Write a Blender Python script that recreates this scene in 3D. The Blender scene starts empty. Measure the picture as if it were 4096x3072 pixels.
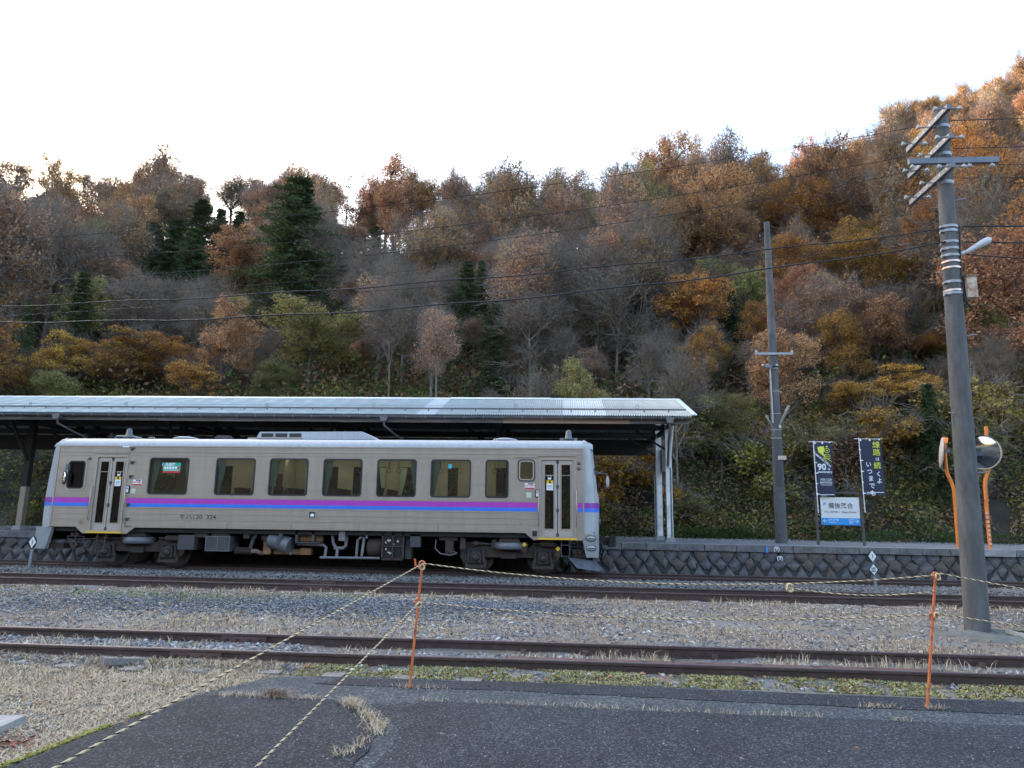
import bpy, bmesh, math, random
import numpy as np
from mathutils import Vector, Matrix

sc = bpy.context.scene
C = bpy.data.collections.new('station'); sc.collection.children.link(C)
R = math.radians

# ------------------------------------------------------------------ camera
cam = bpy.data.cameras.new('camera'); camo = bpy.data.objects.new('camera', cam)
sc.collection.objects.link(camo)
cam.sensor_fit = 'HORIZONTAL'; cam.sensor_width = 36.0; cam.lens = 36.0*2845.77/4096
cam.clip_start = 0.05; cam.clip_end = 3000
PITCH, ROLL, YAW, EYE = .186265, .0167306, .074383, 1.52255
fw = Vector((-math.sin(YAW)*math.cos(PITCH), math.cos(YAW)*math.cos(PITCH), math.sin(PITCH)))
rt0 = Vector((math.cos(YAW), math.sin(YAW), 0)); up0 = rt0.cross(fw)
rt = rt0*math.cos(ROLL)+up0*math.sin(ROLL); up = up0*math.cos(ROLL)-rt0*math.sin(ROLL)
M = Matrix((rt, up, -fw)).transposed().to_4x4(); M.translation = (0, 0, EYE)
camo.matrix_world = M
sc.camera = camo

# ------------------------------------------------------------------ sky, sun, exposure
SUN_EL, SUN_AZ = R(22), R(-57)           # low sun to the left, behind an added unseen ridge: only the high ground at the right is lit
sun_dir = Vector((math.sin(SUN_AZ)*math.cos(SUN_EL), math.cos(SUN_AZ)*math.cos(SUN_EL), math.sin(SUN_EL)))
w = bpy.data.worlds.new('World'); sc.world = w; w.use_nodes = True
nt = w.node_tree; bg = nt.nodes['Background']
sky = nt.nodes.new('ShaderNodeTexSky'); sky.sky_type = 'NISHITA'; sky.sun_disc = False
sky.sun_elevation = SUN_EL; sky.sun_rotation = SUN_AZ
sky.altitude = 450; sky.air_density = 1.0; sky.dust_density = 5.0; sky.ozone_density = 0.0
nt.links.new(sky.outputs[0], bg.inputs[0]); bg.inputs[1].default_value = 0.15
sl = bpy.data.lights.new('sun', 'SUN'); slo = bpy.data.objects.new('sun', sl); sc.collection.objects.link(slo)
sl.energy = 3.0; sl.angle = R(0.5); sl.color = (1, .86, .68)
slo.rotation_euler = sun_dir.to_track_quat('Z', 'Y').to_euler()
slo.location = (0, 0, 150)
vs = sc.view_settings; vs.view_transform = 'Standard'; vs.look = 'None'; vs.gamma = 1; vs.use_curve_mapping = False
vs.exposure = 2.58
sc.render.engine = 'CYCLES'
cy = sc.cycles; cy.use_denoising = True; cy.max_bounces = 6; cy.diffuse_bounces = 3; cy.glossy_bounces = 3
cy.transparent_max_bounces = 12; cy.transmission_bounces = 4; cy.use_adaptive_sampling = True; cy.adaptive_threshold = 0.01
cy.caustics_reflective = False; cy.caustics_refractive = False
try: cy.denoising_input_passes = 'RGB_ALBEDO_NORMAL'; cy.denoising_prefilter = 'ACCURATE'
except Exception: pass

# ------------------------------------------------------------------ materials
def nodes(m):
    m.use_nodes = True; return m.node_tree, m.node_tree.nodes['Principled BSDF']
MATS = {}
def mat(name, col, rough=.7, metal=0.0, var=.25, scale=6.0, bump=.0, bscale=None, dirt=None, dscale=1.2, damt=.6, stretch=None, spec=None, island=0.0):
    """procedural principled: colour varied by noise, optional second dirt/rust colour in patches, bump"""
    if name in MATS: return MATS[name]
    m = bpy.data.materials.new(name); t, b = nodes(m); N = t.nodes.new; L = t.links.new
    tc = N('ShaderNodeTexCoord'); src = tc.outputs['Object']
    if stretch:
        mp = N('ShaderNodeMapping'); mp.inputs['Scale'].default_value = stretch; L(src, mp.inputs[0]); src = mp.outputs[0]
    n = N('ShaderNodeTexNoise'); n.inputs['Scale'].default_value = scale; n.inputs['Detail'].default_value = 6
    n.inputs['Roughness'].default_value = .65; L(src, n.inputs['Vector'])
    r = N('ShaderNodeValToRGB'); r.color_ramp.elements[0].position = .3; r.color_ramp.elements[1].position = .7
    c = np.array(col[:3]); lo = c*(1-var); hi = np.minimum(c*(1+var), .95)
    r.color_ramp.elements[0].color = (*lo, 1); r.color_ramp.elements[1].color = (*hi, 1)
    L(n.outputs[0], r.inputs[0]); out = r.outputs[0]
    if dirt is not None:
        n2 = N('ShaderNodeTexNoise'); n2.inputs['Scale'].default_value = dscale; n2.inputs['Detail'].default_value = 8
        n2.inputs['Roughness'].default_value = .7; L(src, n2.inputs['Vector'])
        r2 = N('ShaderNodeValToRGB'); r2.color_ramp.elements[0].position = .48; r2.color_ramp.elements[1].position = .66
        r2.color_ramp.elements[1].color = (damt, damt, damt, 1); L(n2.outputs[0], r2.inputs[0])
        mx = N('ShaderNodeMixRGB'); L(r2.outputs[0], mx.inputs[0]); L(out, mx.inputs[1]); mx.inputs[2].default_value = (*dirt, 1)
        out = mx.outputs[0]
    if island:
        g = N('ShaderNodeNewGeometry'); mr = N('ShaderNodeMapRange'); mr.inputs[3].default_value = 1-island; mr.inputs[4].default_value = 1+island
        L(g.outputs['Random Per Island'], mr.inputs[0])
        mx = N('ShaderNodeMixRGB'); mx.blend_type = 'MULTIPLY'; mx.inputs[0].default_value = 1; L(out, mx.inputs[1]); L(mr.outputs[0], mx.inputs[2]); out = mx.outputs[0]
    L(out, b.inputs['Base Color'])
    b.inputs['Roughness'].default_value = rough; b.inputs['Metallic'].default_value = metal
    if spec is not None: b.inputs['Specular IOR Level'].default_value = spec
    if bump:
        bn = N('ShaderNodeTexNoise'); bn.inputs['Scale'].default_value = bscale or scale*3; bn.inputs['Detail'].default_value = 5
        L(src, bn.inputs['Vector'])
        bp = N('ShaderNodeBump'); bp.inputs['Strength'].default_value = bump; bp.inputs['Distance'].default_value = .02
        L(bn.outputs[0], bp.inputs['Height']); L(bp.outputs[0], b.inputs['Normal'])
    MATS[name] = m; return m

def leafmat(name, cols, transl=.35, objvar=.25, rough=.6):
    """foliage: colour per leaf from a ramp, varied again per tree; partly translucent"""
    if name in MATS: return MATS[name]
    m = bpy.data.materials.new(name); m.use_nodes = True; t = m.node_tree; t.nodes.clear(); N = t.nodes.new; L = t.links.new
    g = N('ShaderNodeNewGeometry'); oi = N('ShaderNodeObjectInfo'); tc = N('ShaderNodeTexCoord')
    ns = N('ShaderNodeTexNoise'); ns.inputs['Scale'].default_value = .55; ns.inputs['Detail'].default_value = 2; L(tc.outputs['Object'], ns.inputs['Vector'])
    a = N('ShaderNodeMath'); a.operation = 'MULTIPLY_ADD'; L(ns.outputs[0], a.inputs[0]); a.inputs[1].default_value = 1.1; a.inputs[2].default_value = -.3
    b = N('ShaderNodeMath'); b.operation = 'MULTIPLY_ADD'; L(g.outputs['Random Per Island'], b.inputs[0]); b.inputs[1].default_value = .55; L(a.outputs[0], b.inputs[2])
    r = N('ShaderNodeValToRGB'); el = r.color_ramp.elements
    while len(el) < len(cols): el.new(.5)
    for i, cc in enumerate(cols): el[i].position = i/(len(cols)-1); el[i].color = (*cc, 1)
    L(b.outputs[0], r.inputs[0])
    hs = N('ShaderNodeHueSaturation'); L(r.outputs[0], hs.inputs['Color'])
    mr = N('ShaderNodeMapRange'); L(oi.outputs['Random'], mr.inputs[0]); mr.inputs[3].default_value = 1-objvar; mr.inputs[4].default_value = 1+objvar; L(mr.outputs[0], hs.inputs['Value'])
    m2 = N('ShaderNodeMapRange'); w2 = N('ShaderNodeMath'); w2.operation = 'MULTIPLY'; w2.inputs[1].default_value = 7.31; L(oi.outputs['Random'], w2.inputs[0])
    w3 = N('ShaderNodeMath'); w3.operation = 'FRACT'; L(w2.outputs[0], w3.inputs[0]); L(w3.outputs[0], m2.inputs[0]); m2.inputs[3].default_value = .485; m2.inputs[4].default_value = .515; L(m2.outputs[0], hs.inputs['Hue'])
    d = N('ShaderNodeBsdfDiffuse'); tr = N('ShaderNodeBsdfTranslucent'); mx = N('ShaderNodeMixShader'); mx.inputs[0].default_value = transl
    L(hs.outputs[0], d.inputs[0]); L(hs.outputs[0], tr.inputs[0]); L(d.outputs[0], mx.inputs[1]); L(tr.outputs[0], mx.inputs[2])
    o = N('ShaderNodeOutputMaterial'); L(mx.outputs[0], o.inputs[0]); MATS[name] = m; return m

def glassmat(name, tint, refl=1.0, rough=.02):
    if name in MATS: return MATS[name]
    m = bpy.data.materials.new(name); m.use_nodes = True; t = m.node_tree; t.nodes.clear(); N = t.nodes.new; L = t.links.new
    f = N('ShaderNodeFresnel'); f.inputs[0].default_value = 1.5
    k = N('ShaderNodeMath'); k.operation = 'MULTIPLY'; L(f.outputs[0], k.inputs[0]); k.inputs[1].default_value = refl
    tr = N('ShaderNodeBsdfTransparent'); tr.inputs[0].default_value = (*tint, 1)
    gl = N('ShaderNodeBsdfGlossy'); gl.inputs['Roughness'].default_value = rough
    mx = N('ShaderNodeMixShader'); L(k.outputs[0], mx.inputs[0]); L(tr.outputs[0], mx.inputs[1]); L(gl.outputs[0], mx.inputs[2])
    o = N('ShaderNodeOutputMaterial'); L(mx.outputs[0], o.inputs[0]); MATS[name] = m; return m

def emitmat(name, col, s):
    m = bpy.data.materials.new(name); t, b = nodes(m)
    b.inputs['Base Color'].default_value = (*col, 1); b.inputs['Emission Color'].default_value = (*col, 1); b.inputs['Emission Strength'].default_value = s
    return m

# ------------------------------------------------------------------ mesh helpers
def link(name, me, parent=None, smooth=False):
    o = bpy.data.objects.new(name, me); C.objects.link(o)
    if parent is not None: o.parent = parent
    return o
def npmesh(name, V, F, m=None, smooth=False):
    V = np.asarray(V, np.float32); F = np.asarray(F, np.int32); k = F.shape[1]
    me = bpy.data.meshes.new(name); me.vertices.add(len(V)); me.vertices.foreach_set('co', V.ravel())
    me.loops.add(F.size); me.loops.foreach_set('vertex_index', F.ravel())
    me.polygons.add(len(F)); me.polygons.foreach_set('loop_start', np.arange(0, F.size, k, dtype=np.int32))
    if smooth: me.polygons.foreach_set('use_smooth', np.ones(len(F), bool))
    me.update(calc_edges=True)
    if m: me.materials.append(m)
    return me

class MB:
    """collects shapes into one mesh"""
    def __init__(s): s.v = []; s.f = []; s.sm = []
    def add(s, vs, fs, smooth=False):
        o = len(s.v); s.v += [tuple(p) for p in vs]; s.f += [tuple(i+o for i in f) for f in fs]; s.sm += [smooth]*len(fs); return s
    def box(s, c, d, rot=None):
        hx, hy, hz = d[0]/2, d[1]/2, d[2]/2
        P = [Vector((x, y, z)) for z in (-hz, hz) for y in (-hy, hy) for x in (-hx, hx)]
        if rot is not None: P = [rot @ p for p in P]
        c = Vector(c); P = [p+c for p in P]
        return s.add(P, [(0,2,3,1),(4,5,7,6),(0,1,5,4),(2,6,7,3),(0,4,6,2),(1,3,7,5)])
    def bb(s, x0, x1, y0, y1, z0, z1): return s.box(((x0+x1)/2, (y0+y1)/2, (z0+z1)/2), (abs(x1-x0), abs(y1-y0), abs(z1-z0)))
    def cyl(s, p0, p1, r0, r1=None, n=12, caps=True, smooth=True):
        r1 = r0 if r1 is None else r1; p0 = Vector(p0); p1 = Vector(p1); d = (p1-p0).normalized()
        a = d.orthogonal().normalized(); b = d.cross(a)
        P = [p0+(a*math.cos(2*math.pi*i/n)+b*math.sin(2*math.pi*i/n))*r0 for i in range(n)]
        P += [p1+(a*math.cos(2*math.pi*i/n)+b*math.sin(2*math.pi*i/n))*r1 for i in range(n)]
        s.add(P, [(i, (i+1) % n, n+(i+1) % n, n+i) for i in range(n)], smooth)
        if caps:
            s.add(P[:n], [tuple(range(n-1, -1, -1))]); s.add(P[n:], [tuple(range(n))])
        return s
    def tube(s, pts, r, n=6, caps=True):
        pts = [Vector(p) for p in pts]; rr = r if hasattr(r, '__len__') else [r]*len(pts); V = []; prev = None
        for i, p in enumerate(pts):
            d = (pts[min(i+1, len(pts)-1)]-pts[max(i-1, 0)]).normalized()
            a = d.orthogonal().normalized() if prev is None else (prev-d*prev.dot(d)).normalized()
            prev = a; b = d.cross(a)
            V += [p+(a*math.cos(2*math.pi*k/n)+b*math.sin(2*math.pi*k/n))*rr[i] for k in range(n)]
        F = [(i*n+k, i*n+(k+1) % n, (i+1)*n+(k+1) % n, (i+1)*n+k) for i in range(len(pts)-1) for k in range(n)]
        s.add(V, F, True)
        if caps: s.add(V[:n], [tuple(range(n-1, -1, -1))]); s.add(V[-n:], [tuple(range(n))])
        return s
    def prism(s, poly, y0, y1, ax='y'):
        """2-D polygon extruded: ax='y' -> poly in (x,z); 'z' -> (x,y); 'x' -> (y,z)"""
        f = {'y': lambda p, t: (p[0], t, p[1]), 'z': lambda p, t: (p[0], p[1], t), 'x': lambda p, t: (t, p[0], p[1])}[ax]
        n = len(poly); P = [f(p, y0) for p in poly]+[f(p, y1) for p in poly]
        return s.add(P, [tuple(range(n)), tuple(range(2*n-1, n-1, -1))]+[(i, n+i, n+(i+1) % n, (i+1) % n) for i in range(n)])
    def lathe(s, prof, c=(0, 0, 0), axis='z', n=20):
        """profile of (radius, height)"""
        c = Vector(c); V = []
        for r, h in prof:
            for k in range(n):
                a = 2*math.pi*k/n; q = (r*math.cos(a), r*math.sin(a), h)
                q = {'z': q, 'y': (q[0], q[2], q[1]), 'x': (q[2], q[0], q[1])}[axis]; V.append(c+Vector(q))
        F = [(i*n+k, i*n+(k+1) % n, (i+1)*n+(k+1) % n, (i+1)*n+k) for i in range(len(prof)-1) for k in range(n)]
        s.add(V, F, True)
        s.add(V[:n], [tuple(range(n-1, -1, -1))]); s.add(V[-n:], [tuple(range(n))]); return s
    def mesh(s, name, m):
        me = bpy.data.meshes.new(name); me.from_pydata(s.v, [], s.f)
        me.polygons.foreach_set('use_smooth', s.sm); 
        bm = bmesh.new(); bm.from_mesh(me); bmesh.ops.recalc_face_normals(bm, faces=bm.faces); bm.to_mesh(me); bm.free()
        if m: me.materials.append(m)
        me.update(); return me
    def build(s, name, m, parent=None, loc=None):
        o = link(name, s.mesh(name, m), parent)
        if loc is not None: o.location = loc
        return o

def thing(name, label, cat, loc=(0, 0, 0), rot=(0, 0, 0), group=None):
    o = bpy.data.objects.new(name, None); C.objects.link(o); o.location = loc; o.rotation_euler = rot
    o.empty_display_size = .2
    return tag(o, label, cat, group)
def tag(o, label=None, cat=None, group=None, kind=None):
    if label: o['label'] = label
    if cat: o['category'] = cat
    if group: o['group'] = group
    if kind: o['kind'] = kind
    return o
def struct(name, bm, m):
    return tag(bm.build(name, m), kind='structure')
def copy_tree(o, parent=None, loc=None):
    c = o.copy(); C.objects.link(c); c.parent = parent
    if loc is not None: c.location = loc
    for ch in o.children: copy_tree(ch, c)
    return c
def child(name, me, parent, loc=(0, 0, 0), rot=(0, 0, 0), scale=None):
    o = link(name, me, parent); o.location = loc; o.rotation_euler = rot
    if scale: o.scale = scale
    return o

def rrect(x0, x1, z0, z1, r, n=4):
    P = []
    for cx, cz, a0 in ((x1-r, z1-r, 0), (x0+r, z1-r, 90), (x0+r, z0+r, 180), (x1-r, z0+r, 270)):
        for i in range(n+1):
            a = R(a0+90*i/n); P.append((cx+r*math.cos(a), cz+r*math.sin(a)))
    return P
def ring(mb, x0, x1, z0, z1, r, wd, y0, y1):
    """rounded-rectangle frame in the xz plane, from y0 (front) to y1"""
    A = rrect(x0, x1, z0, z1, r); B = rrect(x0+wd, x1-wd, z0+wd, z1-wd, max(r-wd, .01)); n = len(A)
    V = [(p[0], y0, p[1]) for p in A]+[(p[0], y0, p[1]) for p in B]+[(p[0], y1, p[1]) for p in A]+[(p[0], y1, p[1]) for p in B]
    F = []
    for i in range(n):
        j = (i+1) % n; F += [(i, j, n+j, n+i), (2*n+i, 3*n+i, 3*n+j, 2*n+j), (i, 2*n+i, 2*n+j, j), (n+i, n+j, 3*n+j, 3*n+i)]
    mb.add(V, F); return mb
def panel(mb, x0, x1, z0, z1, holes, y0, y1):
    """wall slab in xz with rectangular holes (x0,x1,z0,z1)"""
    xs = sorted({x0, x1, *[h[0] for h in holes], *[h[1] for h in holes]}); zs = sorted({z0, z1, *[h[2] for h in holes], *[h[3] for h in holes]})
    inh = lambda x, z: any(h[0] < x < h[1] and h[2] < z < h[3] for h in holes)
    S = {(i, j): not inh((xs[i]+xs[i+1])/2, (zs[j]+zs[j+1])/2) for i in range(len(xs)-1) for j in range(len(zs)-1)}
    for (i, j), s in S.items():
        if not s: continue
        a, b, c, d = xs[i], xs[i+1], zs[j], zs[j+1]
        mb.add([(a,y0,c),(b,y0,c),(b,y0,d),(a,y0,d)], [(0,1,2,3)]); mb.add([(a,y1,c),(b,y1,c),(b,y1,d),(a,y1,d)], [(3,2,1,0)])
        if not S.get((i-1, j)): mb.add([(a,y0,c),(a,y0,d),(a,y1,d),(a,y1,c)], [(0,1,2,3)])
        if not S.get((i+1, j)): mb.add([(b,y0,c),(b,y1,c),(b,y1,d),(b,y0,d)], [(0,1,2,3)])
        if not S.get((i, j-1)): mb.add([(a,y0,c),(a,y1,c),(b,y1,c),(b,y0,c)], [(0,1,2,3)])
        if not S.get((i, j+1)): mb.add([(a,y0,d),(b,y0,d),(b,y1,d),(a,y1,d)], [(0,1,2,3)])
    return mb

def text(name, s, size, m, parent, loc, bold=.0, align='CENTER', sx=1.0, shear=0.0, rot=0.0, warp=None):
    """flat lettering in the xz plane facing -y; size is the em height"""
    cu = bpy.data.curves.new('t', 'FONT'); cu.body = s; cu.size = size; cu.align_x = align; cu.align_y = 'CENTER'
    cu.offset = bold*size; cu.shear = shear; cu.resolution_u = 3
    o = bpy.data.objects.new('t', cu); sc.collection.objects.link(o)
    dg = bpy.context.evaluated_depsgraph_get(); me = bpy.data.meshes.new_from_object(o.evaluated_get(dg))
    bpy.data.objects.remove(o); bpy.data.curves.remove(cu)
    me.name = name; me.materials.clear(); me.materials.append(m)
    ca, sa = math.cos(rot), math.sin(rot)
    for v in me.vertices:
        x, y = v.co.x*sx, v.co.y; x, y = x*ca-y*sa, x*sa+y*ca
        p = [loc[0]+x, loc[1], loc[2]+y]
        if warp: p[1] += warp(p[0], p[2])
        v.co = p
    return link(name, me, parent)
rng = np.random.default_rng(7); random.seed(7)
def smoothstep(a, b, x): t = np.clip((x-a)/(b-a), 0, 1); return t*t*(3-2*t)
def vnoise(x, y, s=1.0, seed=0):
    """value noise for numpy arrays"""
    x = np.asarray(x, float)/s; y = np.asarray(y, float)/s; xi = np.floor(x); yi = np.floor(y); fx = x-xi; fy = y-yi
    h = lambda a, b: np.modf(np.abs(np.sin(a*127.1+b*311.7+seed*74.7)*43758.5453))[0]
    fx = fx*fx*(3-2*fx); fy = fy*fy*(3-2*fy)
    return (h(xi,yi)*(1-fx)+h(xi+1,yi)*fx)*(1-fy)+(h(xi,yi+1)*(1-fx)+h(xi+1,yi+1)*fx)*fy
# ridge of the wooded hill: (x, y of the ridge, ground height there), and the hill's height field
RIDGE = np.array([(-130, 106, 47.9), (-121.8, 106, 47.2), (-95.1, 105, 45.0), (-71.3, 106, 45.2), (-45.7, 110, 44.7), (-24.4, 108, 43.3), (-8.2, 98, 35.5), (13.4, 92, 36.4), (32.3, 98, 40.7), (42.0, 108, 45.3), (63.9, 128, 65.7), (95.0, 140, 83.7), (127.4, 146, 95.7), (160, 150, 101.7)])
def hill(x, y):
    x = np.asarray(x, float); y = np.asarray(y, float)
    yr = np.interp(x, RIDGE[:, 0], RIDGE[:, 1]); zr = np.interp(x, RIDGE[:, 0], RIDGE[:, 2])
    foot = 30.5+1.5*(vnoise(x, x*0, 9, 3)-.5)
    t = np.clip((y-foot)/(yr-foot), -1, 3)
    bank = 3.2*smoothstep(0, 3.6, y-foot)
    z = .82+bank+(zr-4.0)*np.where(t < 0, 0, np.where(t < 1, t*(.86+.14*t), 1-.35*(t-1)))
    return z+np.where(t > .05, 1.6*(vnoise(x, y, 14, 1)-.5)+.5*(vnoise(x, y, 4, 2)-.5), 0)

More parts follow.
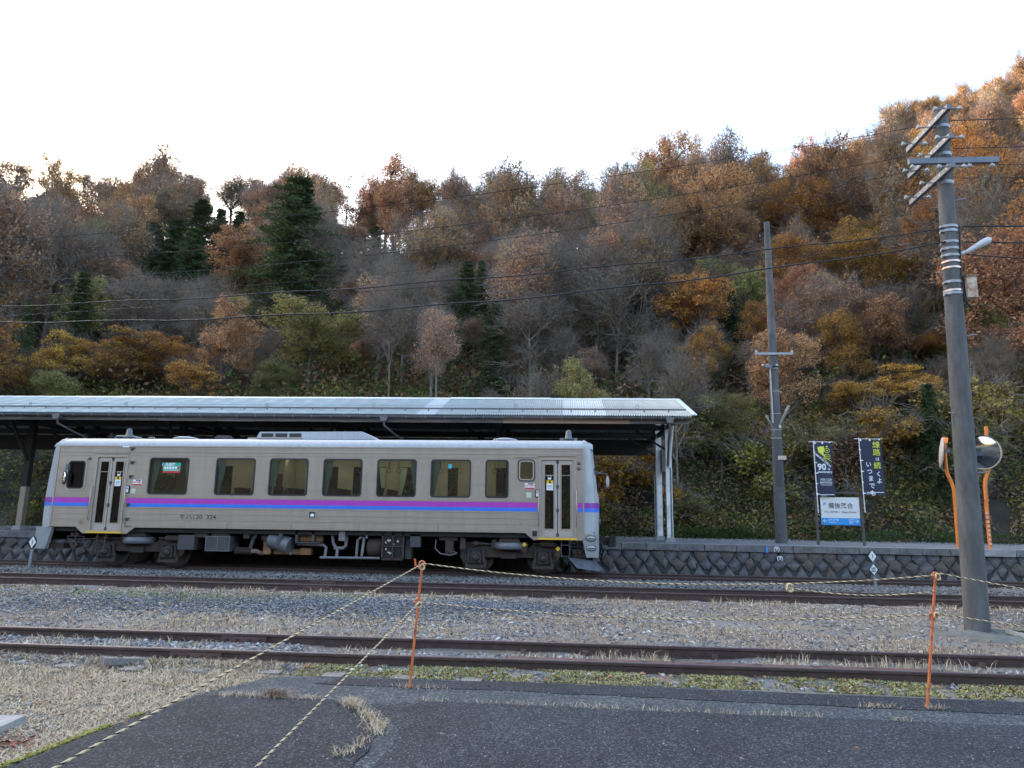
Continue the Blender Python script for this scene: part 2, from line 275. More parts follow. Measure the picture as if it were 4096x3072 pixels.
TREES = [
(-24.5, 60.0, 'cedar', 1.0, 21, 'big_cedar', 1.86), (-45.0, 80.0, 'cedar', 0.79, 255, 'c1', 1.43), (-46.8, 78.0, 'cedar', 0.64, 6, 'c1', 1.57), (-43.5, 82.0, 'cedar', 0.68, 157, 'c1', 1.31),
(-48.4, 76.0, 'cedar', 0.64, 186, 'c1', 1.36), (-43.0, 86.0, 'cedar', 0.64, 244, 'c1', 1.45), (-42.1, 74.0, 'cedar', 0.6, 28, 'c1', 1.83), (-32.9, 66.0, 'rust', 0.9, 33, 'rust_dome', 1.22),
(-14.9, 40.0, 'olive', 0.6, 146, 'olive_big', 1.4), (-15.9, 37.0, 'olive', 0.33, 297, 'olive_low', 1.12), (-25.1, 39.0, 'yellow', 0.56, 98, 'yellow_left', 1.56), (-28.7, 38.0, 'yellow', 0.61, 17, 'yellow_left2', 0.96),
(-20.4, 37.0, 'yellow', 0.47, 257, 'yellow_left3', 0.93), (-28.5, 41.0, 'yellow', 0.4, 44, 'yellow_mid', 1.78), (-30.6, 37.0, 'yellow', 0.48, 151, 'yellow_edge', 0.83), (-25.7, 43.0, 'orange', 0.34, 54, 'amber_left', 1.94),
(-27.0, 35.5, 'olive', 0.3, 37, 'olive_left', 1.39), (19.3, 34.5, 'olive', 0.1, 94, 'olive_right', 5.53), (22.4, 44.0, 'orange', 0.34, 215, 'amber_right', 1.76), (12.5, 45.0, 'orange', 0.54, 10, 'amber_mid', 1.12),
(-7.2, 50.0, 'cedar', 0.55, 31, 'slim_cedar', 1.06), (8.4, 46.0, 'yellow', 0.97, 290, 'gold_maple', 0.86), (7.2, 39.0, 'yellow', 0.63, 129, 'gold_maple2', 0.73), (21.9, 52.0, 'orange', 0.95, 304, 'orange_big', 1.04),
(23.4, 66.0, 'orange', 1.26, 300, 'orange_mid', 0.9), (15.1, 39.0, 'orange', 0.59, 145, 'orange_low', 0.9), (16.9, 36.5, 'yellow', 0.44, 289, 'maple_right', 1.27), (14.3, 36.0, 'yellow', 0.35, 236, 'maple_right2', 1.2),
(14.0, 64.0, 'rust', 1.1, 184, 'pink_dome', 1.16), (-92.2, 106.0, 'pine', 1.14, 7, 'pine1', 1.13), (-78.9, 106.0, 'pine', 0.84, 312, 'pine2', 1.03), (-54.5, 106.0, 'pine', 0.95, 330, 'pine3', 1.09),
(-35.9, 108.0, 'pine', 1.18, 181, 'pine4', 0.97), (-24.0, 108.0, 'pine', 0.98, 229, 'pine5', 0.98), (-24.6, 86.0, 'cedar', 0.54, 282, 'mid_cedar', 1.41), (-5.7, 74.0, 'sparse', 1.62, 204, 'grey1', 0.98),
(-11.5, 62.0, 'sparse', 1.14, 115, 'grey2', 1.16), (-0.8, 78.0, 'sparse', 1.4, 94, 'grey3', 0.87), (-1.9, 40.0, 'bare', 0.68, 200, 'bare1', 1.16), (3.2, 43.0, 'bare', 0.78, 298, 'bare2', 1.09),
(-30.1, 33.4, 'yellow', 0.6, 230, 'al'), (-15.8, 32.2, 'sparse', 0.39, 44, 'cl'), (-6.2, 33.8, 'sparse', 0.47, 195, 'el'), (-1.1, 32.5, 'bare', 0.49, 127, 'el'),
(1.1, 34.2, 'rust', 0.25, 283, 'fl'), (5.0, 32.0, 'bare', 0.54, 68, 'fl'), (11.8, 33.0, 'olive', 0.26, 96, 'gl'), (16.0, 32.1, 'cedar', 0.26, 189, 'hl'),
(-34.0, 35.8, 'yellow', 0.76, 246, 'al'), (-9.3, 36.8, 'bare', 0.58, 25, 'dl'), (-6.9, 36.1, 'sparse', 0.45, 24, 'el'), (4.5, 37.5, 'bare', 0.39, 105, 'fl'),
(20.5, 34.9, 'bare', 0.37, 239, 'hl'), (22.6, 35.7, 'rust', 0.98, 55, 'hl'), (-35.2, 39.3, 'sparse', 1.02, 60, 'al'), (-19.5, 38.4, 'rust', 0.62, 77, 'cl'),
(-7.4, 38.3, 'sparse', 0.44, 203, 'el'), (10.9, 40.9, 'sparse', 0.3, 132, 'fl'), (17.8, 40.9, 'rust', 0.61, 86, 'gl'), (21.9, 39.1, 'sparse', 0.27, 74, 'hl'),
(27.3, 38.8, 'orange', 1.21, 182, 'hl'), (-41.0, 44.3, 'sparse', 1.03, 61, 'al'), (-35.7, 42.1, 'sparse', 1.02, 264, 'al'), (-31.4, 43.4, 'olive', 0.6, 257, 'bl'),
(-28.4, 44.0, 'bare', 0.65, 72, 'bl'), (-19.7, 42.3, 'sparse', 0.31, 359, 'cl'), (-16.6, 42.4, 'olive', 0.31, 154, 'dl'), (-11.4, 41.9, 'sparse', 0.73, 225, 'dl'),
(-8.6, 43.7, 'sparse', 0.36, 258, 'el'), (-4.0, 44.1, 'bare', 0.43, 29, 'el'), (-0.4, 43.0, 'bare', 0.63, 338, 'el'), (6.4, 44.2, 'bare', 0.37, 23, 'fl'),
(11.9, 42.6, 'orange', 0.28, 190, 'gl'), (14.6, 43.6, 'sparse', 0.25, 51, 'gl'), (18.8, 43.3, 'orange', 0.57, 198, 'gl'), (26.1, 42.4, 'bare', 0.93, 222, 'hl'),
(-42.1, 46.5, 'cedar', 0.68, 46, 'al'), (-36.3, 45.9, 'bare', 0.96, 134, 'bl'), (-30.8, 45.5, 'rust', 0.6, 222, 'bl'), (-24.8, 47.5, 'rust', 0.49, 198, 'cl'),
(-22.6, 45.5, 'rust', 0.26, 0, 'cl'), (-18.0, 45.7, 'olive', 0.26, 330, 'dl'), (-13.9, 46.2, 'rust', 0.24, 131, 'dl'), (-9.1, 45.6, 'sparse', 0.58, 137, 'el'),
(-6.2, 46.9, 'sparse', 0.34, 300, 'el'), (-0.7, 45.4, 'bare', 0.89, 73, 'el'), (2.1, 45.8, 'bare', 0.9, 12, 'fl'), (5.7, 47.5, 'sparse', 0.76, 90, 'fl'),
(14.8, 45.9, 'rust', 0.69, 196, 'gl'), (16.9, 46.3, 'rust', 0.53, 32, 'gl'), (22.7, 46.2, 'bare', 0.52, 270, 'gl'), (25.6, 47.0, 'bare', 0.9, 157, 'hl'),
(30.3, 47.4, 'orange', 0.84, 158, 'hl'), (-46.9, 50.1, 'sparse', 1.06, 148, 'al'), (-42.0, 49.4, 'sparse', 1.04, 331, 'al'), (-38.2, 50.9, 'olive', 1.06, 171, 'bl'),
(-36.1, 49.7, 'bare', 0.73, 312, 'bl'), (-31.9, 48.6, 'bare', 0.57, 289, 'bl'), (-25.9, 50.4, 'rust', 0.43, 231, 'cl'), (-10.2, 50.6, 'sparse', 0.53, 294, 'em'),
(-2.8, 49.9, 'sparse', 0.77, 265, 'em'), (2.3, 48.3, 'rust', 0.78, 342, 'fl'), (5.7, 49.8, 'bare', 1.04, 359, 'fm'), (9.8, 50.8, 'yellow', 0.7, 231, 'fm'),
(13.3, 49.6, 'olive', 0.64, 5, 'fm'), (17.9, 49.1, 'sparse', 0.44, 190, 'gm'), (26.4, 49.2, 'orange', 1.16, 71, 'hm'), (29.0, 49.2, 'orange', 1.26, 85, 'hl'),
(34.2, 49.7, 'sparse', 1.29, 211, 'hl'), (-50.2, 52.1, 'sparse', 1.03, 34, 'al'), (-44.6, 54.6, 'sparse', 0.82, 341, 'bm'), (-41.5, 52.7, 'bare', 0.93, 316, 'bl'),
(-33.2, 52.5, 'sparse', 0.49, 123, 'bl'), (-29.7, 52.2, 'bare', 0.49, 338, 'cl'), (-15.4, 54.5, 'bare', 0.73, 269, 'dm'), (-12.4, 52.2, 'bare', 0.55, 306, 'dm'),
(-9.2, 54.4, 'bare', 0.54, 44, 'em'), (-3.8, 52.7, 'sparse', 0.75, 317, 'em'), (-0.5, 53.9, 'sparse', 0.75, 105, 'em'), (4.6, 54.2, 'sparse', 1.06, 11, 'fm'),
(7.6, 52.5, 'yellow', 0.83, 113, 'fm'), (12.4, 54.2, 'olive', 0.59, 224, 'fm'), (17.9, 54.1, 'rust', 0.73, 59, 'gm'), (25.1, 51.8, 'orange', 0.36, 5, 'gm'),
(29.8, 51.9, 'sparse', 1.08, 182, 'hm'), (32.1, 54.0, 'sparse', 1.14, 15, 'hm'), (37.4, 54.3, 'orange', 0.71, 47, 'hm'), (-55.6, 57.8, 'sparse', 1.12, 281, 'am'),
(-51.2, 56.8, 'rust', 0.86, 43, 'am'), (-47.8, 55.4, 'sparse', 0.8, 233, 'am'), (-41.3, 55.8, 'rust', 0.77, 21, 'bm'), (-38.0, 56.8, 'bare', 0.47, 343, 'bm'),
(-34.1, 57.4, 'bare', 0.4, 333, 'cm'), (-13.8, 57.1, 'rust', 0.5, 279, 'dm'), (-8.1, 57.1, 'cedar', 0.35, 249, 'em'), (-5.8, 55.5, 'sparse', 0.7, 71, 'em'),
(2.4, 56.0, 'sparse', 0.74, 88, 'fm'), (6.9, 56.6, 'yellow', 0.82, 247, 'fm'), (11.9, 57.9, 'olive', 0.55, 333, 'fm'), (14.9, 55.8, 'olive', 0.57, 216, 'fm'),
(19.0, 56.2, 'sparse', 0.67, 111, 'gm'), (23.2, 56.0, 'orange', 0.66, 34, 'gm'), (27.4, 56.6, 'sparse', 0.8, 201, 'gm'), (32.8, 56.9, 'orange', 1.13, 138, 'hm'),
(36.5, 56.7, 'orange', 1.07, 12, 'hm'), (40.9, 57.7, 'orange', 1.18, 223, 'hm'), (-53.1, 61.7, 'sparse', 0.77, 50, 'am'), (-48.3, 60.9, 'rust', 0.85, 281, 'bm'),
(-45.0, 59.8, 'sparse', 0.85, 63, 'bm'), (-41.1, 60.3, 'rust', 0.41, 294, 'bm'), (-35.3, 60.8, 'rust', 0.32, 113, 'cm'), (-22.3, 61.5, 'bare', 1.0, 47, 'dm'),
(-15.0, 60.5, 'sparse', 0.43, 340, 'dm'), (-5.1, 59.8, 'sparse', 0.7, 208, 'em'), (-1.8, 61.7, 'sparse', 0.68, 182, 'em'), (3.6, 61.9, 'sparse', 0.7, 345, 'fm'),
(7.3, 59.3, 'rust', 1.04, 302, 'fm'), (11.5, 60.5, 'yellow', 0.63, 237, 'fm'), (15.1, 61.0, 'olive', 0.48, 104, 'fm'), (20.1, 61.5, 'rust', 0.61, 139, 'gm'),
(22.8, 61.6, 'orange', 0.58, 136, 'gm'), (28.6, 60.1, 'sparse', 1.24, 167, 'gm'), (32.8, 60.4, 'sparse', 1.19, 88, 'hm'), (-59.1, 63.0, 'sparse', 0.93, 266, 'am'),
(-55.6, 62.8, 'sparse', 0.96, 40, 'am'), (-50.8, 65.4, 'rust', 0.96, 350, 'bm'), (-44.9, 65.2, 'sparse', 0.98, 256, 'bm'), (-42.6, 63.2, 'rust', 0.35, 221, 'bm'),
(-37.0, 64.8, 'sparse', 0.25, 118, 'cm'), (-23.5, 64.8, 'bare', 0.94, 166, 'dm'), (-18.8, 64.6, 'sparse', 0.59, 150, 'dm'), (-15.9, 63.3, 'bare', 0.7, 169, 'dm'),
(-5.9, 62.9, 'sparse', 0.7, 301, 'em'), (-3.6, 63.1, 'sparse', 0.69, 290, 'em'), (1.6, 64.1, 'sparse', 0.68, 238, 'fm'), (6.9, 65.5, 'olive', 1.13, 28, 'fm'),
(9.5, 64.2, 'rust', 1.13, 290, 'fm'), (19.4, 64.7, 'sparse', 0.56, 95, 'gm'), (27.5, 64.4, 'orange', 0.5, 292, 'gm'), (31.8, 63.3, 'orange', 1.21, 7, 'gm'),
(37.3, 63.9, 'orange', 1.23, 144, 'hm'), (40.9, 64.2, 'sparse', 1.29, 187, 'hm'), (43.8, 64.5, 'orange', 1.29, 198, 'hm'), (-66.0, 67.7, 'rust', 0.72, 113, 'am'),
(-60.1, 68.8, 'rust', 0.96, 85, 'am'), (-56.6, 68.7, 'sparse', 0.93, 253, 'bm'), (-52.9, 67.0, 'rust', 0.89, 33, 'bm'), (-47.7, 68.4, 'rust', 0.25, 97, 'bm'),
(-42.0, 67.9, 'bare', 0.29, 219, 'cm'), (-33.4, 68.8, 'rust', 0.35, 330, 'cm'), (-30.8, 67.1, 'rust', 0.41, 30, 'cm'), (-25.7, 66.8, 'bare', 0.79, 201, 'dm'),
(-21.8, 69.3, 'sparse', 0.5, 188, 'dm'), (-17.4, 67.4, 'sparse', 0.59, 279, 'dm'), (-12.5, 68.3, 'sparse', 0.89, 343, 'em'), (-9.2, 68.6, 'cedar', 0.51, 13, 'em'),
(-3.5, 68.6, 'sparse', 0.64, 171, 'em'), (0.3, 68.4, 'sparse', 0.65, 341, 'em'), (5.5, 68.2, 'sparse', 1.21, 80, 'fm'), (9.9, 69.2, 'rust', 1.17, 312, 'fu'),
(14.6, 66.7, 'rust', 1.29, 280, 'fm'), (17.5, 67.5, 'rust', 0.88, 345, 'fm'), (23.9, 69.5, 'orange', 1.09, 282, 'gm'), (26.3, 66.8, 'sparse', 0.83, 110, 'gm'),
(31.9, 68.5, 'rust', 0.74, 40, 'gm'), (37.3, 67.8, 'rust', 1.15, 167, 'hm'), (41.0, 69.2, 'orange', 0.8, 299, 'hm'), (45.8, 68.7, 'rust', 1.14, 8, 'hm'),
(49.2, 69.5, 'rust', 0.99, 144, 'hm'), (-68.6, 71.3, 'rust', 1.01, 355, 'am'), (-61.9, 71.7, 'rust', 0.92, 294, 'am'), (-57.3, 71.4, 'sparse', 1.19, 169, 'bm'),
(-52.7, 70.6, 'rust', 0.92, 301, 'bm'), (-35.4, 70.9, 'rust', 0.32, 174, 'cm'), (-32.5, 72.2, 'sparse', 0.89, 84, 'cm'), (-26.3, 70.9, 'sparse', 0.76, 258, 'dm'),
(-22.4, 71.3, 'rust', 0.5, 159, 'dm'), (-18.9, 72.5, 'sparse', 0.52, 214, 'dm'), (-14.1, 73.1, 'sparse', 0.71, 139, 'em'), (-7.9, 70.6, 'sparse', 0.66, 258, 'em'),
(0.9, 73.0, 'sparse', 0.59, 272, 'fu'), (5.5, 71.5, 'sparse', 0.81, 139, 'fu'), (8.2, 73.1, 'olive', 0.78, 289, 'fu'), (13.5, 72.3, 'rust', 0.75, 231, 'fu'),
(17.5, 71.6, 'sparse', 1.24, 283, 'fu'), (23.0, 72.0, 'orange', 1.11, 271, 'gu'), (26.8, 70.4, 'rust', 1.29, 58, 'gu'), (32.5, 71.7, 'rust', 1.18, 80, 'gu'),
(37.1, 71.8, 'orange', 0.81, 122, 'hm'), (40.0, 71.9, 'orange', 1.05, 169, 'hm'), (43.7, 71.8, 'sparse', 1.18, 131, 'hm'), (-70.5, 77.1, 'rust', 0.78, 166, 'au'),
(-64.7, 75.3, 'rust', 0.86, 250, 'am'), (-61.3, 74.6, 'rust', 0.9, 208, 'bm'), (-55.8, 77.0, 'rust', 0.85, 37, 'bm'), (-50.8, 76.5, 'rust', 1.07, 230, 'bm'),
(-38.7, 75.2, 'sparse', 0.24, 14, 'cm'), (-31.9, 77.1, 'rust', 1.06, 325, 'dm'), (-28.4, 75.0, 'sparse', 0.95, 297, 'dm'), (-23.0, 76.3, 'sparse', 0.41, 83, 'dm'),
(-20.4, 75.6, 'sparse', 0.45, 323, 'dm'), (-14.6, 76.8, 'sparse', 0.85, 34, 'eu'), (-10.0, 75.4, 'sparse', 0.79, 219, 'eu'), (4.2, 75.9, 'olive', 0.54, 222, 'fu'),
(7.5, 75.1, 'olive', 0.93, 259, 'fu'), (13.8, 77.0, 'rust', 0.71, 29, 'fu'), (17.8, 74.6, 'rust', 0.81, 283, 'fu'), (21.5, 76.1, 'rust', 1.16, 158, 'gu'),
(25.4, 75.2, 'orange', 0.84, 124, 'gu'), (31.7, 74.4, 'rust', 0.83, 359, 'gu'), (34.7, 77.0, 'rust', 0.88, 199, 'gu'), (40.2, 75.4, 'rust', 1.06, 349, 'hm'),
(44.0, 74.8, 'orange', 1.21, 104, 'hm'), (48.5, 75.2, 'orange', 0.92, 41, 'hm'), (54.0, 76.4, 'rust', 1.04, 212, 'hm'), (-71.4, 80.3, 'rust', 0.76, 50, 'au'),
(-66.0, 80.0, 'rust', 0.83, 201, 'bu'), (-63.4, 79.9, 'rust', 0.81, 225, 'bu'), (-57.1, 81.0, 'rust', 0.81, 347, 'bu'), (-53.0, 79.2, 'rust', 0.89, 180, 'bu'),
(-34.9, 79.2, 'rust', 1.04, 354, 'cu'), (-29.0, 79.5, 'sparse', 0.76, 135, 'du'), (-24.8, 80.4, 'rust', 0.36, 169, 'du'), (-21.6, 81.1, 'sparse', 0.39, 297, 'du'),
(-17.1, 79.3, 'sparse', 0.81, 202, 'eu'), (-12.5, 79.2, 'sparse', 1.22, 256, 'eu'), (-7.0, 78.4, 'sparse', 1.2, 140, 'eu'), (4.0, 80.8, 'olive', 1.08, 14, 'fu'),
(7.5, 80.0, 'olive', 0.64, 70, 'fu'), (10.8, 79.7, 'rust', 1.05, 28, 'fu'), (15.6, 79.3, 'rust', 1.25, 120, 'fu'), (21.7, 78.6, 'rust', 1.19, 200, 'fu'),
(25.9, 78.6, 'sparse', 0.97, 13, 'gu'), (31.8, 80.0, 'rust', 0.92, 302, 'gu'), (36.1, 79.7, 'sparse', 0.7, 97, 'gu'), (40.7, 80.1, 'orange', 1.25, 327, 'gu'),
(44.6, 79.1, 'sparse', 0.86, 308, 'hu'), (50.0, 79.9, 'orange', 0.74, 227, 'hm'), (53.9, 80.3, 'rust', 0.83, 328, 'hm'), (59.5, 81.2, 'rust', 0.97, 149, 'hm'),
(-73.3, 85.4, 'rust', 0.72, 163, 'au'), (-69.6, 85.3, 'sparse', 1.09, 181, 'bu'), (-64.1, 85.0, 'rust', 0.73, 329, 'bu'), (-59.1, 83.3, 'sparse', 0.72, 120, 'bu'),
(-55.6, 84.3, 'rust', 1.03, 128, 'bu'), (-50.8, 83.1, 'sparse', 1.11, 174, 'cu'), (-35.0, 83.9, 'rust', 1.01, 119, 'du'), (-30.3, 84.7, 'rust', 0.73, 50, 'du'),
(-25.7, 84.7, 'rust', 0.29, 143, 'du'), (-22.2, 83.3, 'sparse', 0.34, 329, 'du'), (-16.0, 85.0, 'sparse', 0.77, 129, 'eu'), (-12.2, 83.9, 'sparse', 0.75, 13, 'eu'),
(-6.8, 84.6, 'sparse', 1.11, 169, 'eu'), (-3.8, 85.3, 'sparse', 0.94, 309, 'eu'), (0.8, 82.8, 'sparse', 0.89, 25, 'fu'), (6.1, 83.3, 'olive', 0.66, 117, 'fu'),
(12.4, 82.7, 'rust', 1.29, 259, 'fu'), (15.6, 84.7, 'sparse', 1.0, 33, 'fu'), (19.8, 85.2, 'sparse', 1.13, 332, 'fu'), (24.5, 83.3, 'rust', 1.05, 50, 'gu'),
(31.6, 84.6, 'orange', 1.03, 24, 'gu'), (36.1, 82.9, 'rust', 0.97, 235, 'gu'), (39.6, 82.7, 'rust', 0.8, 302, 'gu'), (43.4, 83.0, 'sparse', 1.13, 9, 'hu'),
(49.6, 85.0, 'rust', 0.79, 306, 'hu'), (53.2, 85.0, 'sparse', 0.89, 99, 'hu'), (59.2, 84.7, 'rust', 1.19, 165, 'hm'), (-76.4, 87.2, 'rust', 0.68, 198, 'au'),
(-67.7, 88.5, 'rust', 0.65, 107, 'bu'), (-62.5, 87.2, 'rust', 0.7, 185, 'bu'), (-56.4, 86.6, 'sparse', 0.84, 288, 'bu'), (-52.7, 89.3, 'sparse', 0.81, 320, 'cu'),
(-46.7, 87.1, 'sparse', 0.65, 141, 'cu'), (-43.6, 89.3, 'sparse', 0.64, 74, 'cu'), (-36.6, 87.2, 'sparse', 0.83, 303, 'du'), (-32.9, 86.6, 'sparse', 1.09, 148, 'du'),
(-28.4, 88.4, 'rust', 0.72, 71, 'du'), (-22.5, 88.6, 'sparse', 0.65, 113, 'du'), (-17.9, 87.5, 'sparse', 0.71, 60, 'eu'), (-12.5, 87.2, 'sparse', 0.82, 296, 'eu'),
(-9.7, 89.3, 'sparse', 0.94, 341, 'eu'), (0.6, 88.6, 'sparse', 1.27, 166, 'es'), (5.9, 88.4, 'olive', 0.8, 87, 'fs'), (10.5, 86.7, 'sparse', 0.78, 273, 'fs'),
(14.2, 87.6, 'olive', 1.03, 140, 'fs'), (20.5, 88.2, 'rust', 0.97, 25, 'fs'), (25.8, 87.2, 'sparse', 0.83, 239, 'gu'), (29.9, 88.7, 'orange', 1.04, 189, 'gu'),
(35.3, 89.2, 'sparse', 1.11, 188, 'gu'), (40.5, 88.7, 'sparse', 0.79, 334, 'gu'), (44.3, 88.9, 'rust', 0.72, 286, 'gu'), (50.3, 88.9, 'rust', 0.87, 288, 'hu'),
(53.1, 88.4, 'rust', 1.0, 261, 'hu'), (59.9, 87.3, 'rust', 1.06, 30, 'hu'), (-79.1, 93.3, 'rust', 0.57, 71, 'au'), (-73.4, 91.6, 'rust', 1.04, 65, 'bu'),
(-68.3, 93.3, 'rust', 0.53, 314, 'bu'), (-64.0, 91.4, 'rust', 1.08, 36, 'bu'), (-58.1, 92.7, 'sparse', 0.89, 58, 'cu'), (-54.0, 92.7, 'sparse', 1.24, 205, 'cu'),
(-47.9, 93.1, 'sparse', 0.58, 218, 'cu'), (-44.2, 91.4, 'sparse', 0.61, 331, 'cu'), (-39.4, 93.7, 'sparse', 0.76, 319, 'du'), (-34.9, 93.6, 'sparse', 0.71, 72, 'du'),
(-30.2, 91.9, 'rust', 0.63, 111, 'du'), (-23.9, 92.3, 'rust', 0.99, 161, 'du'), (-19.8, 93.3, 'sparse', 0.62, 122, 'eu'), (-15.2, 92.4, 'sparse', 1.2, 97, 'eu'),
(-10.8, 92.1, 'sparse', 1.22, 258, 'es'), (-4.7, 91.2, 'sparse', 1.21, 23, 'es'), (0.5, 92.3, 'sparse', 0.74, 91, 'es'), (3.9, 93.4, 'olive', 1.07, 340, 'fs'),
(10.7, 93.7, 'sparse', 0.93, 247, 'fs'), (16.0, 91.3, 'sparse', 1.12, 160, 'fs'), (19.5, 91.7, 'sparse', 1.17, 130, 'fs'), (25.8, 93.4, 'sparse', 1.11, 40, 'fs'),
(29.0, 92.0, 'sparse', 0.8, 134, 'gs'), (34.7, 93.0, 'sparse', 0.81, 269, 'gs'), (38.8, 92.6, 'orange', 0.91, 357, 'gu'), (43.2, 92.9, 'sparse', 1.09, 185, 'gu'),
(49.8, 93.2, 'rust', 0.86, 146, 'hu'), (54.3, 91.6, 'sparse', 0.81, 164, 'hu'), (58.4, 91.4, 'rust', 0.87, 37, 'hu'), (63.7, 93.4, 'rust', 0.78, 96, 'hu'),
(-80.6, 97.0, 'sparse', 0.51, 12, 'bs'), (-76.2, 97.6, 'sparse', 0.82, 187, 'bs'), (-72.1, 96.6, 'sparse', 0.41, 178, 'bu'), (-65.5, 97.9, 'sparse', 0.71, 277, 'bs'),
(-61.9, 97.5, 'sparse', 1.29, 327, 'cu'), (-55.4, 95.3, 'sparse', 0.99, 102, 'cu'), (-50.2, 97.8, 'sparse', 0.51, 301, 'cu'), (-46.2, 96.0, 'rust', 0.59, 137, 'cu'),
(-41.9, 96.5, 'sparse', 0.88, 93, 'cu'), (-36.6, 95.8, 'rust', 0.99, 58, 'du'), (-30.0, 95.3, 'rust', 0.58, 92, 'du'), (-24.7, 97.0, 'sparse', 0.74, 124, 'du'),
(-21.6, 96.0, 'sparse', 0.53, 257, 'du'), (-14.9, 97.1, 'sparse', 1.12, 248, 'es'), (-9.9, 95.8, 'sparse', 1.29, 79, 'es'), (-6.5, 97.1, 'sparse', 1.29, 313, 'es'),
(-1.8, 95.8, 'sparse', 1.09, 1, 'es'), (3.1, 95.9, 'sparse', 0.98, 190, 'fs'), (9.0, 96.9, 'olive', 0.69, 329, 'fs'), (15.4, 97.1, 'olive', 0.84, 206, 'fs'),
(20.3, 97.8, 'rust', 1.04, 204, 'fs'), (24.6, 96.7, 'sparse', 0.98, 272, 'fs'), (28.8, 95.8, 'sparse', 0.71, 335, 'gs'), (34.9, 95.7, 'rust', 1.14, 325, 'gs'),
(38.5, 97.3, 'orange', 0.71, 127, 'gs'), (44.9, 96.6, 'rust', 1.08, 161, 'gu'), (48.7, 95.1, 'sparse', 1.24, 206, 'gu'), (53.3, 95.2, 'rust', 1.17, 104, 'hu'),
(59.3, 96.9, 'rust', 0.87, 5, 'hu'), (63.7, 97.5, 'rust', 0.91, 170, 'hu'), (68.9, 95.6, 'rust', 1.04, 49, 'hu'), (-82.1, 99.8, 'rust', 0.48, 10, 'bs'),
(-78.8, 102.2, 'sparse', 0.37, 188, 'bs'), (-71.9, 102.2, 'sparse', 1.01, 136, 'bs'), (-68.0, 100.7, 'sparse', 0.72, 291, 'bs'), (-61.9, 101.0, 'sparse', 0.89, 62, 'cs'),
(-56.7, 99.8, 'sparse', 0.82, 150, 'cs'), (-53.8, 101.7, 'sparse', 0.44, 110, 'cs'), (-46.7, 100.2, 'sparse', 1.19, 281, 'cu'), (-43.7, 100.0, 'sparse', 1.19, 210, 'cu'),
(-38.6, 99.8, 'rust', 1.27, 146, 'du'), (-31.2, 102.4, 'rust', 0.51, 318, 'ds'), (-27.3, 101.6, 'sparse', 0.77, 147, 'ds'), (-21.6, 102.0, 'sparse', 0.48, 52, 'es'),
(-17.7, 100.3, 'sparse', 0.79, 66, 'es'), (-12.7, 99.6, 'sparse', 0.76, 73, 'es'), (-7.9, 101.5, 'sparse', 0.93, 246, 'es'), (-2.8, 100.9, 'sparse', 0.83, 176, 'es'),
(28.7, 100.3, 'sparse', 1.27, 145, 'gs'), (34.4, 101.3, 'sparse', 1.09, 105, 'gs'), (38.8, 101.8, 'rust', 0.79, 26, 'gs'), (43.4, 99.5, 'rust', 1.26, 249, 'gu'),
(48.4, 102.0, 'rust', 1.05, 94, 'gu'), (54.3, 102.3, 'rust', 1.1, 311, 'hu'), (60.4, 101.2, 'rust', 0.72, 84, 'hu'), (64.9, 101.7, 'rust', 0.73, 62, 'hu'),
(69.9, 101.4, 'rust', 1.07, 126, 'hu'), (-86.1, 104.2, 'sparse', 0.41, 40, 'bs'), (-80.8, 106.4, 'sparse', 0.94, 180, 'bs'), (-76.0, 105.2, 'sparse', 0.3, 308, 'bs'),
(-69.2, 106.7, 'rust', 0.89, 357, 'bs'), (-64.8, 104.4, 'rust', 1.2, 170, 'cs'), (-59.0, 104.5, 'sparse', 0.75, 249, 'cs'), (-49.2, 104.7, 'sparse', 1.07, 176, 'cs'),
(-44.0, 106.1, 'sparse', 1.03, 116, 'ds'), (-37.8, 105.0, 'sparse', 0.5, 340, 'ds'), (-33.8, 105.1, 'rust', 0.52, 351, 'ds'), (-28.3, 104.5, 'rust', 1.27, 144, 'ds'),
(-23.8, 104.0, 'rust', 0.45, 70, 'ds'), (-18.2, 106.3, 'sparse', 1.25, 0, 'es'), (-14.3, 105.2, 'sparse', 1.21, 276, 'es'), (38.5, 105.5, 'sparse', 1.01, 41, 'gs'),
(45.3, 104.7, 'sparse', 0.84, 254, 'gs'), (48.0, 106.4, 'sparse', 0.92, 264, 'gs'), (54.0, 106.1, 'rust', 1.11, 54, 'gu'), (60.8, 104.4, 'rust', 1.29, 303, 'hu'),
(65.8, 106.1, 'sparse', 1.2, 142, 'hu'), (70.9, 105.0, 'rust', 0.74, 33, 'hu'), (75.7, 104.0, 'rust', 0.89, 97, 'hu'), (-76.6, 110.7, 'rust', 0.76, 44, 'bs'),
(-72.2, 110.8, 'sparse', 0.76, 278, 'bs'), (-67.9, 111.5, 'sparse', 1.0, 321, 'cs'), (-61.5, 109.9, 'sparse', 0.88, 316, 'cs'), (-56.8, 110.4, 'sparse', 1.1, 137, 'cs'),
(-51.4, 109.7, 'sparse', 1.03, 345, 'cs'), (-44.8, 111.1, 'sparse', 1.21, 81, 'ds'), (-40.2, 109.4, 'sparse', 0.97, 285, 'ds'), (-30.7, 110.3, 'sparse', 1.27, 358, 'ds'),
(-26.1, 110.6, 'sparse', 1.23, 177, 'ds'), (38.5, 109.3, 'sparse', 1.11, 93, 'gs'), (43.2, 109.0, 'sparse', 0.87, 49, 'gs'), (48.4, 110.7, 'sparse', 0.98, 320, 'gs'),
(55.8, 110.4, 'rust', 0.72, 169, 'gs'), (58.9, 110.4, 'sparse', 1.16, 118, 'hu'), (66.0, 110.0, 'rust', 1.17, 354, 'hu'), (69.2, 110.0, 'sparse', 1.19, 84, 'hu'),
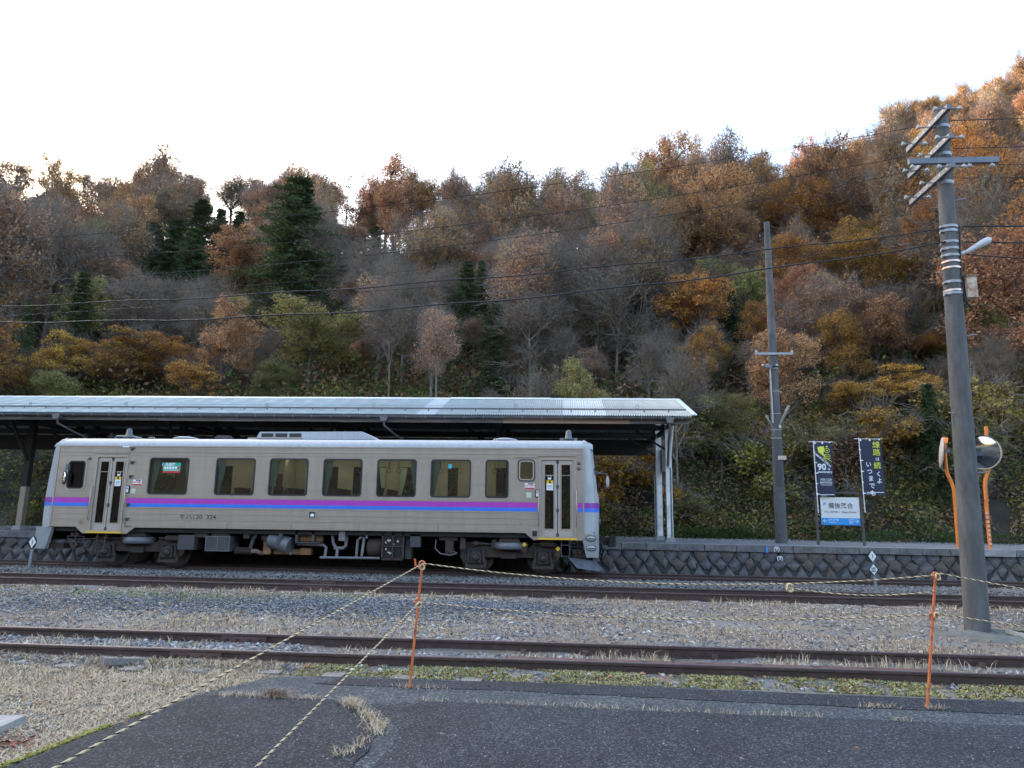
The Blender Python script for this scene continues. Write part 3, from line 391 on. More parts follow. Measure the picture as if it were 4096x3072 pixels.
(75.6, 111.4, 'rust', 1.0, 64, 'hu'), (79.8, 110.8, 'rust', 0.78, 97, 'hu'), (-47.5, 113.9, 'rust', 1.02, 104, 'ds'), (42.8, 113.7, 'sparse', 0.94, 0, 'gs'),
(50.3, 115.2, 'sparse', 0.95, 227, 'gs'), (54.8, 115.3, 'rust', 1.06, 259, 'gs'), (61.0, 114.1, 'rust', 1.19, 85, 'hs'), (65.1, 114.2, 'rust', 1.23, 232, 'hu'),
(72.0, 115.3, 'sparse', 0.91, 254, 'hu'), (77.5, 113.6, 'rust', 1.22, 94, 'hu'), (80.6, 115.1, 'rust', 1.21, 208, 'hu'), (48.5, 118.7, 'rust', 1.17, 158, 'gs'),
(54.0, 120.7, 'rust', 0.96, 82, 'gs'), (60.9, 117.9, 'rust', 0.78, 117, 'gs'), (66.0, 119.3, 'rust', 0.89, 162, 'hs'), (70.5, 119.8, 'rust', 1.04, 35, 'hs'),
(77.4, 120.6, 'rust', 0.81, 357, 'hu'), (82.8, 118.5, 'sparse', 1.03, 256, 'hu'), (87.4, 118.2, 'rust', 0.95, 251, 'hu'), (55.2, 122.9, 'rust', 1.02, 336, 'gs'),
(61.0, 125.5, 'sparse', 1.14, 316, 'gs'), (65.0, 124.4, 'sparse', 1.27, 217, 'gs'), (71.8, 124.5, 'rust', 0.82, 86, 'hs'), (78.4, 125.0, 'rust', 1.29, 157, 'hs'),
(82.8, 124.4, 'rust', 0.74, 301, 'hs'), (87.4, 124.1, 'rust', 1.1, 253, 'hu'), (94.0, 124.7, 'orange', 1.23, 295, 'hu'), (61.5, 129.0, 'sparse', 0.94, 220, 'gs'),
(65.3, 130.3, 'rust', 1.26, 132, 'gs'), (71.1, 130.3, 'rust', 0.95, 250, 'hs'), (77.8, 129.6, 'sparse', 0.98, 26, 'hs'), (82.8, 128.7, 'sparse', 0.97, 69, 'hs'),
(88.5, 128.1, 'rust', 0.93, 195, 'hs'), (95.0, 130.0, 'rust', 0.98, 316, 'hs'), (71.3, 132.8, 'rust', 0.73, 193, 'hs'), (79.4, 133.9, 'rust', 1.25, 247, 'hs'),
(84.6, 132.9, 'rust', 0.83, 265, 'hs'), (88.7, 134.7, 'sparse', 0.84, 325, 'hs'), (94.3, 134.1, 'orange', 1.28, 352, 'hs'), (78.3, 137.9, 'sparse', 1.05, 251, 'hs'),
(85.2, 139.1, 'rust', 0.76, 14, 'hs'), (91.3, 139.7, 'rust', 0.93, 353, 'hs'), (96.3, 137.9, 'rust', 0.75, 321, 'hs'), (103.5, 140.6, 'orange', 0.97, 34, 'hs'),
(96.1, 144.0, 'sparse', 0.95, 20, 'hs'), (103.9, 144.0, 'orange', 1.29, 309, 'hs'), (109.0, 144.7, 'rust', 0.91, 59, 'hs'), (-99.8, 107.0, 'sparse', 0.95, 292, 'as'),
(-98.1, 101.4, 'sparse', 1.33, 271, 'as'), (-94.4, 105.9, 'sparse', 0.96, 183, 'as'), (-90.2, 102.3, 'sparse', 1.14, 335, 'as'), (-84.4, 103.2, 'sparse', 0.87, 101, 'bs'),
(-82.2, 101.7, 'rust', 1.25, 142, 'bs'), (-76.6, 107.7, 'sparse', 0.9, 47, 'bs'), (-74.7, 103.8, 'sparse', 1.16, 168, 'bs'), (-71.2, 106.8, 'sparse', 0.98, 26, 'bs'),
(-68.4, 103.9, 'sparse', 0.92, 268, 'bs'), (-63.9, 105.8, 'rust', 0.94, 248, 'cs'), (-61.2, 106.0, 'sparse', 1.09, 211, 'cs'), (-54.0, 110.7, 'sparse', 1.2, 301, 'cs'),
(-47.8, 106.6, 'sparse', 1.03, 263, 'cs'), (-45.9, 107.3, 'sparse', 1.29, 351, 'cs'), (-43.1, 112.2, 'sparse', 1.09, 356, 'ds'), (-32.1, 110.7, 'rust', 1.21, 258, 'ds'),
(-30.4, 107.0, 'sparse', 0.9, 75, 'ds'), (-26.5, 106.5, 'sparse', 0.89, 261, 'ds'), (-22.7, 106.3, 'rust', 1.19, 105, 'es'), (-16.4, 105.5, 'rust', 1.32, 250, 'es'),
(-14.0, 102.0, 'rust', 0.93, 181, 'es'), (-8.4, 99.0, 'rust', 1.12, 353, 'es'), (-3.4, 95.4, 'sparse', 1.1, 211, 'es'), (-1.6, 92.5, 'sparse', 0.99, 171, 'es'),
(1.1, 96.0, 'rust', 1.13, 290, 'fs'), (7.3, 92.5, 'sparse', 0.94, 345, 'fs'), (11.5, 90.7, 'rust', 1.15, 147, 'fs'), (14.4, 90.0, 'sparse', 0.87, 322, 'fs'),
(21.6, 91.9, 'sparse', 0.8, 6, 'fs'), (26.7, 97.5, 'rust', 1.06, 232, 'fs'), (32.9, 96.4, 'sparse', 0.88, 259, 'gs'), (35.8, 97.6, 'sparse', 1.19, 227, 'gs'),
(39.7, 107.2, 'rust', 1.08, 199, 'gs'), (43.1, 106.4, 'rust', 1.01, 144, 'gs'), (45.8, 113.4, 'sparse', 0.96, 133, 'gs'), (53.2, 116.3, 'sparse', 0.9, 359, 'gs'),
(56.7, 118.6, 'sparse', 1.11, 195, 'gs'), (58.5, 123.7, 'rust', 0.88, 171, 'gs'), (61.6, 122.0, 'sparse', 0.77, 64, 'gs'), (63.0, 129.2, 'rust', 0.79, 275, 'gs'),
(65.7, 127.1, 'rust', 1.19, 311, 'gs'), (68.4, 126.6, 'rust', 1.19, 242, 'hs'), (74.1, 132.0, 'sparse', 0.76, 316, 'hs'), (77.4, 133.1, 'rust', 0.95, 244, 'hs'),
(81.8, 132.2, 'rust', 0.79, 243, 'hs'), (87.0, 135.8, 'rust', 1.04, 18, 'hs'), (92.4, 136.8, 'sparse', 1.14, 66, 'hs'), (95.0, 141.0, 'sparse', 1.02, 3, 'hs'),
(-22.7, 33.4, 'sparse', 0.22, 260, 'bl', 1.15), (-18.1, 33.5, 'bare', 0.24, 227, 'cl', 1.15), (-3.5, 35.0, 'bare', 0.2, 198, 'el', 1.15), (0.8, 32.7, 'olive', 0.45, 315, 'fl', 1.15),
(7.1, 32.9, 'olive', 0.39, 250, 'fl', 1.15), (10.2, 34.0, 'rust', 0.46, 243, 'gl', 1.15), (10.7, 36.9, 'sparse', 0.36, 322, 'gl', 1.15), (17.9, 37.7, 'cedar', 0.22, 279, 'gl', 1.15),
(-9.6, 40.7, 'bare', 0.58, 212, 'dl', 1.15), (-4.0, 40.2, 'cedar', 0.42, 73, 'el', 1.15), (0.1, 40.2, 'bare', 0.35, 255, 'el', 1.15), (1.5, 38.8, 'sparse', 0.34, 108, 'fl', 1.15),
(5.7, 40.9, 'bare', 0.35, 86, 'fl', 1.15), (8.4, 41.0, 'bare', 0.41, 223, 'fl', 1.15), (12.4, 39.2, 'bare', 0.35, 127, 'gl', 1.15), (14.2, 40.5, 'sparse', 0.58, 58, 'gl', 1.15),
(20.2, 38.6, 'bare', 0.32, 8, 'hl', 1.15), (23.1, 40.7, 'cedar', 0.45, 125, 'hl', 1.15), (-39.0, 43.7, 'yellow', 0.54, 151, 'al', 1.15), (-34.0, 41.3, 'cedar', 0.3, 75, 'bl', 1.15),
(-30.7, 41.5, 'cedar', 0.44, 218, 'bl', 1.15), (-23.5, 43.8, 'bare', 0.55, 76, 'cl', 1.15), (-18.2, 42.2, 'bare', 0.34, 287, 'cl', 1.15), (-14.2, 43.5, 'olive', 0.28, 273, 'dl', 1.15),
(-2.4, 43.0, 'sparse', 0.8, 49, 'el', 1.15), (8.9, 43.4, 'yellow', 0.45, 280, 'fl', 1.15), (16.4, 42.5, 'sparse', 0.56, 262, 'gl', 1.15), (-39.3, 46.6, 'bare', 0.61, 102, 'al', 1.15),
(-32.9, 45.5, 'cedar', 0.39, 98, 'bl', 1.15), (-25.1, 45.5, 'bare', 0.53, 92, 'cl', 1.15), (-20.6, 44.5, 'sparse', 0.26, 285, 'cl', 1.15), (-11.3, 44.4, 'bare', 0.64, 146, 'dl', 1.15),
(21.0, 46.0, 'bare', 0.52, 232, 'gl', 1.15), (26.9, 45.3, 'olive', 0.67, 220, 'hl', 1.15), (-33.8, 49.0, 'rust', 0.73, 352, 'bl', 1.15), (-29.8, 48.8, 'bare', 0.55, 87, 'cl', 1.15),
(-28.3, 49.4, 'sparse', 0.49, 76, 'cl', 1.15), (-21.0, 48.1, 'bare', 0.24, 35, 'cl', 1.15), (-18.8, 48.6, 'bare', 0.23, 112, 'dl', 1.15), (-14.3, 48.4, 'cedar', 0.45, 325, 'dl', 1.15),
(0.5, 49.6, 'bare', 0.61, 173, 'fm', 1.15), (11.5, 48.2, 'cedar', 0.33, 44, 'fm', 1.15), (21.1, 49.7, 'orange', 0.43, 193, 'gm', 1.15), (-45.5, 52.0, 'cedar', 0.4, 174, 'al', 1.15),
(-36.3, 52.0, 'sparse', 0.75, 50, 'bl', 1.15), (-8.6, 52.8, 'bare', 0.57, 5, 'em', 1.15), (-0.4, 51.5, 'bare', 0.77, 161, 'em', 1.15), (2.7, 51.2, 'bare', 0.7, 306, 'fm', 1.15),
(13.9, 52.5, 'orange', 0.53, 323, 'fm', 1.15), (16.4, 51.2, 'orange', 0.75, 264, 'gm', 1.15), (19.7, 51.5, 'bare', 0.43, 185, 'gm', 1.15), (23.1, 50.2, 'olive', 0.42, 230, 'gm', 1.15),
(33.2, 52.4, 'rust', 0.71, 282, 'hm', 1.15), (-50.8, 54.3, 'yellow', 0.52, 291, 'am', 1.15), (-46.6, 53.7, 'sparse', 0.52, 283, 'am', 1.15), (-36.4, 55.2, 'olive', 0.46, 282, 'bm', 1.15),
(-30.3, 55.7, 'rust', 0.34, 317, 'cm', 1.15), (-27.0, 55.4, 'olive', 0.36, 204, 'cm', 1.15), (-26.2, 53.4, 'cedar', 0.27, 270, 'cm', 1.15), (-6.6, 53.8, 'cedar', 0.38, 170, 'em', 1.15),
(10.0, 55.5, 'sparse', 0.56, 102, 'fm', 1.15), (30.1, 54.2, 'olive', 0.53, 318, 'hm', 1.15), (34.5, 54.4, 'bare', 0.66, 27, 'hm', 1.15), (-52.2, 58.9, 'rust', 0.56, 239, 'am', 1.15),
(-49.2, 58.6, 'sparse', 0.52, 12, 'am', 1.15), (-43.0, 58.7, 'bare', 0.54, 111, 'bm', 1.15), (-38.4, 58.5, 'rust', 0.43, 339, 'bm', 1.15), (-17.5, 57.5, 'sparse', 0.64, 334, 'dm', 1.15),
(-10.6, 58.1, 'sparse', 0.47, 108, 'em', 1.15), (-6.0, 58.2, 'cedar', 0.49, 316, 'em', 1.15), (-1.8, 56.9, 'cedar', 0.3, 136, 'em', 1.15), (1.3, 57.6, 'bare', 0.81, 351, 'fm', 1.15),
(5.1, 58.7, 'sparse', 0.57, 108, 'fm', 1.15), (13.4, 57.0, 'sparse', 0.52, 322, 'fm', 1.15), (20.8, 58.2, 'sparse', 0.56, 74, 'gm', 1.15), (29.5, 56.3, 'bare', 0.69, 220, 'hm', 1.15),
(34.4, 58.9, 'orange', 0.63, 184, 'hm', 1.15), (39.1, 58.8, 'orange', 0.75, 203, 'hm', 1.15), (-51.3, 60.4, 'sparse', 0.68, 168, 'am', 1.15), (-37.3, 61.6, 'sparse', 0.3, 166, 'cm', 1.15),
(-32.8, 60.4, 'rust', 0.25, 220, 'cm', 1.15), (-16.9, 59.5, 'bare', 0.69, 250, 'dm', 1.15), (-0.9, 59.4, 'olive', 0.6, 135, 'em', 1.15), (14.3, 59.2, 'orange', 0.52, 75, 'fm', 1.15),
(17.7, 61.2, 'sparse', 0.61, 250, 'gm', 1.15), (30.6, 61.8, 'orange', 0.5, 123, 'gm', 1.15), (35.5, 61.8, 'bare', 0.67, 260, 'hm', 1.15), (39.8, 61.7, 'orange', 0.56, 102, 'hm', 1.15),
(-51.0, 63.2, 'olive', 0.73, 117, 'bm', 1.15), (-49.2, 64.3, 'cedar', 0.35, 293, 'bm', 1.15), (-39.2, 62.3, 'rust', 0.36, 164, 'cm', 1.15), (-36.9, 63.3, 'bare', 0.3, 14, 'cm', 1.15),
(-25.4, 62.4, 'olive', 0.69, 161, 'dm', 1.15), (-8.3, 63.1, 'rust', 0.75, 258, 'em', 1.15), (-2.5, 64.8, 'sparse', 0.67, 110, 'em', 1.15), (6.8, 63.6, 'sparse', 0.74, 89, 'fm', 1.15),
(15.9, 64.9, 'sparse', 0.78, 124, 'fm', 1.15), (24.7, 64.4, 'sparse', 0.48, 236, 'gm', 1.15), (28.7, 63.3, 'orange', 0.73, 288, 'gm', 1.15), (34.3, 64.5, 'bare', 0.57, 233, 'hm', 1.15),
]
# ================================================================== SETTING
YS, YM, YT = 8.804, 16.607, 21.002      # centre lines: weedy siding, middle track, platform track
def gz(x, y):
    """height of the ground between the tracks"""
    x = np.asarray(x, float); y = np.asarray(y, float)
    z = -.158+.03*(vnoise(x, y, 1.3, 5)-.5)+.012*(vnoise(x, y, .35, 6)-.5)
    z = z+.05*smoothstep(7.82, 8.12, y)*(1-smoothstep(9.5, 10.2, y))+.028*smoothstep(9.5, 10.2, y)*(1-smoothstep(14.6, 15.6, y))
    z = z+.05*np.exp(-(((x+4.2)/2.6)**2+((y-13.6)/.9)**2))        # low heaps of spare ballast
    z = z-.05*smoothstep(19.6, 22, y)
    z = z-.045*smoothstep(-3.4, -2.9, x)*(np.abs(y-8.804) < .5)
    z = z-.06*((x > np.interp(y, [-12, 4.8, 6.0, 6.8, 7.2], [-4.2, -3.55, -3.4, -3.28, -3.15])) & (x < 9.3) & (y < 7.7))
    return z
def axis(lo, a, b, hi, step, k):
    return np.unique(np.concatenate([np.linspace(lo, a, k), np.arange(a, b, step), np.linspace(b, hi, k)]))
def grid(xs, ys, zf):
    X, Y = np.meshgrid(xs, ys); V = np.stack([X.ravel(), Y.ravel(), zf(X, Y).ravel()], 1); n = len(xs)
    i = (np.arange(len(ys)-1)[:, None]*n+np.arange(n-1)[None]).ravel()
    return V, np.stack([i, i+1, i+n+1, i+n], 1)

# colours of the bare ground: grey grit, straw coloured dead grass mat, a little moss
def groundmat():
    m = bpy.data.materials.new('weedy_gravel'); t, b = nodes(m); N = t.nodes.new; L = t.links.new
    tc = N('ShaderNodeTexCoord')
    def noise(s, d=5, r=.6):
        n = N('ShaderNodeTexNoise'); n.inputs['Scale'].default_value = s; n.inputs['Detail'].default_value = d; n.inputs['Roughness'].default_value = r
        L(tc.outputs['Object'], n.inputs['Vector']); return n.outputs[0]
    def ramp(src, a, b_, ca, cb):
        r = N('ShaderNodeValToRGB'); e = r.color_ramp.elements; e[0].position = a; e[1].position = b_; e[0].color = (*ca, 1); e[1].color = (*cb, 1); L(src, r.inputs[0]); return r.outputs[0]
    def mix(f, a, b_):
        x = N('ShaderNodeMixRGB'); L(f, x.inputs[0]); L(a, x.inputs[1]); L(b_, x.inputs[2]); return x.outputs[0]
    grit = ramp(noise(38, 8, .75), .36, .68, (.09, .092, .095), (.36, .36, .36))
    straw = ramp(noise(55, 6, .7), .3, .72, (.11, .092, .07), (.36, .31, .235))
    moss = ramp(noise(30), .3, .7, (.09, .11, .03), (.25, .27, .09))
    c = mix(ramp(noise(.75, 6, .65), .38, .56, (0, 0, 0), (1, 1, 1)), grit, straw)
    c = mix(ramp(noise(.42, 5, .7), .6, .72, (0, 0, 0), (.7, .7, .7)), c, moss)
    L(c, b.inputs['Base Color']); b.inputs['Roughness'].default_value = .95; b.inputs['Specular IOR Level'].default_value = .15
    bp = N('ShaderNodeBump'); bp.inputs['Strength'].default_value = .9; bp.inputs['Distance'].default_value = .03; L(noise(60, 6, .7), bp.inputs['Height']); L(bp.outputs[0], b.inputs['Normal'])
    return m
xs = axis(-165, -26, 20, 170, .2, 14); ys = np.unique(np.concatenate([np.linspace(-75, 2, 8), np.arange(2, 9, .12), np.arange(9, 23, .2), np.linspace(23, 33, 6)]))
V, F = grid(xs, ys, gz)
V[:, 2] = np.where(V[:, 1] < 1.5, -.16, V[:, 2])
tag(link('ground', npmesh('ground', V, F, groundmat(), True)), kind='structure')

# asphalt yard in front, older pale strip and newer dark patches laid on it
def asphaltmat(name, lo, mid, hi, cell, patch):
    m = bpy.data.materials.new(name); t, b = nodes(m); N = t.nodes.new; L = t.links.new; tc = N('ShaderNodeTexCoord')
    v = N('ShaderNodeTexVoronoi'); v.inputs['Scale'].default_value = cell; v.inputs['Randomness'].default_value = 1; L(tc.outputs['Object'], v.inputs['Vector'])
    sp = N('ShaderNodeSeparateColor'); L(v.outputs['Color'], sp.inputs[0])
    r = N('ShaderNodeValToRGB'); e = r.color_ramp.elements; e[0].position = .05; e[1].position = .98; e[0].color = (*lo, 1); e[1].color = (*hi, 1); q = e.new(.72); q.color = (*mid, 1); L(sp.outputs[0], r.inputs[0])
    n = N('ShaderNodeTexNoise'); n.inputs['Scale'].default_value = 1.1; n.inputs['Detail'].default_value = 7; n.inputs['Roughness'].default_value = .65; L(tc.outputs['Object'], n.inputs['Vector'])
    r2 = N('ShaderNodeValToRGB'); r2.color_ramp.elements[0].position = .36; r2.color_ramp.elements[1].position = .66; r2.color_ramp.elements[0].color = (*patch[0], 1); r2.color_ramp.elements[1].color = (*patch[1], 1); L(n.outputs[0], r2.inputs[0])
    mx = N('ShaderNodeMixRGB'); mx.blend_type = 'MULTIPLY'; mx.inputs[0].default_value = 1; L(r.outputs[0], mx.inputs[1]); L(r2.outputs[0], mx.inputs[2]); L(mx.outputs[0], b.inputs['Base Color'])
    b.inputs['Roughness'].default_value = .8; b.inputs['Specular IOR Level'].default_value = .35
    bp = N('ShaderNodeBump'); bp.inputs['Strength'].default_value = 1; bp.inputs['Distance'].default_value = .012; bp.invert = True; L(v.outputs['Distance'], bp.inputs['Height']); L(bp.outputs[0], b.inputs['Normal'])
    return m
asph = asphaltmat('asphalt', (.011, .0145, .019), (.027, .034, .043), (.105, .12, .135), 75, ((.72, .72, .75), (1.25, 1.25, 1.22)))
asph2 = asphaltmat('asphalt_pale', (.024, .031, .037), (.054, .067, .078), (.15, .17, .185), 60, ((.8, .82, .85), (1.2, 1.2, 1.12)))
asph3 = asphaltmat('asphalt_dark', (.008, .011, .0155), (.020, .0255, .034), (.09, .105, .12), 80, ((.7, .7, .74), (1.2, 1.2, 1.2)))
def edged(mb, pts, z0, z1, jit=.02, n=14):
    """slab from an outline whose edges wander a little"""
    P = []
    for i in range(len(pts)):
        a, b = pts[i], pts[(i+1) % len(pts)]; k = max(2, int(math.hypot(b[0]-a[0], b[1]-a[1])*n/3))
        for j in range(min(k, 120)):
            t = j/min(k, 120); P.append((a[0]+(b[0]-a[0])*t+random.uniform(-jit, jit), a[1]+(b[1]-a[1])*t+random.uniform(-jit, jit)))
    return mb.prism(P, z0, z1, 'z')
struct('asphalt_yard', edged(MB(), [(-4.3, -12), (9.5, -12), (9.5, 7.62), (4.5, 7.72), (-.4, 7.86), (-2.2, 7.84), (-3.0, 7.7), (-3.28, 7.2), (-3.40, 6.8), (-3.53, 6.0), (-3.68, 4.8)], -.3, -.152), asph2)
struct('asphalt_patch', edged(MB(), [(-4.2, -11), (-1.78, -11), (-1.42, 5.2), (-1.45, 6.2), (-1.95, 6.78), (-3.05, 6.88), (-3.36, 6.82), (-3.50, 6.0), (-3.65, 4.8)], -.22, -.142, .03), asph3)
struct('asphalt_overlay', edged(MB(), [(-1.30, -11), (9.3, -11), (9.3, 6.62), (3.1, 6.80), (-1.2, 6.90), (-1.72, 6.72), (-1.28, 6.0)], -.22, -.145, .03), asph)
struct('asphalt_edge_strip', edged(MB(), [(-2.5, 7.42), (-.6, 7.42), (3.2, 7.22), (9.2, 7.16), (9.2, 7.55), (4.4, 7.66), (-.4, 7.80), (-2.3, 7.72)], -.22, -.1465, .025), asph3)
struct('side_lane', edged(MB(), [(7.6, 10.4), (16, 9.6), (18, 15.5), (7.9, 15.2)], -.24, -.125, .05), asph2)

# ------------------------------------------------------------------ tracks
railm = mat('rail_steel', (.072, .046, .041), .55, .35, var=.4, scale=9, bump=.15, bscale=40, dirt=(.055, .038, .034), dscale=2.5)
railtop = mat('rail_running_face', (.14, .12, .125), .45, .6, var=.3, scale=5, stretch=(1, 30, 1), dirt=(.10, .06, .05), dscale=2.5, damt=.7)
rust = mat('rust_plate', (.105, .058, .050), .7, .2, var=.35, scale=14, bump=.2, dirt=(.07, .04, .035), dscale=3)
wood = mat('old_sleeper_wood', (.19, .175, .165), .9, var=.45, scale=4, stretch=(14, 1.2, 14), bump=.5, bscale=16)
dark = mat('dark_iron', (.045, .036, .032), .6, .3, var=.4, scale=12)
def rail_mesh(x0, x1, hh=.14):
    hw, bw, wb = .032, .062, .008
    prof = [(-bw, -hh), (bw, -hh), (bw, -hh+.012), (wb, -hh+.03), (wb, -.04), (hw, -.03), (hw, -.007), (hw-.006, -.002), (-hw+.006, -.002), (-hw, -.007), (-hw, -.03), (-wb, -.04), (-wb, -hh+.03), (-bw, -hh+.012)]
    return MB().prism(prof, x0, x1, 'x').mesh('rail', railm)
top_mesh = MB().bb(-.5, .5, -.026, .026, -.002, .0005).mesh('running_face', railtop)
slp_mesh = MB().bb(-.11, .11, -1.02, 1.02, -.30, -.135).mesh('sleeper', wood)
def track(label, yc, x0, x1, sleepers, joints=()):
    t = thing('railway_track', label, 'railway track', (0, yc, 0), group='railway tracks')
    for s in (-1, 1):
        r = child('rail', rail_mesh(x0, x1), t, (0, s*.5655, 0))
        child('running_face', top_mesh, r, ((x0+x1)/2, 0, 0), scale=(x1-x0, 1, 1))
        for jx, js in joints:
            if js == s:
                for side in (-1, 1):
                    p = MB().bb(jx-.30, jx+.30, side*.012, side*.042, -.118, -.034).build('fishplate', rust, r)
                    for b in (-.22, -.08, .08, .22):
                        MB().cyl((jx+b, side*.042, -.075), (jx+b, side*.066, -.075), .02, n=6).build('bolt', dark, p)
    for x in sleepers:
        child('sleeper', slp_mesh, t, (x+random.uniform(-.03, .03), random.uniform(-.05, .05), random.uniform(-.012, .0)), (0, 0, random.uniform(-.03, .03)))
    return t
sd = track('rusty weed grown siding track nearest the asphalt, with a flat check plate', YS, -40, 40, np.arange(-5.4, -.7, .74), [(-4.15, -1), (-4.1, 1)])
track('middle track between the two platforms of ballast, no train on it', YM, -60, 60, np.arange(-21, 16, .72), [(-5.47, -1), (-5.7, 1)])
track('platform track the silver railcar stands on', YT, -60, 60, np.arange(-21, 15, .72))
# flat check plates between the siding rails, sleeper end and timber offcut
for i, (a, b) in enumerate([(-.62, 1.2), (1.21, 3.0), (3.01, 4.0)]):
    p = MB().bb(a, b, -.505, -.385, -.03, -.006).build('check_plate', rust, sd)
    for q in np.arange(a+.28, b-.1, .62): MB().cyl((q, -.445, -.0055), (q, -.445, -.0045), .05, n=10).build('slot_shade', dark, p).scale = (1, 1, 1)  # dark discs laid on the plate for the shade inside its slots
for q in np.arange(-.5, 6.5, .78): MB().box((q, .49, -.105), (.07, .035, .06)).build('rail_anchor', rust, sd)
t = thing('timber_offcut', 'weathered grey timber sleeper end sticking out beside the siding rail', 'timber', (-4.85, 8.0, -.105), (0, R(7), R(48)))
MB().box((0, 0, 0), (.46, .13, .07)).build('beam', wood, t); MB().cyl((-.06, 0, .045), (-.06, 0, .06), .028, n=8).build('bolt_head', dark, t)
t = thing('concrete_trough_lid', 'pale slab lying against the middle track rail', 'slab', (-10.6, 15.7, -.135), (0, 0, R(4)))
MB().box((0, 0, 0), (.6, .12, .04)).build('slab', mat('pale_concrete', (.25, .25, .25), .9, var=.2, scale=8, bump=.3), t)

# ------------------------------------------------------------------ loose stones (too many to count)
OCT = np.array([(1,0,0),(-1,0,0),(0,1,0),(0,-1,0),(0,0,1),(0,0,-1)], float)
OCF = np.array([(0,2,4),(2,1,4),(1,3,4),(3,0,4),(2,0,5),(1,2,5),(3,1,5),(0,3,5)])
def stones(name, P, size, m, flat=.65):
    n = len(P); S = size[:, None, None]*rng.uniform(.55, 1.25, (n, 6, 1)); V = OCT[None]*S
    V = V+rng.normal(0, .16, V.shape)*size[:, None, None]; V[:, :, 2] *= flat
    a = rng.uniform(0, 6.28, n); ca, sa = np.cos(a)[:, None], np.sin(a)[:, None]
    X = V[:, :, 0]*ca-V[:, :, 1]*sa; Y = V[:, :, 0]*sa+V[:, :, 1]*ca; tl = rng.normal(0, .5, n)[:, None]
    Z = V[:, :, 2]+X*tl*.6; V = np.stack([X, Y, Z], 2)+P[:, None, :]
    F = (OCF[None]+(np.arange(n)*6)[:, None, None]).reshape(-1, 3)
    return tag(link(name, npmesh(name, V.reshape(-1, 3), F, m)), kind='stuff')
def stonemat(name, cols):
    m = bpy.data.materials.new(name); t, b = nodes(m); g = t.nodes.new('ShaderNodeNewGeometry'); r = t.nodes.new('ShaderNodeValToRGB'); e = r.color_ramp.elements
    while len(e) < len(cols): e.new(.5)
    for i, c in enumerate(cols): e[i].position = i/(len(cols)-1); e[i].color = (*c, 1)
    t.links.new(g.outputs['Random Per Island'], r.inputs[0]); t.links.new(r.outputs[0], b.inputs['Base Color']); b.inputs['Roughness'].default_value = .85
    b.inputs['Specular IOR Level'].default_value = .25; return m
ball_m = stonemat('ballast_stone', [(.06, .063, .066), (.16, .16, .16), (.10, .105, .105), (.22, .215, .2), (.13, .11, .09), (.17, .175, .18)])
pale_m = stonemat('pale_gravel', [(.035, .038, .044), (.24, .25, .265), (.10, .105, .115), (.36, .37, .37), (.18, .13, .105), (.19, .215, .245), (.07, .076, .084), (.55, .56, .56)])
blue_m = stonemat('blue_grey_chippings', [(.03, .036, .046), (.15, .17, .20), (.075, .088, .105), (.28, .31, .34), (.05, .056, .07)])
bm = MB(); xs_ = np.linspace(-70, 70, 60)
# ballast beds
ballm = mat('ballast_bed', (.085, .085, .085), .95, var=.6, scale=26, bump=1, bscale=34)
def bed(name, y0, y1, z):
    V, F = grid(np.linspace(-70, 70, 200), np.linspace(y0, y1, 12), lambda X, Y: z-.06*np.clip(np.maximum(y0+.3-Y, Y-y1+.3)/.3, 0, 1)+.03*(vnoise(X, Y, .5, 9)-.5))
    tag(link(name, npmesh(name, V, F, ballm, True)), kind='structure')
bed('ballast_bed', 17.3, 22.55, -.115); bed('ballast_bed', 15.75, 17.3, -.15)
def sample(n, x0, x1, y0, y1): return rng.uniform(x0, x1, n), rng.uniform(y0, y1, n)
x, y = sample(26000, -24, 17, 17.35, 20.4)
heap = .055*np.exp(-((y-18.6)/.55)**2)*(.5+vnoise(x, y, 1.2, 4))
stones('ballast', np.stack([x, y, -.118+heap+rng.uniform(0, .03, len(x))], 1), rng.uniform(.026, .06, len(x)), ball_m)
x, y = sample(5000, -24, 17, 16.1, 17.15); stones('ballast', np.stack([x, y, -.15+rng.uniform(0, .03, len(x))], 1), rng.uniform(.018, .036, len(x)), ball_m)
x, y = sample(5500, -24, 17, 21.6, 22.5); stones('ballast', np.stack([x, y, -.11+rng.uniform(0, .03, len(x))], 1), rng.uniform(.022, .045, len(x)), ball_m)
x, y = sample(34000, -19, 14, 9.45, 15.85); k = rng.random(len(x)) < .25+.75*(vnoise(x, y, 1.6, 11) > .42); x, y = x[k], y[k]
stones('gravel', np.stack([x, y, gz(x, y)+.004], 1), rng.gamma(2.6, .0088, len(x)).clip(.007, .07), pale_m, .4)
x = np.concatenate([rng.normal(-4.2, 1.9, 7000), rng.normal(-1.2, .9, 2600), rng.normal(-8.5, 1.6, 2600)]); y = np.concatenate([rng.normal(13.3, .75, 7000), rng.normal(13.9, .5, 2600), rng.normal(13.0, .8, 2600)])
k = (y > 9.5) & (y < 15.7); x, y = x[k], y[k]
stones('chippings', np.stack([x, y, gz(x, y)+rng.uniform(0, .03, len(x))], 1), rng.uniform(.014, .038, len(x)), blue_m, .45)
x, y = sample(15000, -8, 6.5, 7.84, 9.3); k = (np.abs(np.abs(y-YS)-.56) > .07) & ((y > 8.22) | (rng.random(len(x)) < .35)); x, y = x[k], y[k]
stones('gravel', np.stack([x, y, gz(x, y)+.004], 1), rng.gamma(2.6, .0075, len(x)).clip(.005, .05), pale_m, .55)
x, y = sample(14000, -6.5, -3.0, 4.4, 8.2); k = (vnoise(x, y, .7, 13) > .62) & (x < np.interp(y, [4.3, 5.8, 6.8, 7.7], [-3.78, -3.57, -3.40, -3.0])-.02); x, y = x[k], y[k]
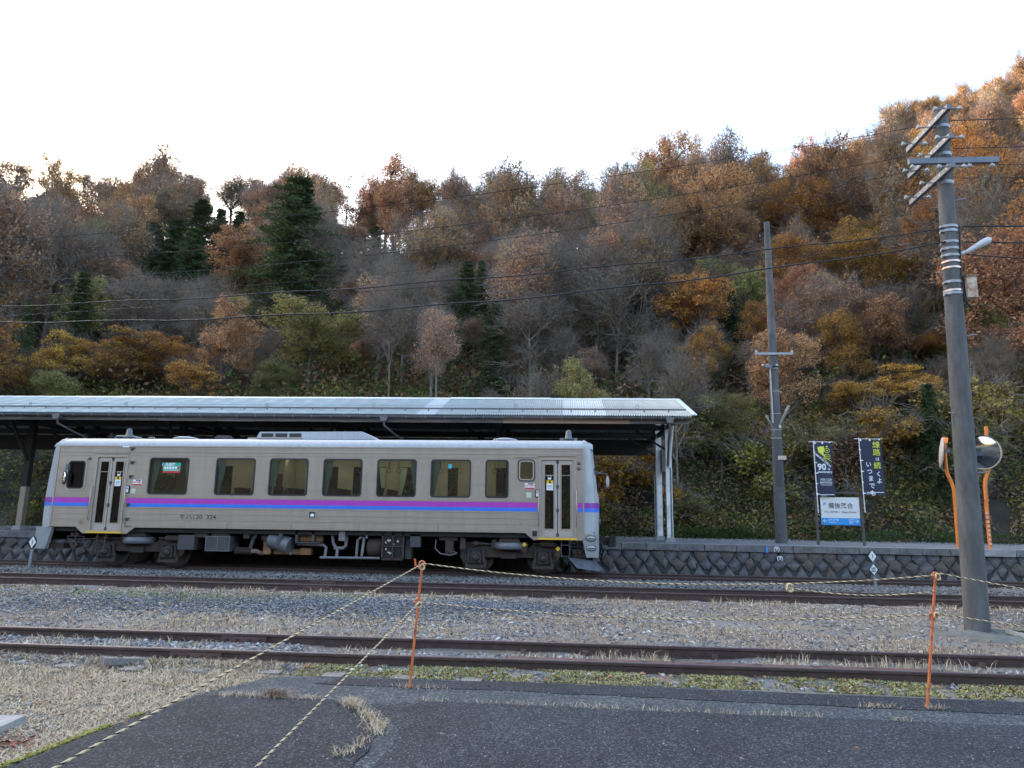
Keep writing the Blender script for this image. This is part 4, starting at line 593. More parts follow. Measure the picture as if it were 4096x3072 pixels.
stones('gravel', np.stack([x, y, gz(x, y)+.002], 1), rng.gamma(3, .0042, len(x)).clip(.004, .03), pale_m, .5)
x, y = sample(2500, -3.3, 4.6, 4.6, 7.7); stones('grit', np.stack([x, y, x*0-.141], 1), rng.uniform(.003, .009, len(x)), pale_m, .5)
# a few larger stones lying about the siding
P = np.array([(1.9, 11.6, -.1), (-.4, 13.1, -.1), (2.6, 13.9, -.1), (4.7, 12.4, -.1), (-2.6, 12.6, -.1), (5.2, 11.2, -.1), (3.4, 10.3, -.1), (-6.1, 11.2, -.1), (6.0, 12.9, -.1), (.6, 10.6, -.11)])
for i, p in enumerate(P[:0]): pass

# ------------------------------------------------------------------ grass, moss, fallen leaves (too many to count)
def blades(name, P, h, m, wd=.006, lean=.6):
    n = len(P); a = rng.uniform(0, 6.28, n); d = np.stack([np.cos(a), np.sin(a), a*0], 1); pr = np.stack([-np.sin(a), np.cos(a), a*0], 1)
    le = np.abs(rng.normal(lean, .35, n))[:, None]*h[:, None]; wv = wd*rng.uniform(.5, 1.4, n)[:, None]; z = np.array([0, 0, 1.])
    b0 = P-pr*wv; b1 = P+pr*wv; mid = P+d*le*.4+z*h[:, None]*.62; tip = P+d*le+z*h[:, None]*rng.uniform(.65, 1, n)[:, None]
    V = np.stack([b0, b1, mid-pr*wv*.7, mid+pr*wv*.7, tip], 1).reshape(-1, 3); o = (np.arange(n)*5)[:, None]
    F = np.concatenate([o+np.array([[0, 1, 3]]), o+np.array([[0, 3, 2]]), o+np.array([[2, 3, 4]])])
    return tag(link(name, npmesh(name, V, F, m)), kind='stuff')
straw_m = stonemat('dry_grass', [(.28, .225, .14), (.52, .435, .29), (.38, .30, .20), (.62, .53, .38), (.24, .17, .115), (.42, .38, .23)])
brown_m = stonemat('dry_weed', [(.20, .13, .09), (.3, .2, .14), (.24, .16, .11), (.36, .27, .19)])
green_m = stonemat('green_grass', [(.08, .13, .03), (.15, .2, .05), (.22, .25, .08), (.12, .15, .05)])
moss_m = stonemat('moss', [(.22, .20, .07), (.38, .34, .15), (.28, .27, .08), (.46, .40, .22), (.2, .2, .16)])
def pts(x, y, dz=-.004): return np.stack([x, y, gz(x, y)+dz], 1)
def patch(n, x0, x1, y0, y1, s, seed, thr):
    x, y = sample(n, x0, x1, y0, y1); k = vnoise(x, y, s, seed)*.7+vnoise(x, y, s*.35, seed+1)*.3 > thr; return x[k], y[k]
x, y = patch(170000, -9, -2.6, 2.6, 8.25, .9, 21, .12); k = (x < np.interp(y, [4.3, 4.83, 5.8, 6.8, 7.7], [-3.78, -3.68, -3.57, -3.40, -3.0])-.02) | (y > 7.85); x, y = x[k], y[k]; blades('dry_grass', pts(x, y), rng.uniform(.008, .034, len(x)), straw_m, .0045, 2.2)
x, y = patch(90000, -20, 13, 9.4, 15.9, 1.5, 23, .34); blades('dry_grass', pts(x, y), rng.uniform(.010, .04, len(x)), straw_m, .006, 2.0)
x, y = patch(34000, -20, 13, 9.6, 15.9, 1.1, 27, .50); blades('dry_weed', pts(x, y), rng.uniform(.02, .09, len(x)), brown_m, .005, .9)
x, y = patch(5000, -20, 13, 15.2, 15.95, .6, 29, .5); blades('dry_grass', pts(x, y), rng.uniform(.04, .15, len(x)), straw_m, .005, 1.1)
x, y = patch(16000, -14, -4, 12.8, 15.6, .9, 31, .54); blades('green_grass', pts(x, y), rng.uniform(.015, .06, len(x)), green_m, .006, 1.0)
x, y = patch(9000, -9, 7, 8.35, 9.28, .5, 33, .5); blades('dry_grass', pts(x, y), rng.uniform(.03, .10, len(x)), straw_m, .004, .9)
x, y = patch(5200, .2, 6.5, 8.46, 9.0, .4, 35, .42); blades('green_grass', pts(x, y), rng.uniform(.02, .06, len(x)), green_m, .005, .8)
x, y = patch(2600, .2, 6.5, 8.62, 9.25, .35, 37, .52); blades('dry_weed', pts(x, y), rng.uniform(.06, .19, len(x)), straw_m, .0035, .6)
x, y = patch(30000, -2.9, 6.5, 7.83, 8.22, .3, 39, .30); blades('moss', pts(x, y, .0), rng.uniform(.008, .026, len(x)), moss_m, .008, 1.3)
x, y = patch(4200, -3.2, 6.5, 7.8, 8.2, .25, 41, .55); blades('green_grass', pts(x, y), rng.uniform(.015, .06, len(x)), green_m, .004, .9)
x, y = patch(9000, -8, -2.4, 7.1, 8.2, .5, 43, .4); blades('dry_grass', pts(x, y), rng.uniform(.02, .07, len(x)), straw_m, .004, 1.3)
# moss along the cut edge of the asphalt, tufts in its cracks
y = np.concatenate([rng.uniform(4.4, 6.2, 3000)]); x = np.interp(y, [4.4, 4.83, 5.8, 6.24], [-3.75, -3.69, -3.58, -3.52])-np.abs(rng.normal(0, .03, len(y))); k = vnoise(x*0, y, .35, 45) > .35; x, y = x[k], y[k]
blades('moss', np.stack([x, y, x*0-.156], 1), rng.uniform(.01, .024, len(x)), stonemat('bright_moss', [(.22, .24, .04), (.32, .32, .07), (.28, .27, .06)]), .007, 1.0)
cl = np.array([(-1.93, 6.73), (-1.87, 6.66), (-1.84, 6.58), (-1.72, 6.42), (-1.63, 6.3), (-1.58, 6.2), (-1.5, 6.1), (-1.48, 6.0), (-1.46, 5.9), (-1.49, 5.65), (-1.5, 5.5), (-1.55, 5.35)])
cn = np.array([220, 240, 160, 60, 90, 70, 110, 120, 80, 30, 40, 60]); x = np.repeat(cl[:, 0], cn)+rng.normal(0, .038, cn.sum()); y = np.repeat(cl[:, 1], cn)+rng.normal(0, .04, cn.sum())
blades('dry_grass', np.stack([x, y, x*0-.146], 1), rng.uniform(.015, .07, len(x)), straw_m, .0026, 1.5)
x = np.concatenate([rng.uniform(-3.2, -1.9, 900), rng.uniform(-2.2, 3.4, 700), rng.normal(3.37, .09, 120), rng.normal(2.85, .12, 140), rng.normal(-1.5, .14, 120)]); y = np.concatenate([6.83+rng.normal(0, .03, 900), np.interp(x[900:1600], [-2.2, -1.2, 3.4], [6.95, 6.92, 6.82])+rng.normal(0, .012, 700), 7.3+rng.normal(0, .03, 120), 7.28+rng.normal(0, .03, 140), 7.4+rng.normal(0, .03, 120)])
k = vnoise(x, y, .3, 47) > .42; x, y = x[k], y[k]; blades('dry_grass', np.stack([x, y, x*0-.148], 1), rng.uniform(.012, .055, len(x)), straw_m, .0025, 1.3)
x, y = np.array([rng.normal(-2.67, .06, 260), rng.normal(6.86, .03, 260)]); blades('dry_weed', np.stack([x, y, x*0-.148], 1), rng.uniform(.03, .12, 260), brown_m, .003, .7)
def litter(name, P, s, m):
    n = len(P); a = rng.uniform(0, 6.28, n); d = np.stack([np.cos(a), np.sin(a), rng.normal(0, .25, n)], 1)*s[:, None]; p = np.stack([-np.sin(a), np.cos(a), rng.normal(0, .35, n)], 1)*s[:, None]*.5
    up_ = np.array([0, 0, 1.])*s[:, None]*rng.uniform(.1, .4, n)[:, None]
    V = np.stack([P-d, P+p+up_, P+d, P-p+up_], 1).reshape(-1, 3)+np.array([0, 0, .008]); o = (np.arange(n)*4)[:, None]
    return tag(link(name, npmesh(name, V, np.concatenate([o+np.array([[0, 1, 2]]), o+np.array([[0, 2, 3]])]), m)), kind='stuff')
lm = stonemat('fallen_leaf', [(.20, .075, .04), (.32, .14, .07), (.42, .27, .15), (.13, .07, .05), (.5, .42, .33)])
x, y = sample(170, -2.8, 6.2, 7.86, 8.2); litter('fallen_leaves', pts(x, y, .012), rng.uniform(.014, .04, len(x)), lm)
x, y = sample(90, -6, -3.4, 4.6, 7.6); litter('fallen_leaves', pts(x, y, .006), rng.uniform(.01, .034, len(x)), lm)
x, y = sample(110, -12, 9, 9.5, 15.5); litter('fallen_leaves', pts(x, y, .01), rng.uniform(.018, .045, len(x)), lm)
x, y = sample(26, -3, 4, 5.2, 7.6); litter('fallen_leaves', np.stack([x, y, x*0-.14], 1), rng.uniform(.008, .026, len(x)), lm)
x = rng.normal(-4.0, .13, 70); y = rng.normal(5.32, .07, 70); litter('fallen_leaves', pts(x, y, .008), rng.uniform(.012, .03, 70), stonemat('red_leaf', [(.16, .045, .03), (.24, .07, .045), (.2, .09, .06)]))

# concrete inspection slab with a lid at the left
t = thing('drain_cover', 'pale concrete slab with round lid half out of frame, in the dry grass', 'drain cover', (-4.62, 5.52, -.13), (0, 0, R(8)))
conc = mat('concrete', (.33, .325, .315), .9, var=.25, scale=12, bump=.5, bscale=60, dirt=(.2, .19, .17), dscale=3)
MB().box((0, 0, 0), (.72, .50, .07)).build('slab', conc, t); MB().cyl((-.12, 0, .035), (-.12, 0, .05), .19, n=28).build('lid', mat('lid_iron', (.16, .12, .10), .7, .2, var=.4, scale=20, bump=.3), t)

# ------------------------------------------------------------------ platform with diagonal stone facing
PZ, PY = .84, 22.62
plm = mat('platform_asphalt', (.13, .138, .145), .9, var=.3, scale=30, bump=.4, dirt=(.2, .2, .19), dscale=1.0)
pf = MB(); pf.bb(-60, 60, PY+.42, 31.5, -.4, PZ-.012)
pfo = struct('platform', pf, plm)
back = MB().bb(-60, 60, PY+.06, PY+.42, -.4, .62).build('wall_core', mat('wall_joint', (.05, .047, .044), .95, var=.5, scale=9, bump=.6), pfo)
stonem = [mat('wall_stone_%s' % n, c, .85, var=.42, scale=5, bump=.9, bscale=14, dirt=d, dscale=2.4, damt=.8) for n, c, d in
          [('grey', (.095, .092, .094), (.17, .16, .145)), ('brown', (.105, .09, .075), (.06, .057, .057)), ('blue', (.075, .075, .085), (.14, .135, .125))]]
copem = mat('coping_stone', (.17, .162, .16), .9, var=.35, scale=6, bump=.7, bscale=18, dirt=(.075, .07, .07), dscale=1.8, damt=.9)
copem2 = mat('coping_concrete', (.30, .29, .29), .9, var=.2, scale=8, bump=.4, dirt=(.18, .17, .165), dscale=2)
D = .215                                                              # half diagonal of a facing stone
def stone_piece(poly, dep):
    cx = sum(p[0] for p in poly)/len(poly); cz = sum(p[1] for p in poly)/len(poly); n = len(poly)
    out = [(cx+(p[0]-cx)*.97, -.0, cz+(p[1]-cz)*.97) for p in poly]; inn = [(cx+(p[0]-cx)*random.uniform(.82, .94), -dep*random.uniform(.3, .8), cz+(p[1]-cz)*random.uniform(.82, .94)) for p in poly]
    bk = [(cx+(p[0]-cx)*.93, .1, cz+(p[1]-cz)*.93) for p in poly]; mb = MB(); V = bk+out+inn+[(cx+random.uniform(-.03, .03), -dep*1.25, cz+random.uniform(-.03, .03))]
    F = [(i, (i+1) % n, n+(i+1) % n, n+i) for i in range(n)]+[(n+i, n+(i+1) % n, 2*n+(i+1) % n, 2*n+i) for i in range(n)]+[(2*n+i, 2*n+(i+1) % n, 3*n) for i in range(n)]
    mb.add(V, F, False); return mb
jt = lambda: random.uniform(-.05, .05)
kinds = {'mid': [], 'top': [], 'low': []}
for k in range(12):
    for m_ in stonem:
        kinds['mid'].append(stone_piece([(-D+jt(), jt()), (-.04+jt(), -D+jt()), (.05+jt(), -D+jt()), (D+jt(), jt()), (jt(), D+jt())], .05).mesh('stone', m_))
        kinds['top'].append(stone_piece([(-D+jt(), .005), (jt(), -D+jt()), (D+jt(), .005), (D*.92, D*.62), (-D*.92, D*.62)], .05).mesh('stone', m_))
        kinds['low'].append(stone_piece([(-D+jt(), -.24), (D+jt(), -.24), (D*.6, -.05), (jt(), D*.8+jt()), (-D*.6, -.05)], .05).mesh('stone', m_))
for x in np.concatenate([np.arange(-21.5, -12.0, 2*D), np.arange(-.6, 19, 2*D)]):
    child('stone', random.choice(kinds['top']), back, (x+random.uniform(-.03, .03), PY+.052+random.uniform(-.012, .015), .49)); child('stone', random.choice(kinds['mid']), back, (x+D+random.uniform(-.04, .04), PY+.045+random.uniform(-.012, .02), .27+random.uniform(-.03, .03)), (0, random.uniform(-.22, .22), 0), (random.uniform(.85, 1.12), 1, random.uniform(.85, 1.12))); child('stone', random.choice(kinds['low']), back, (x+random.uniform(-.03, .03), PY+.045+random.uniform(-.012, .02), .06))
x = -23.0
while x < 19:
    L_ = random.uniform(.72, 1.05); mm = copem2 if random.random() < .22 else copem
    c = MB().box((0, 0, 0), (L_-.018, .46, .19)); c.v = [(p[0]+random.uniform(-.008, .008), p[1]+random.uniform(-.012, .012), p[2]+random.uniform(-.008, .006)) for p in c.v]
    c.build('coping_stone', mm, pfo, (x+L_/2, PY+.19, PZ-.108)); x += L_
MB().bb(-60, 60, PY+.50, PY+.56, PZ-.011, PZ-.008).build('white_line', mat('worn_white_paint', (.5, .52, .53), .8, var=.3, scale=4, dirt=(.15, .155, .16), dscale=2.5, damt=1), pfo)
x, y = sample(3800, -24, 19, 28.2, 31); stones('platform_gravel', np.stack([x, y, x*0+PZ], 1), rng.uniform(.015, .05, len(x)), pale_m, .5)
text('painted_number', '(9)', .16, mat('white_paint', (.7, .72, .74), .7, var=.15, scale=30), pfo, (6.42, PY-.055, .74), .02)
text('painted_number', '(9)', .16, MATS['white_paint'], pfo, (6.50, PY-.075, .47), .02)
MB().bb(6.1, 6.16, PY-.058, PY-.0485, .62, .80).build('paint_mark', mat('blue_paint', (.05, .25, .6), .7, var=.3, scale=20), pfo)

# ------------------------------------------------------------------ platform canopy
zinc = mat('zinc_roof', (.36, .41, .40), .6, .05, var=.22, scale=3, dirt=(.25, .28, .27), dscale=1.5, damt=.8, island=0)
zinc2 = mat('zinc_roof_clean', (.52, .57, .57), .55, .05, var=.12, scale=3)
zdark = mat('zinc_roof_weathered', (.36, .405, .395), .6, .05, var=.28, scale=4, dirt=(.19, .21, .2), dscale=2)
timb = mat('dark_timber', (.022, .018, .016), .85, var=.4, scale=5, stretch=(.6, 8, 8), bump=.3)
fasc = mat('weathered_fascia', (.11, .098, .09), .9, var=.5, scale=5, stretch=(.5, 9, 9), bump=.4, dirt=(.26, .245, .23), dscale=1.6)
newb = mat('new_board', (.27, .185, .13), .8, var=.25, scale=5, stretch=(.5, 9, 9))
pwhite = mat('post_white_paint', (.70, .71, .69), .7, var=.12, scale=3, dirt=(.30, .27, .23), dscale=1.6, damt=.7)
ptan = mat('post_tan_timber', (.30, .235, .17), .8, var=.25, scale=5, stretch=(8, 8, .6))
gutm = mat('gutter_metal', (.13, .125, .125), .5, .3, var=.2, scale=5)
cn = thing('platform_canopy', 'long platform canopy with corrugated zinc gable roof behind the railcar', 'canopy', (0, 0, 0))
EY, EZ, RY, RZ, BY = 22.3, 4.74, 25.65, 5.80, 29.0
SL = math.atan2(RZ-EZ, RY-EY); LEN = math.hypot(RZ-EZ, RY-EY)
XE0, XE1 = -26.0, 4.05
def sheet_mesh(wd, ln, m, per=.0755):
    k = int(wd/per*6); xs = np.linspace(0, wd, k); V = []; 
    for v in (0, ln):
        for a in xs: V.append((a, v, .026*math.cos(2*math.pi*a/per)))
    n = len(xs); F = [(i, i+1, n+i+1, n+i) for i in range(n-1)]
    return npmesh('roof_sheet', V, F, m, True)
PW = .68
lower = [sheet_mesh(PW+.03, 1.85, m_) for m_ in (zinc, zinc2, zdark)]; upper = [sheet_mesh(PW+.03, LEN-1.70, m_) for m_ in (zinc, zinc2, zdark)]
i = 0; x = XE1-PW
while x > XE0:
    wl = 1 if (-.1 < x < .75 or -5.3 < x < -4.5) else (2 if (x > .8 or (x < -5.3 and random.random() < .5)) else 0)
    up_ = .002*(i % 2)
    child('roof_sheet', lower[wl], cn, (x, EY, EZ+up_), (SL, 0, 0)); child('roof_sheet', upper[wl if random.random() < .8 else 0], cn, (x, EY+1.70*math.cos(SL), EZ+1.70*math.sin(SL)+.018+up_), (SL, 0, 0))
    child('roof_sheet', lower[2], cn, (x+PW, BY, EZ+up_), (SL, 0, math.pi)); child('roof_sheet', upper[2], cn, (x+PW, BY-1.70*math.cos(SL), EZ+1.70*math.sin(SL)+.018+up_), (SL, 0, math.pi))
    x -= PW; i += 1
for a in np.arange(XE0, XE1, 1.82): 
    b = min(a+1.85, XE1+.03); MB().prism([(RY-.22, RZ-.035), (RY, RZ+.055), (RY+.22, RZ-.035), (RY, RZ+.035)], a, b, 'x').build('ridge_cap', zinc2, cn, (0, 0, random.uniform(-.008, .008)))
MB().box((XE1+.01, (EY+RY)/2, (EZ+RZ)/2+.03), (.16, LEN, .03), Matrix.Rotation(SL, 3, 'X')).build('verge_flashing', zinc2, cn)
MB().box((XE1+.01, (BY+RY)/2, (EZ+RZ)/2+.03), (.16, LEN, .03), Matrix.Rotation(-SL, 3, 'X')).build('verge_flashing', zinc2, cn)
# snow guard with brackets, lifting eyes
gy, gzz = EY+.62, EZ+.62*math.tan(SL)+.09
MB().bb(XE0, XE1-.15, gy-.006, gy+.006, gzz-.03, gzz+.03).build('snow_guard', gutm, cn)
br = MB().box((0, .07, -.035), (.04, .16, .012), Matrix.Rotation(SL, 3, 'X')).box((0, 0, 0), (.04, .012, .09)).mesh('guard_bracket', gutm)
for a in np.arange(XE1-.7, XE0, -.78): child('guard_bracket', br, cn, (a, gy-.012, gzz-.03))
for a in (-18.6, -15.1, -10.1, -6.4, -1.6, 2.4):
    e = MB(); e.tube([(0+.05*math.cos(q), 0, .10+.06*math.sin(q)) for q in np.linspace(-1.4, 4.5, 12)], .008, 5).box((0, 0, .02), (.2, .05, .012)); e.build('lifting_eye', gutm, cn, (a, EY+1.0, EZ+1.0*math.tan(SL)+.02))
# gutter, brackets, fascia boards, hoppers and downpipes
g = MB(); prof = [(-.07*math.cos(q), -.07*math.sin(q)) for q in np.linspace(0, math.pi, 9)]+[(.06*math.cos(q), -.06*math.sin(q)) for q in np.linspace(0, math.pi, 9)]
g.prism([(p[0]+EY-.02, p[1]+EZ-.05) for p in prof], XE0, XE1-.1, 'x'); g.build('gutter', gutm, cn)
gb = MB().tube([(0, -.078*math.cos(q), -.078*math.sin(q)) for q in np.linspace(-.1, math.pi+.1, 8)], .008, 4).mesh('gutter_bracket', zinc)
for a in np.arange(XE1-.4, XE0, -.62): child('gutter_bracket', gb, cn, (a, EY-.02, EZ-.05))
fb = [XE1-.15, 2.05, -1.95, -4.6, -7.3, -10.1, -13.4, -16.0, -19.0, -22, XE0]
for a, b in zip(fb[:-1], fb[1:]): MB().bb(b+.012, a, EY+.10, EY+.135, EZ-.245+random.uniform(-.006, .006), EZ-.09).build('fascia_board', newb if abs(a-2.05) < .01 else fasc, cn)
MB().bb(XE0, XE1-.15, EY+.14, EY+.2, EZ-.13, EZ-.03).build('eave_plate', timb, cn)
for hx in (3.28, -5.75, -16.75):
    h = MB().prism([(hx-.13, EZ-.06), (hx+.13, EZ-.06), (hx+.10, EZ-.20), (hx+.07, EZ-.24), (hx-.07, EZ-.24), (hx-.10, EZ-.20)], EY-.15, EY+.08).build('rain_hopper', gutm, cn)
    ptx = [(hx, EY-.03, EZ-.22), (hx, EY-.02, EZ-.36)]
    if hx > 0: ptx += [(hx+.0, EY+.3, EZ-.75), (hx+.22, 24.4, 3.35), (hx+.30, 24.42, 3.25), (hx+.30, 24.42, PZ)]
    else: ptx += [(hx+.25, EY+.5, EZ-.6), (hx+.45, EY+.9, EZ-.75)]
    MB().tube(ptx, .035, 8).build('downpipe', gutm, h)
# frame: bents of two posts with beams, braces, purlins, boarded underside
bents = [3.53, -2.2, -7.9, -13.6, -19.3, -25.0]
for bx in bents:
    for k, py in enumerate((24.5, 27.0)):
        top = EZ+(py-EY)*math.tan(SL)-.25 if py < RY else EZ+(BY-py)*math.tan(SL)-.25
        right = bx > 0
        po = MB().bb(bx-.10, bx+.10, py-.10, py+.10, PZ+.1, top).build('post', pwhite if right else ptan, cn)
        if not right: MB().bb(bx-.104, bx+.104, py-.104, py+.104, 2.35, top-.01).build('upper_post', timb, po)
        MB().prism([(bx-.2, PZ-.05), (bx+.2, PZ-.05), (bx+.13, PZ+.13), (bx-.13, PZ+.13)], py-.17, py+.17).build('footing', conc, po)
        s = -1 if k == 0 else 1
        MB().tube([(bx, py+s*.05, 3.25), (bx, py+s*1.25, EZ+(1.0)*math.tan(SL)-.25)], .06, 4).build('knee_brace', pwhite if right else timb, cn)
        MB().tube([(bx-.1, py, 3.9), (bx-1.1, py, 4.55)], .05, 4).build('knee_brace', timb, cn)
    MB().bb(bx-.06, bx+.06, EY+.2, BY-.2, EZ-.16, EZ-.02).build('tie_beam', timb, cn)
    for s, y0, y1 in ((1, EY+.15, RY), (-1, RY, BY-.15)):
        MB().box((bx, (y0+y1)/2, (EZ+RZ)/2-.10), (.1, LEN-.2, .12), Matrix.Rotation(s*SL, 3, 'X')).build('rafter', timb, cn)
for py in (22.9, 23.7, 24.5, 25.65, 26.8, 27.0+.6, 28.4):
    zz = EZ+(py-EY)*math.tan(SL)-.065 if py <= RY else EZ+(BY-py)*math.tan(SL)-.065
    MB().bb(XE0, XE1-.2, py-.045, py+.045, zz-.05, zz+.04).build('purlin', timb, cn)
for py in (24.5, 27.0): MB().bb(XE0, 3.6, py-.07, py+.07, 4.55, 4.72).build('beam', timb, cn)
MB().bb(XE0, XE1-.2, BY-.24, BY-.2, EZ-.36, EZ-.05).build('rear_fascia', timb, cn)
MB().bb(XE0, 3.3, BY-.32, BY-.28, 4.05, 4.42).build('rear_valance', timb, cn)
for zz in (1.2, 2.9): pass
pp = MB(); pp.tube([(3.42, 26.9, PZ), (3.42, 26.9, 4.5)], .03, 6).tube([(3.36, 26.95, PZ+.05), (3.36, 26.95, 3.2)], .022, 6); pp.build('conduit', mat('grey_conduit', (.34, .35, .36), .5, .2, var=.15), cn)
MB().bb(3.62, 3.76, 26.75, 26.9, 3.3, 4.15).build('switch_box', gutm, cn)
# ================================================================== RAILCAR
TX = -6.93
rc = thing('diesel_railcar', 'silver single diesel railcar with purple and blue waist stripes at the platform', 'railcar', (TX, YT, 0), (0, -.0040, 0))
steel = mat('stainless_side', (.375, .308, .24), .42, .28, var=.03, scale=3, stretch=(.25, 1, 7), dirt=(.315, .255, .195), dscale=.7, damt=.7)
steel2 = mat('stainless_trim', (.40, .335, .275), .36, .5, var=.08, scale=5)
frp = mat('grey_end_paint', (.37, .395, .41), .45, var=.06, scale=2, dirt=(.28, .30, .30), dscale=1.3, damt=.6)
roofm = mat('roof_paint', (.40, .425, .45), .55, var=.07, scale=2, stretch=(.4, 2, 2), dirt=(.31, .33, .345), dscale=.9, damt=.5)
skirtm = mat('grey_skirt_paint', (.25, .265, .27), .55, var=.08, scale=2, dirt=(.17, .165, .155), dscale=2, damt=.8)
doorm = mat('door_leaf_metal', (.42, .37, .32), .42, .25, var=.06, scale=3, dirt=(.40, .36, .31), dscale=1.5, damt=.6)
rub = mat('black_rubber', (.012, .014, .022), .5, var=.2, scale=9)
purple = mat('purple_stripe', (.43, .035, .42), .45, var=.06, scale=3)
blue = mat('blue_stripe', (.03, .17, .70), .45, var=.06, scale=3)
yel = mat('safety_yellow', (.80, .50, .02), .5, var=.08, scale=8)
und = mat('underframe_iron', (.014, .012, .011), .75, .1, var=.4, scale=7, bump=.2, dirt=(.03, .022, .018), dscale=2.5)
bog = mat('bogie_rust_dust', (.058, .040, .031), .85, .05, var=.3, scale=6, bump=.2, dirt=(.04, .03, .026), dscale=2.2)
gbox = mat('equipment_grey', (.066, .064, .067), .7, .1, var=.25, scale=5, dirt=(.06, .047, .04), dscale=2)
lgrey = mat('light_grey_metal', (.13, .138, .15), .55, .2, var=.2, scale=5)
glass = glassmat('window_glass', (.72, .77, .72), 1.3)
dglass = glassmat('door_glass', (.50, .52, .52), 1.2)
tglass = glassmat('cab_glass', (.30, .33, .34), 1.4)
def streaks(m, lo, amt, sx=(5, 5, .35)):
    """rain and brake dust streaks over an existing material"""
    t = m.node_tree; b = t.nodes['Principled BSDF']; N = t.nodes.new; L = t.links.new; src = b.inputs['Base Color'].links[0].from_socket
    tc = N('ShaderNodeTexCoord'); mp = N('ShaderNodeMapping'); mp.inputs['Scale'].default_value = sx; L(tc.outputs['Object'], mp.inputs[0]); n = N('ShaderNodeTexNoise'); n.inputs['Scale'].default_value = 1.6; n.inputs['Detail'].default_value = 7; n.inputs['Roughness'].default_value = .7; L(mp.outputs[0], n.inputs['Vector'])
    r = N('ShaderNodeValToRGB'); r.color_ramp.elements[0].position = .42; r.color_ramp.elements[1].position = .72; r.color_ramp.elements[1].color = (amt, amt, amt, 1); L(n.outputs[0], r.inputs[0])
    mx = N('ShaderNodeMixRGB'); L(r.outputs[0], mx.inputs[0]); L(src, mx.inputs[1]); mx.inputs[2].default_value = (*lo, 1); L(mx.outputs[0], b.inputs['Base Color'])
streaks(steel, (.20, .16, .125), .42, (2.2, 2.2, .45)); streaks(purple, (.20, .06, .20), .35); streaks(blue, (.06, .12, .36), .35); streaks(frp, (.22, .225, .215), .6); streaks(roofm, (.25, .26, .265), .6)
F0, F1 = -1.42, -1.36                                              # outer and inner face of the near side
lx = lambda X: X-TX
XL, XR = lx(-14.53), lx(.54)
DOORS = [(lx(-13.34), lx(-12.45)), (lx(-.61), lx(.29))]
WZ0, WZ1 = 2.035, 3.075
WINS = [(lx(a), lx(b)) for a, b in ((-11.77, -10.60), (-9.81, -8.66), (-8.25, -7.13), (-6.70, -5.59), (-5.17, -4.06), (-3.66, -2.54), (-2.14, -1.50))]
CABW = (lx(-14.19), lx(-13.67), 2.17, 2.97)
SMALL = (lx(-1.25), lx(-.77), 2.49, 3.09)
d_ = .03
holes = [(a+d_, b-d_, WZ0+d_, WZ1-d_) for a, b in WINS]+[(CABW[0]+d_, CABW[1]-d_, CABW[2]+d_, CABW[3]-d_), (SMALL[0]+d_, SMALL[1]-d_, SMALL[2]+d_, SMALL[3]-d_)]+[(a, b, 1.11, 3.09) for a, b in DOORS]
side = panel(MB(), XL, XR, 1.11, 3.40, holes, F0, F1).build('side_wall', steel, rc)
fh = [(a+d_, b-d_, WZ0+d_, WZ1-d_) for a, b in WINS]+[(a+.05, b-.05, 1.3, 3.0) for a, b in DOORS]
panel(MB(), XL, XR, 1.11, 3.40, fh, 1.36, 1.42).build('far_side_wall', steel, rc)
# lower door wells with slanted corners
for a, b in DOORS:
    MB().prism([(a-.42, 1.108), (a-.20, .93), (b+.20, .93), (b+.42, 1.108), (b, 1.108), (b, .985), (a, .985), (a, 1.108)], F0, F1).build('door_well', steel, side)
# beading along the side
def segs(x0, x1, cuts):
    out = []; c = x0
    for a, b in sorted(cuts):
        if a > c: out.append((c, a))
        c = max(c, b)
    if c < x1: out.append((c, x1))
    return out
cut = [(a-.10, b+.10) for a, b in DOORS]
for z, h, p, cc in ((3.385, .022, .016, []), (3.33, .014, .008, []), (3.235, .020, .014, []), (3.135, .012, .008, []), (1.955, .012, .008, cut), (1.655, .018, .010, cut), (1.495, .016, .009, cut), (1.335, .016, .009, cut), (1.165, .010, .006, cut)):
    mb = MB()
    for a, b in segs(XL, XR, cc): mb.bb(a, b, F0-p, F0-.0005, z-h/2, z+h/2)
    mb.build('bead', steel2, side)
for nm, z0, z1, mm in (('purple_stripe', 1.782, 1.925, purple), ('blue_stripe', 1.682, 1.7815, blue)):
    mb = MB()
    for a, b in segs(XL+.001, XR-.001, cut): mb.bb(a, b, F0-.003, F0-.0006, z0, z1)
    mb.build(nm, mm, side)
seam = MB()
for X in (-9.35, -7.5, -5.6, -3.4): seam.bb(lx(X)-.004, lx(X)+.004, F0-.0025, F0-.0006, 1.112, 1.30)
seam.build('panel_seam', gbox, side)
# windows
def window(name, a, b, z0, z1, r, wd, gm, fm=rub, parent=rc):
    f = ring(MB(), a, b, z0, z1, r, wd, F0-.012, F0+.02).build(name, fm, parent)
    MB().prism(rrect(a+wd*.5, b-wd*.5, z0+wd*.5, z1-wd*.5, max(r-wd*.5, .01)), F0+.006, F0+.010).build('pane', gm, f)
    return f
for a, b in WINS: window('window', a, b, WZ0, WZ1, .085, .038, glass)
cw = window('cab_window', *CABW, .10, .035, tglass, rub); ring(MB(), CABW[0]-.045, CABW[1]+.045, CABW[2]-.045, CABW[3]+.045, .14, .045, F0-.014, F0-.0006).build('trim', steel2, cw)
sw = window('small_window', *SMALL, .11, .03, glass, rub); ring(MB(), SMALL[0]+.03, SMALL[1]-.03, SMALL[2]+.03, SMALL[3]-.03, .09, .035, F0-.008, F0+.015).build('inner_frame', steel2, sw)
MB().bb(SMALL[0]-.06, SMALL[1]+.06, F0-.035, F0-.0006, 3.145, 3.175).build('rain_strip', steel2, sw)
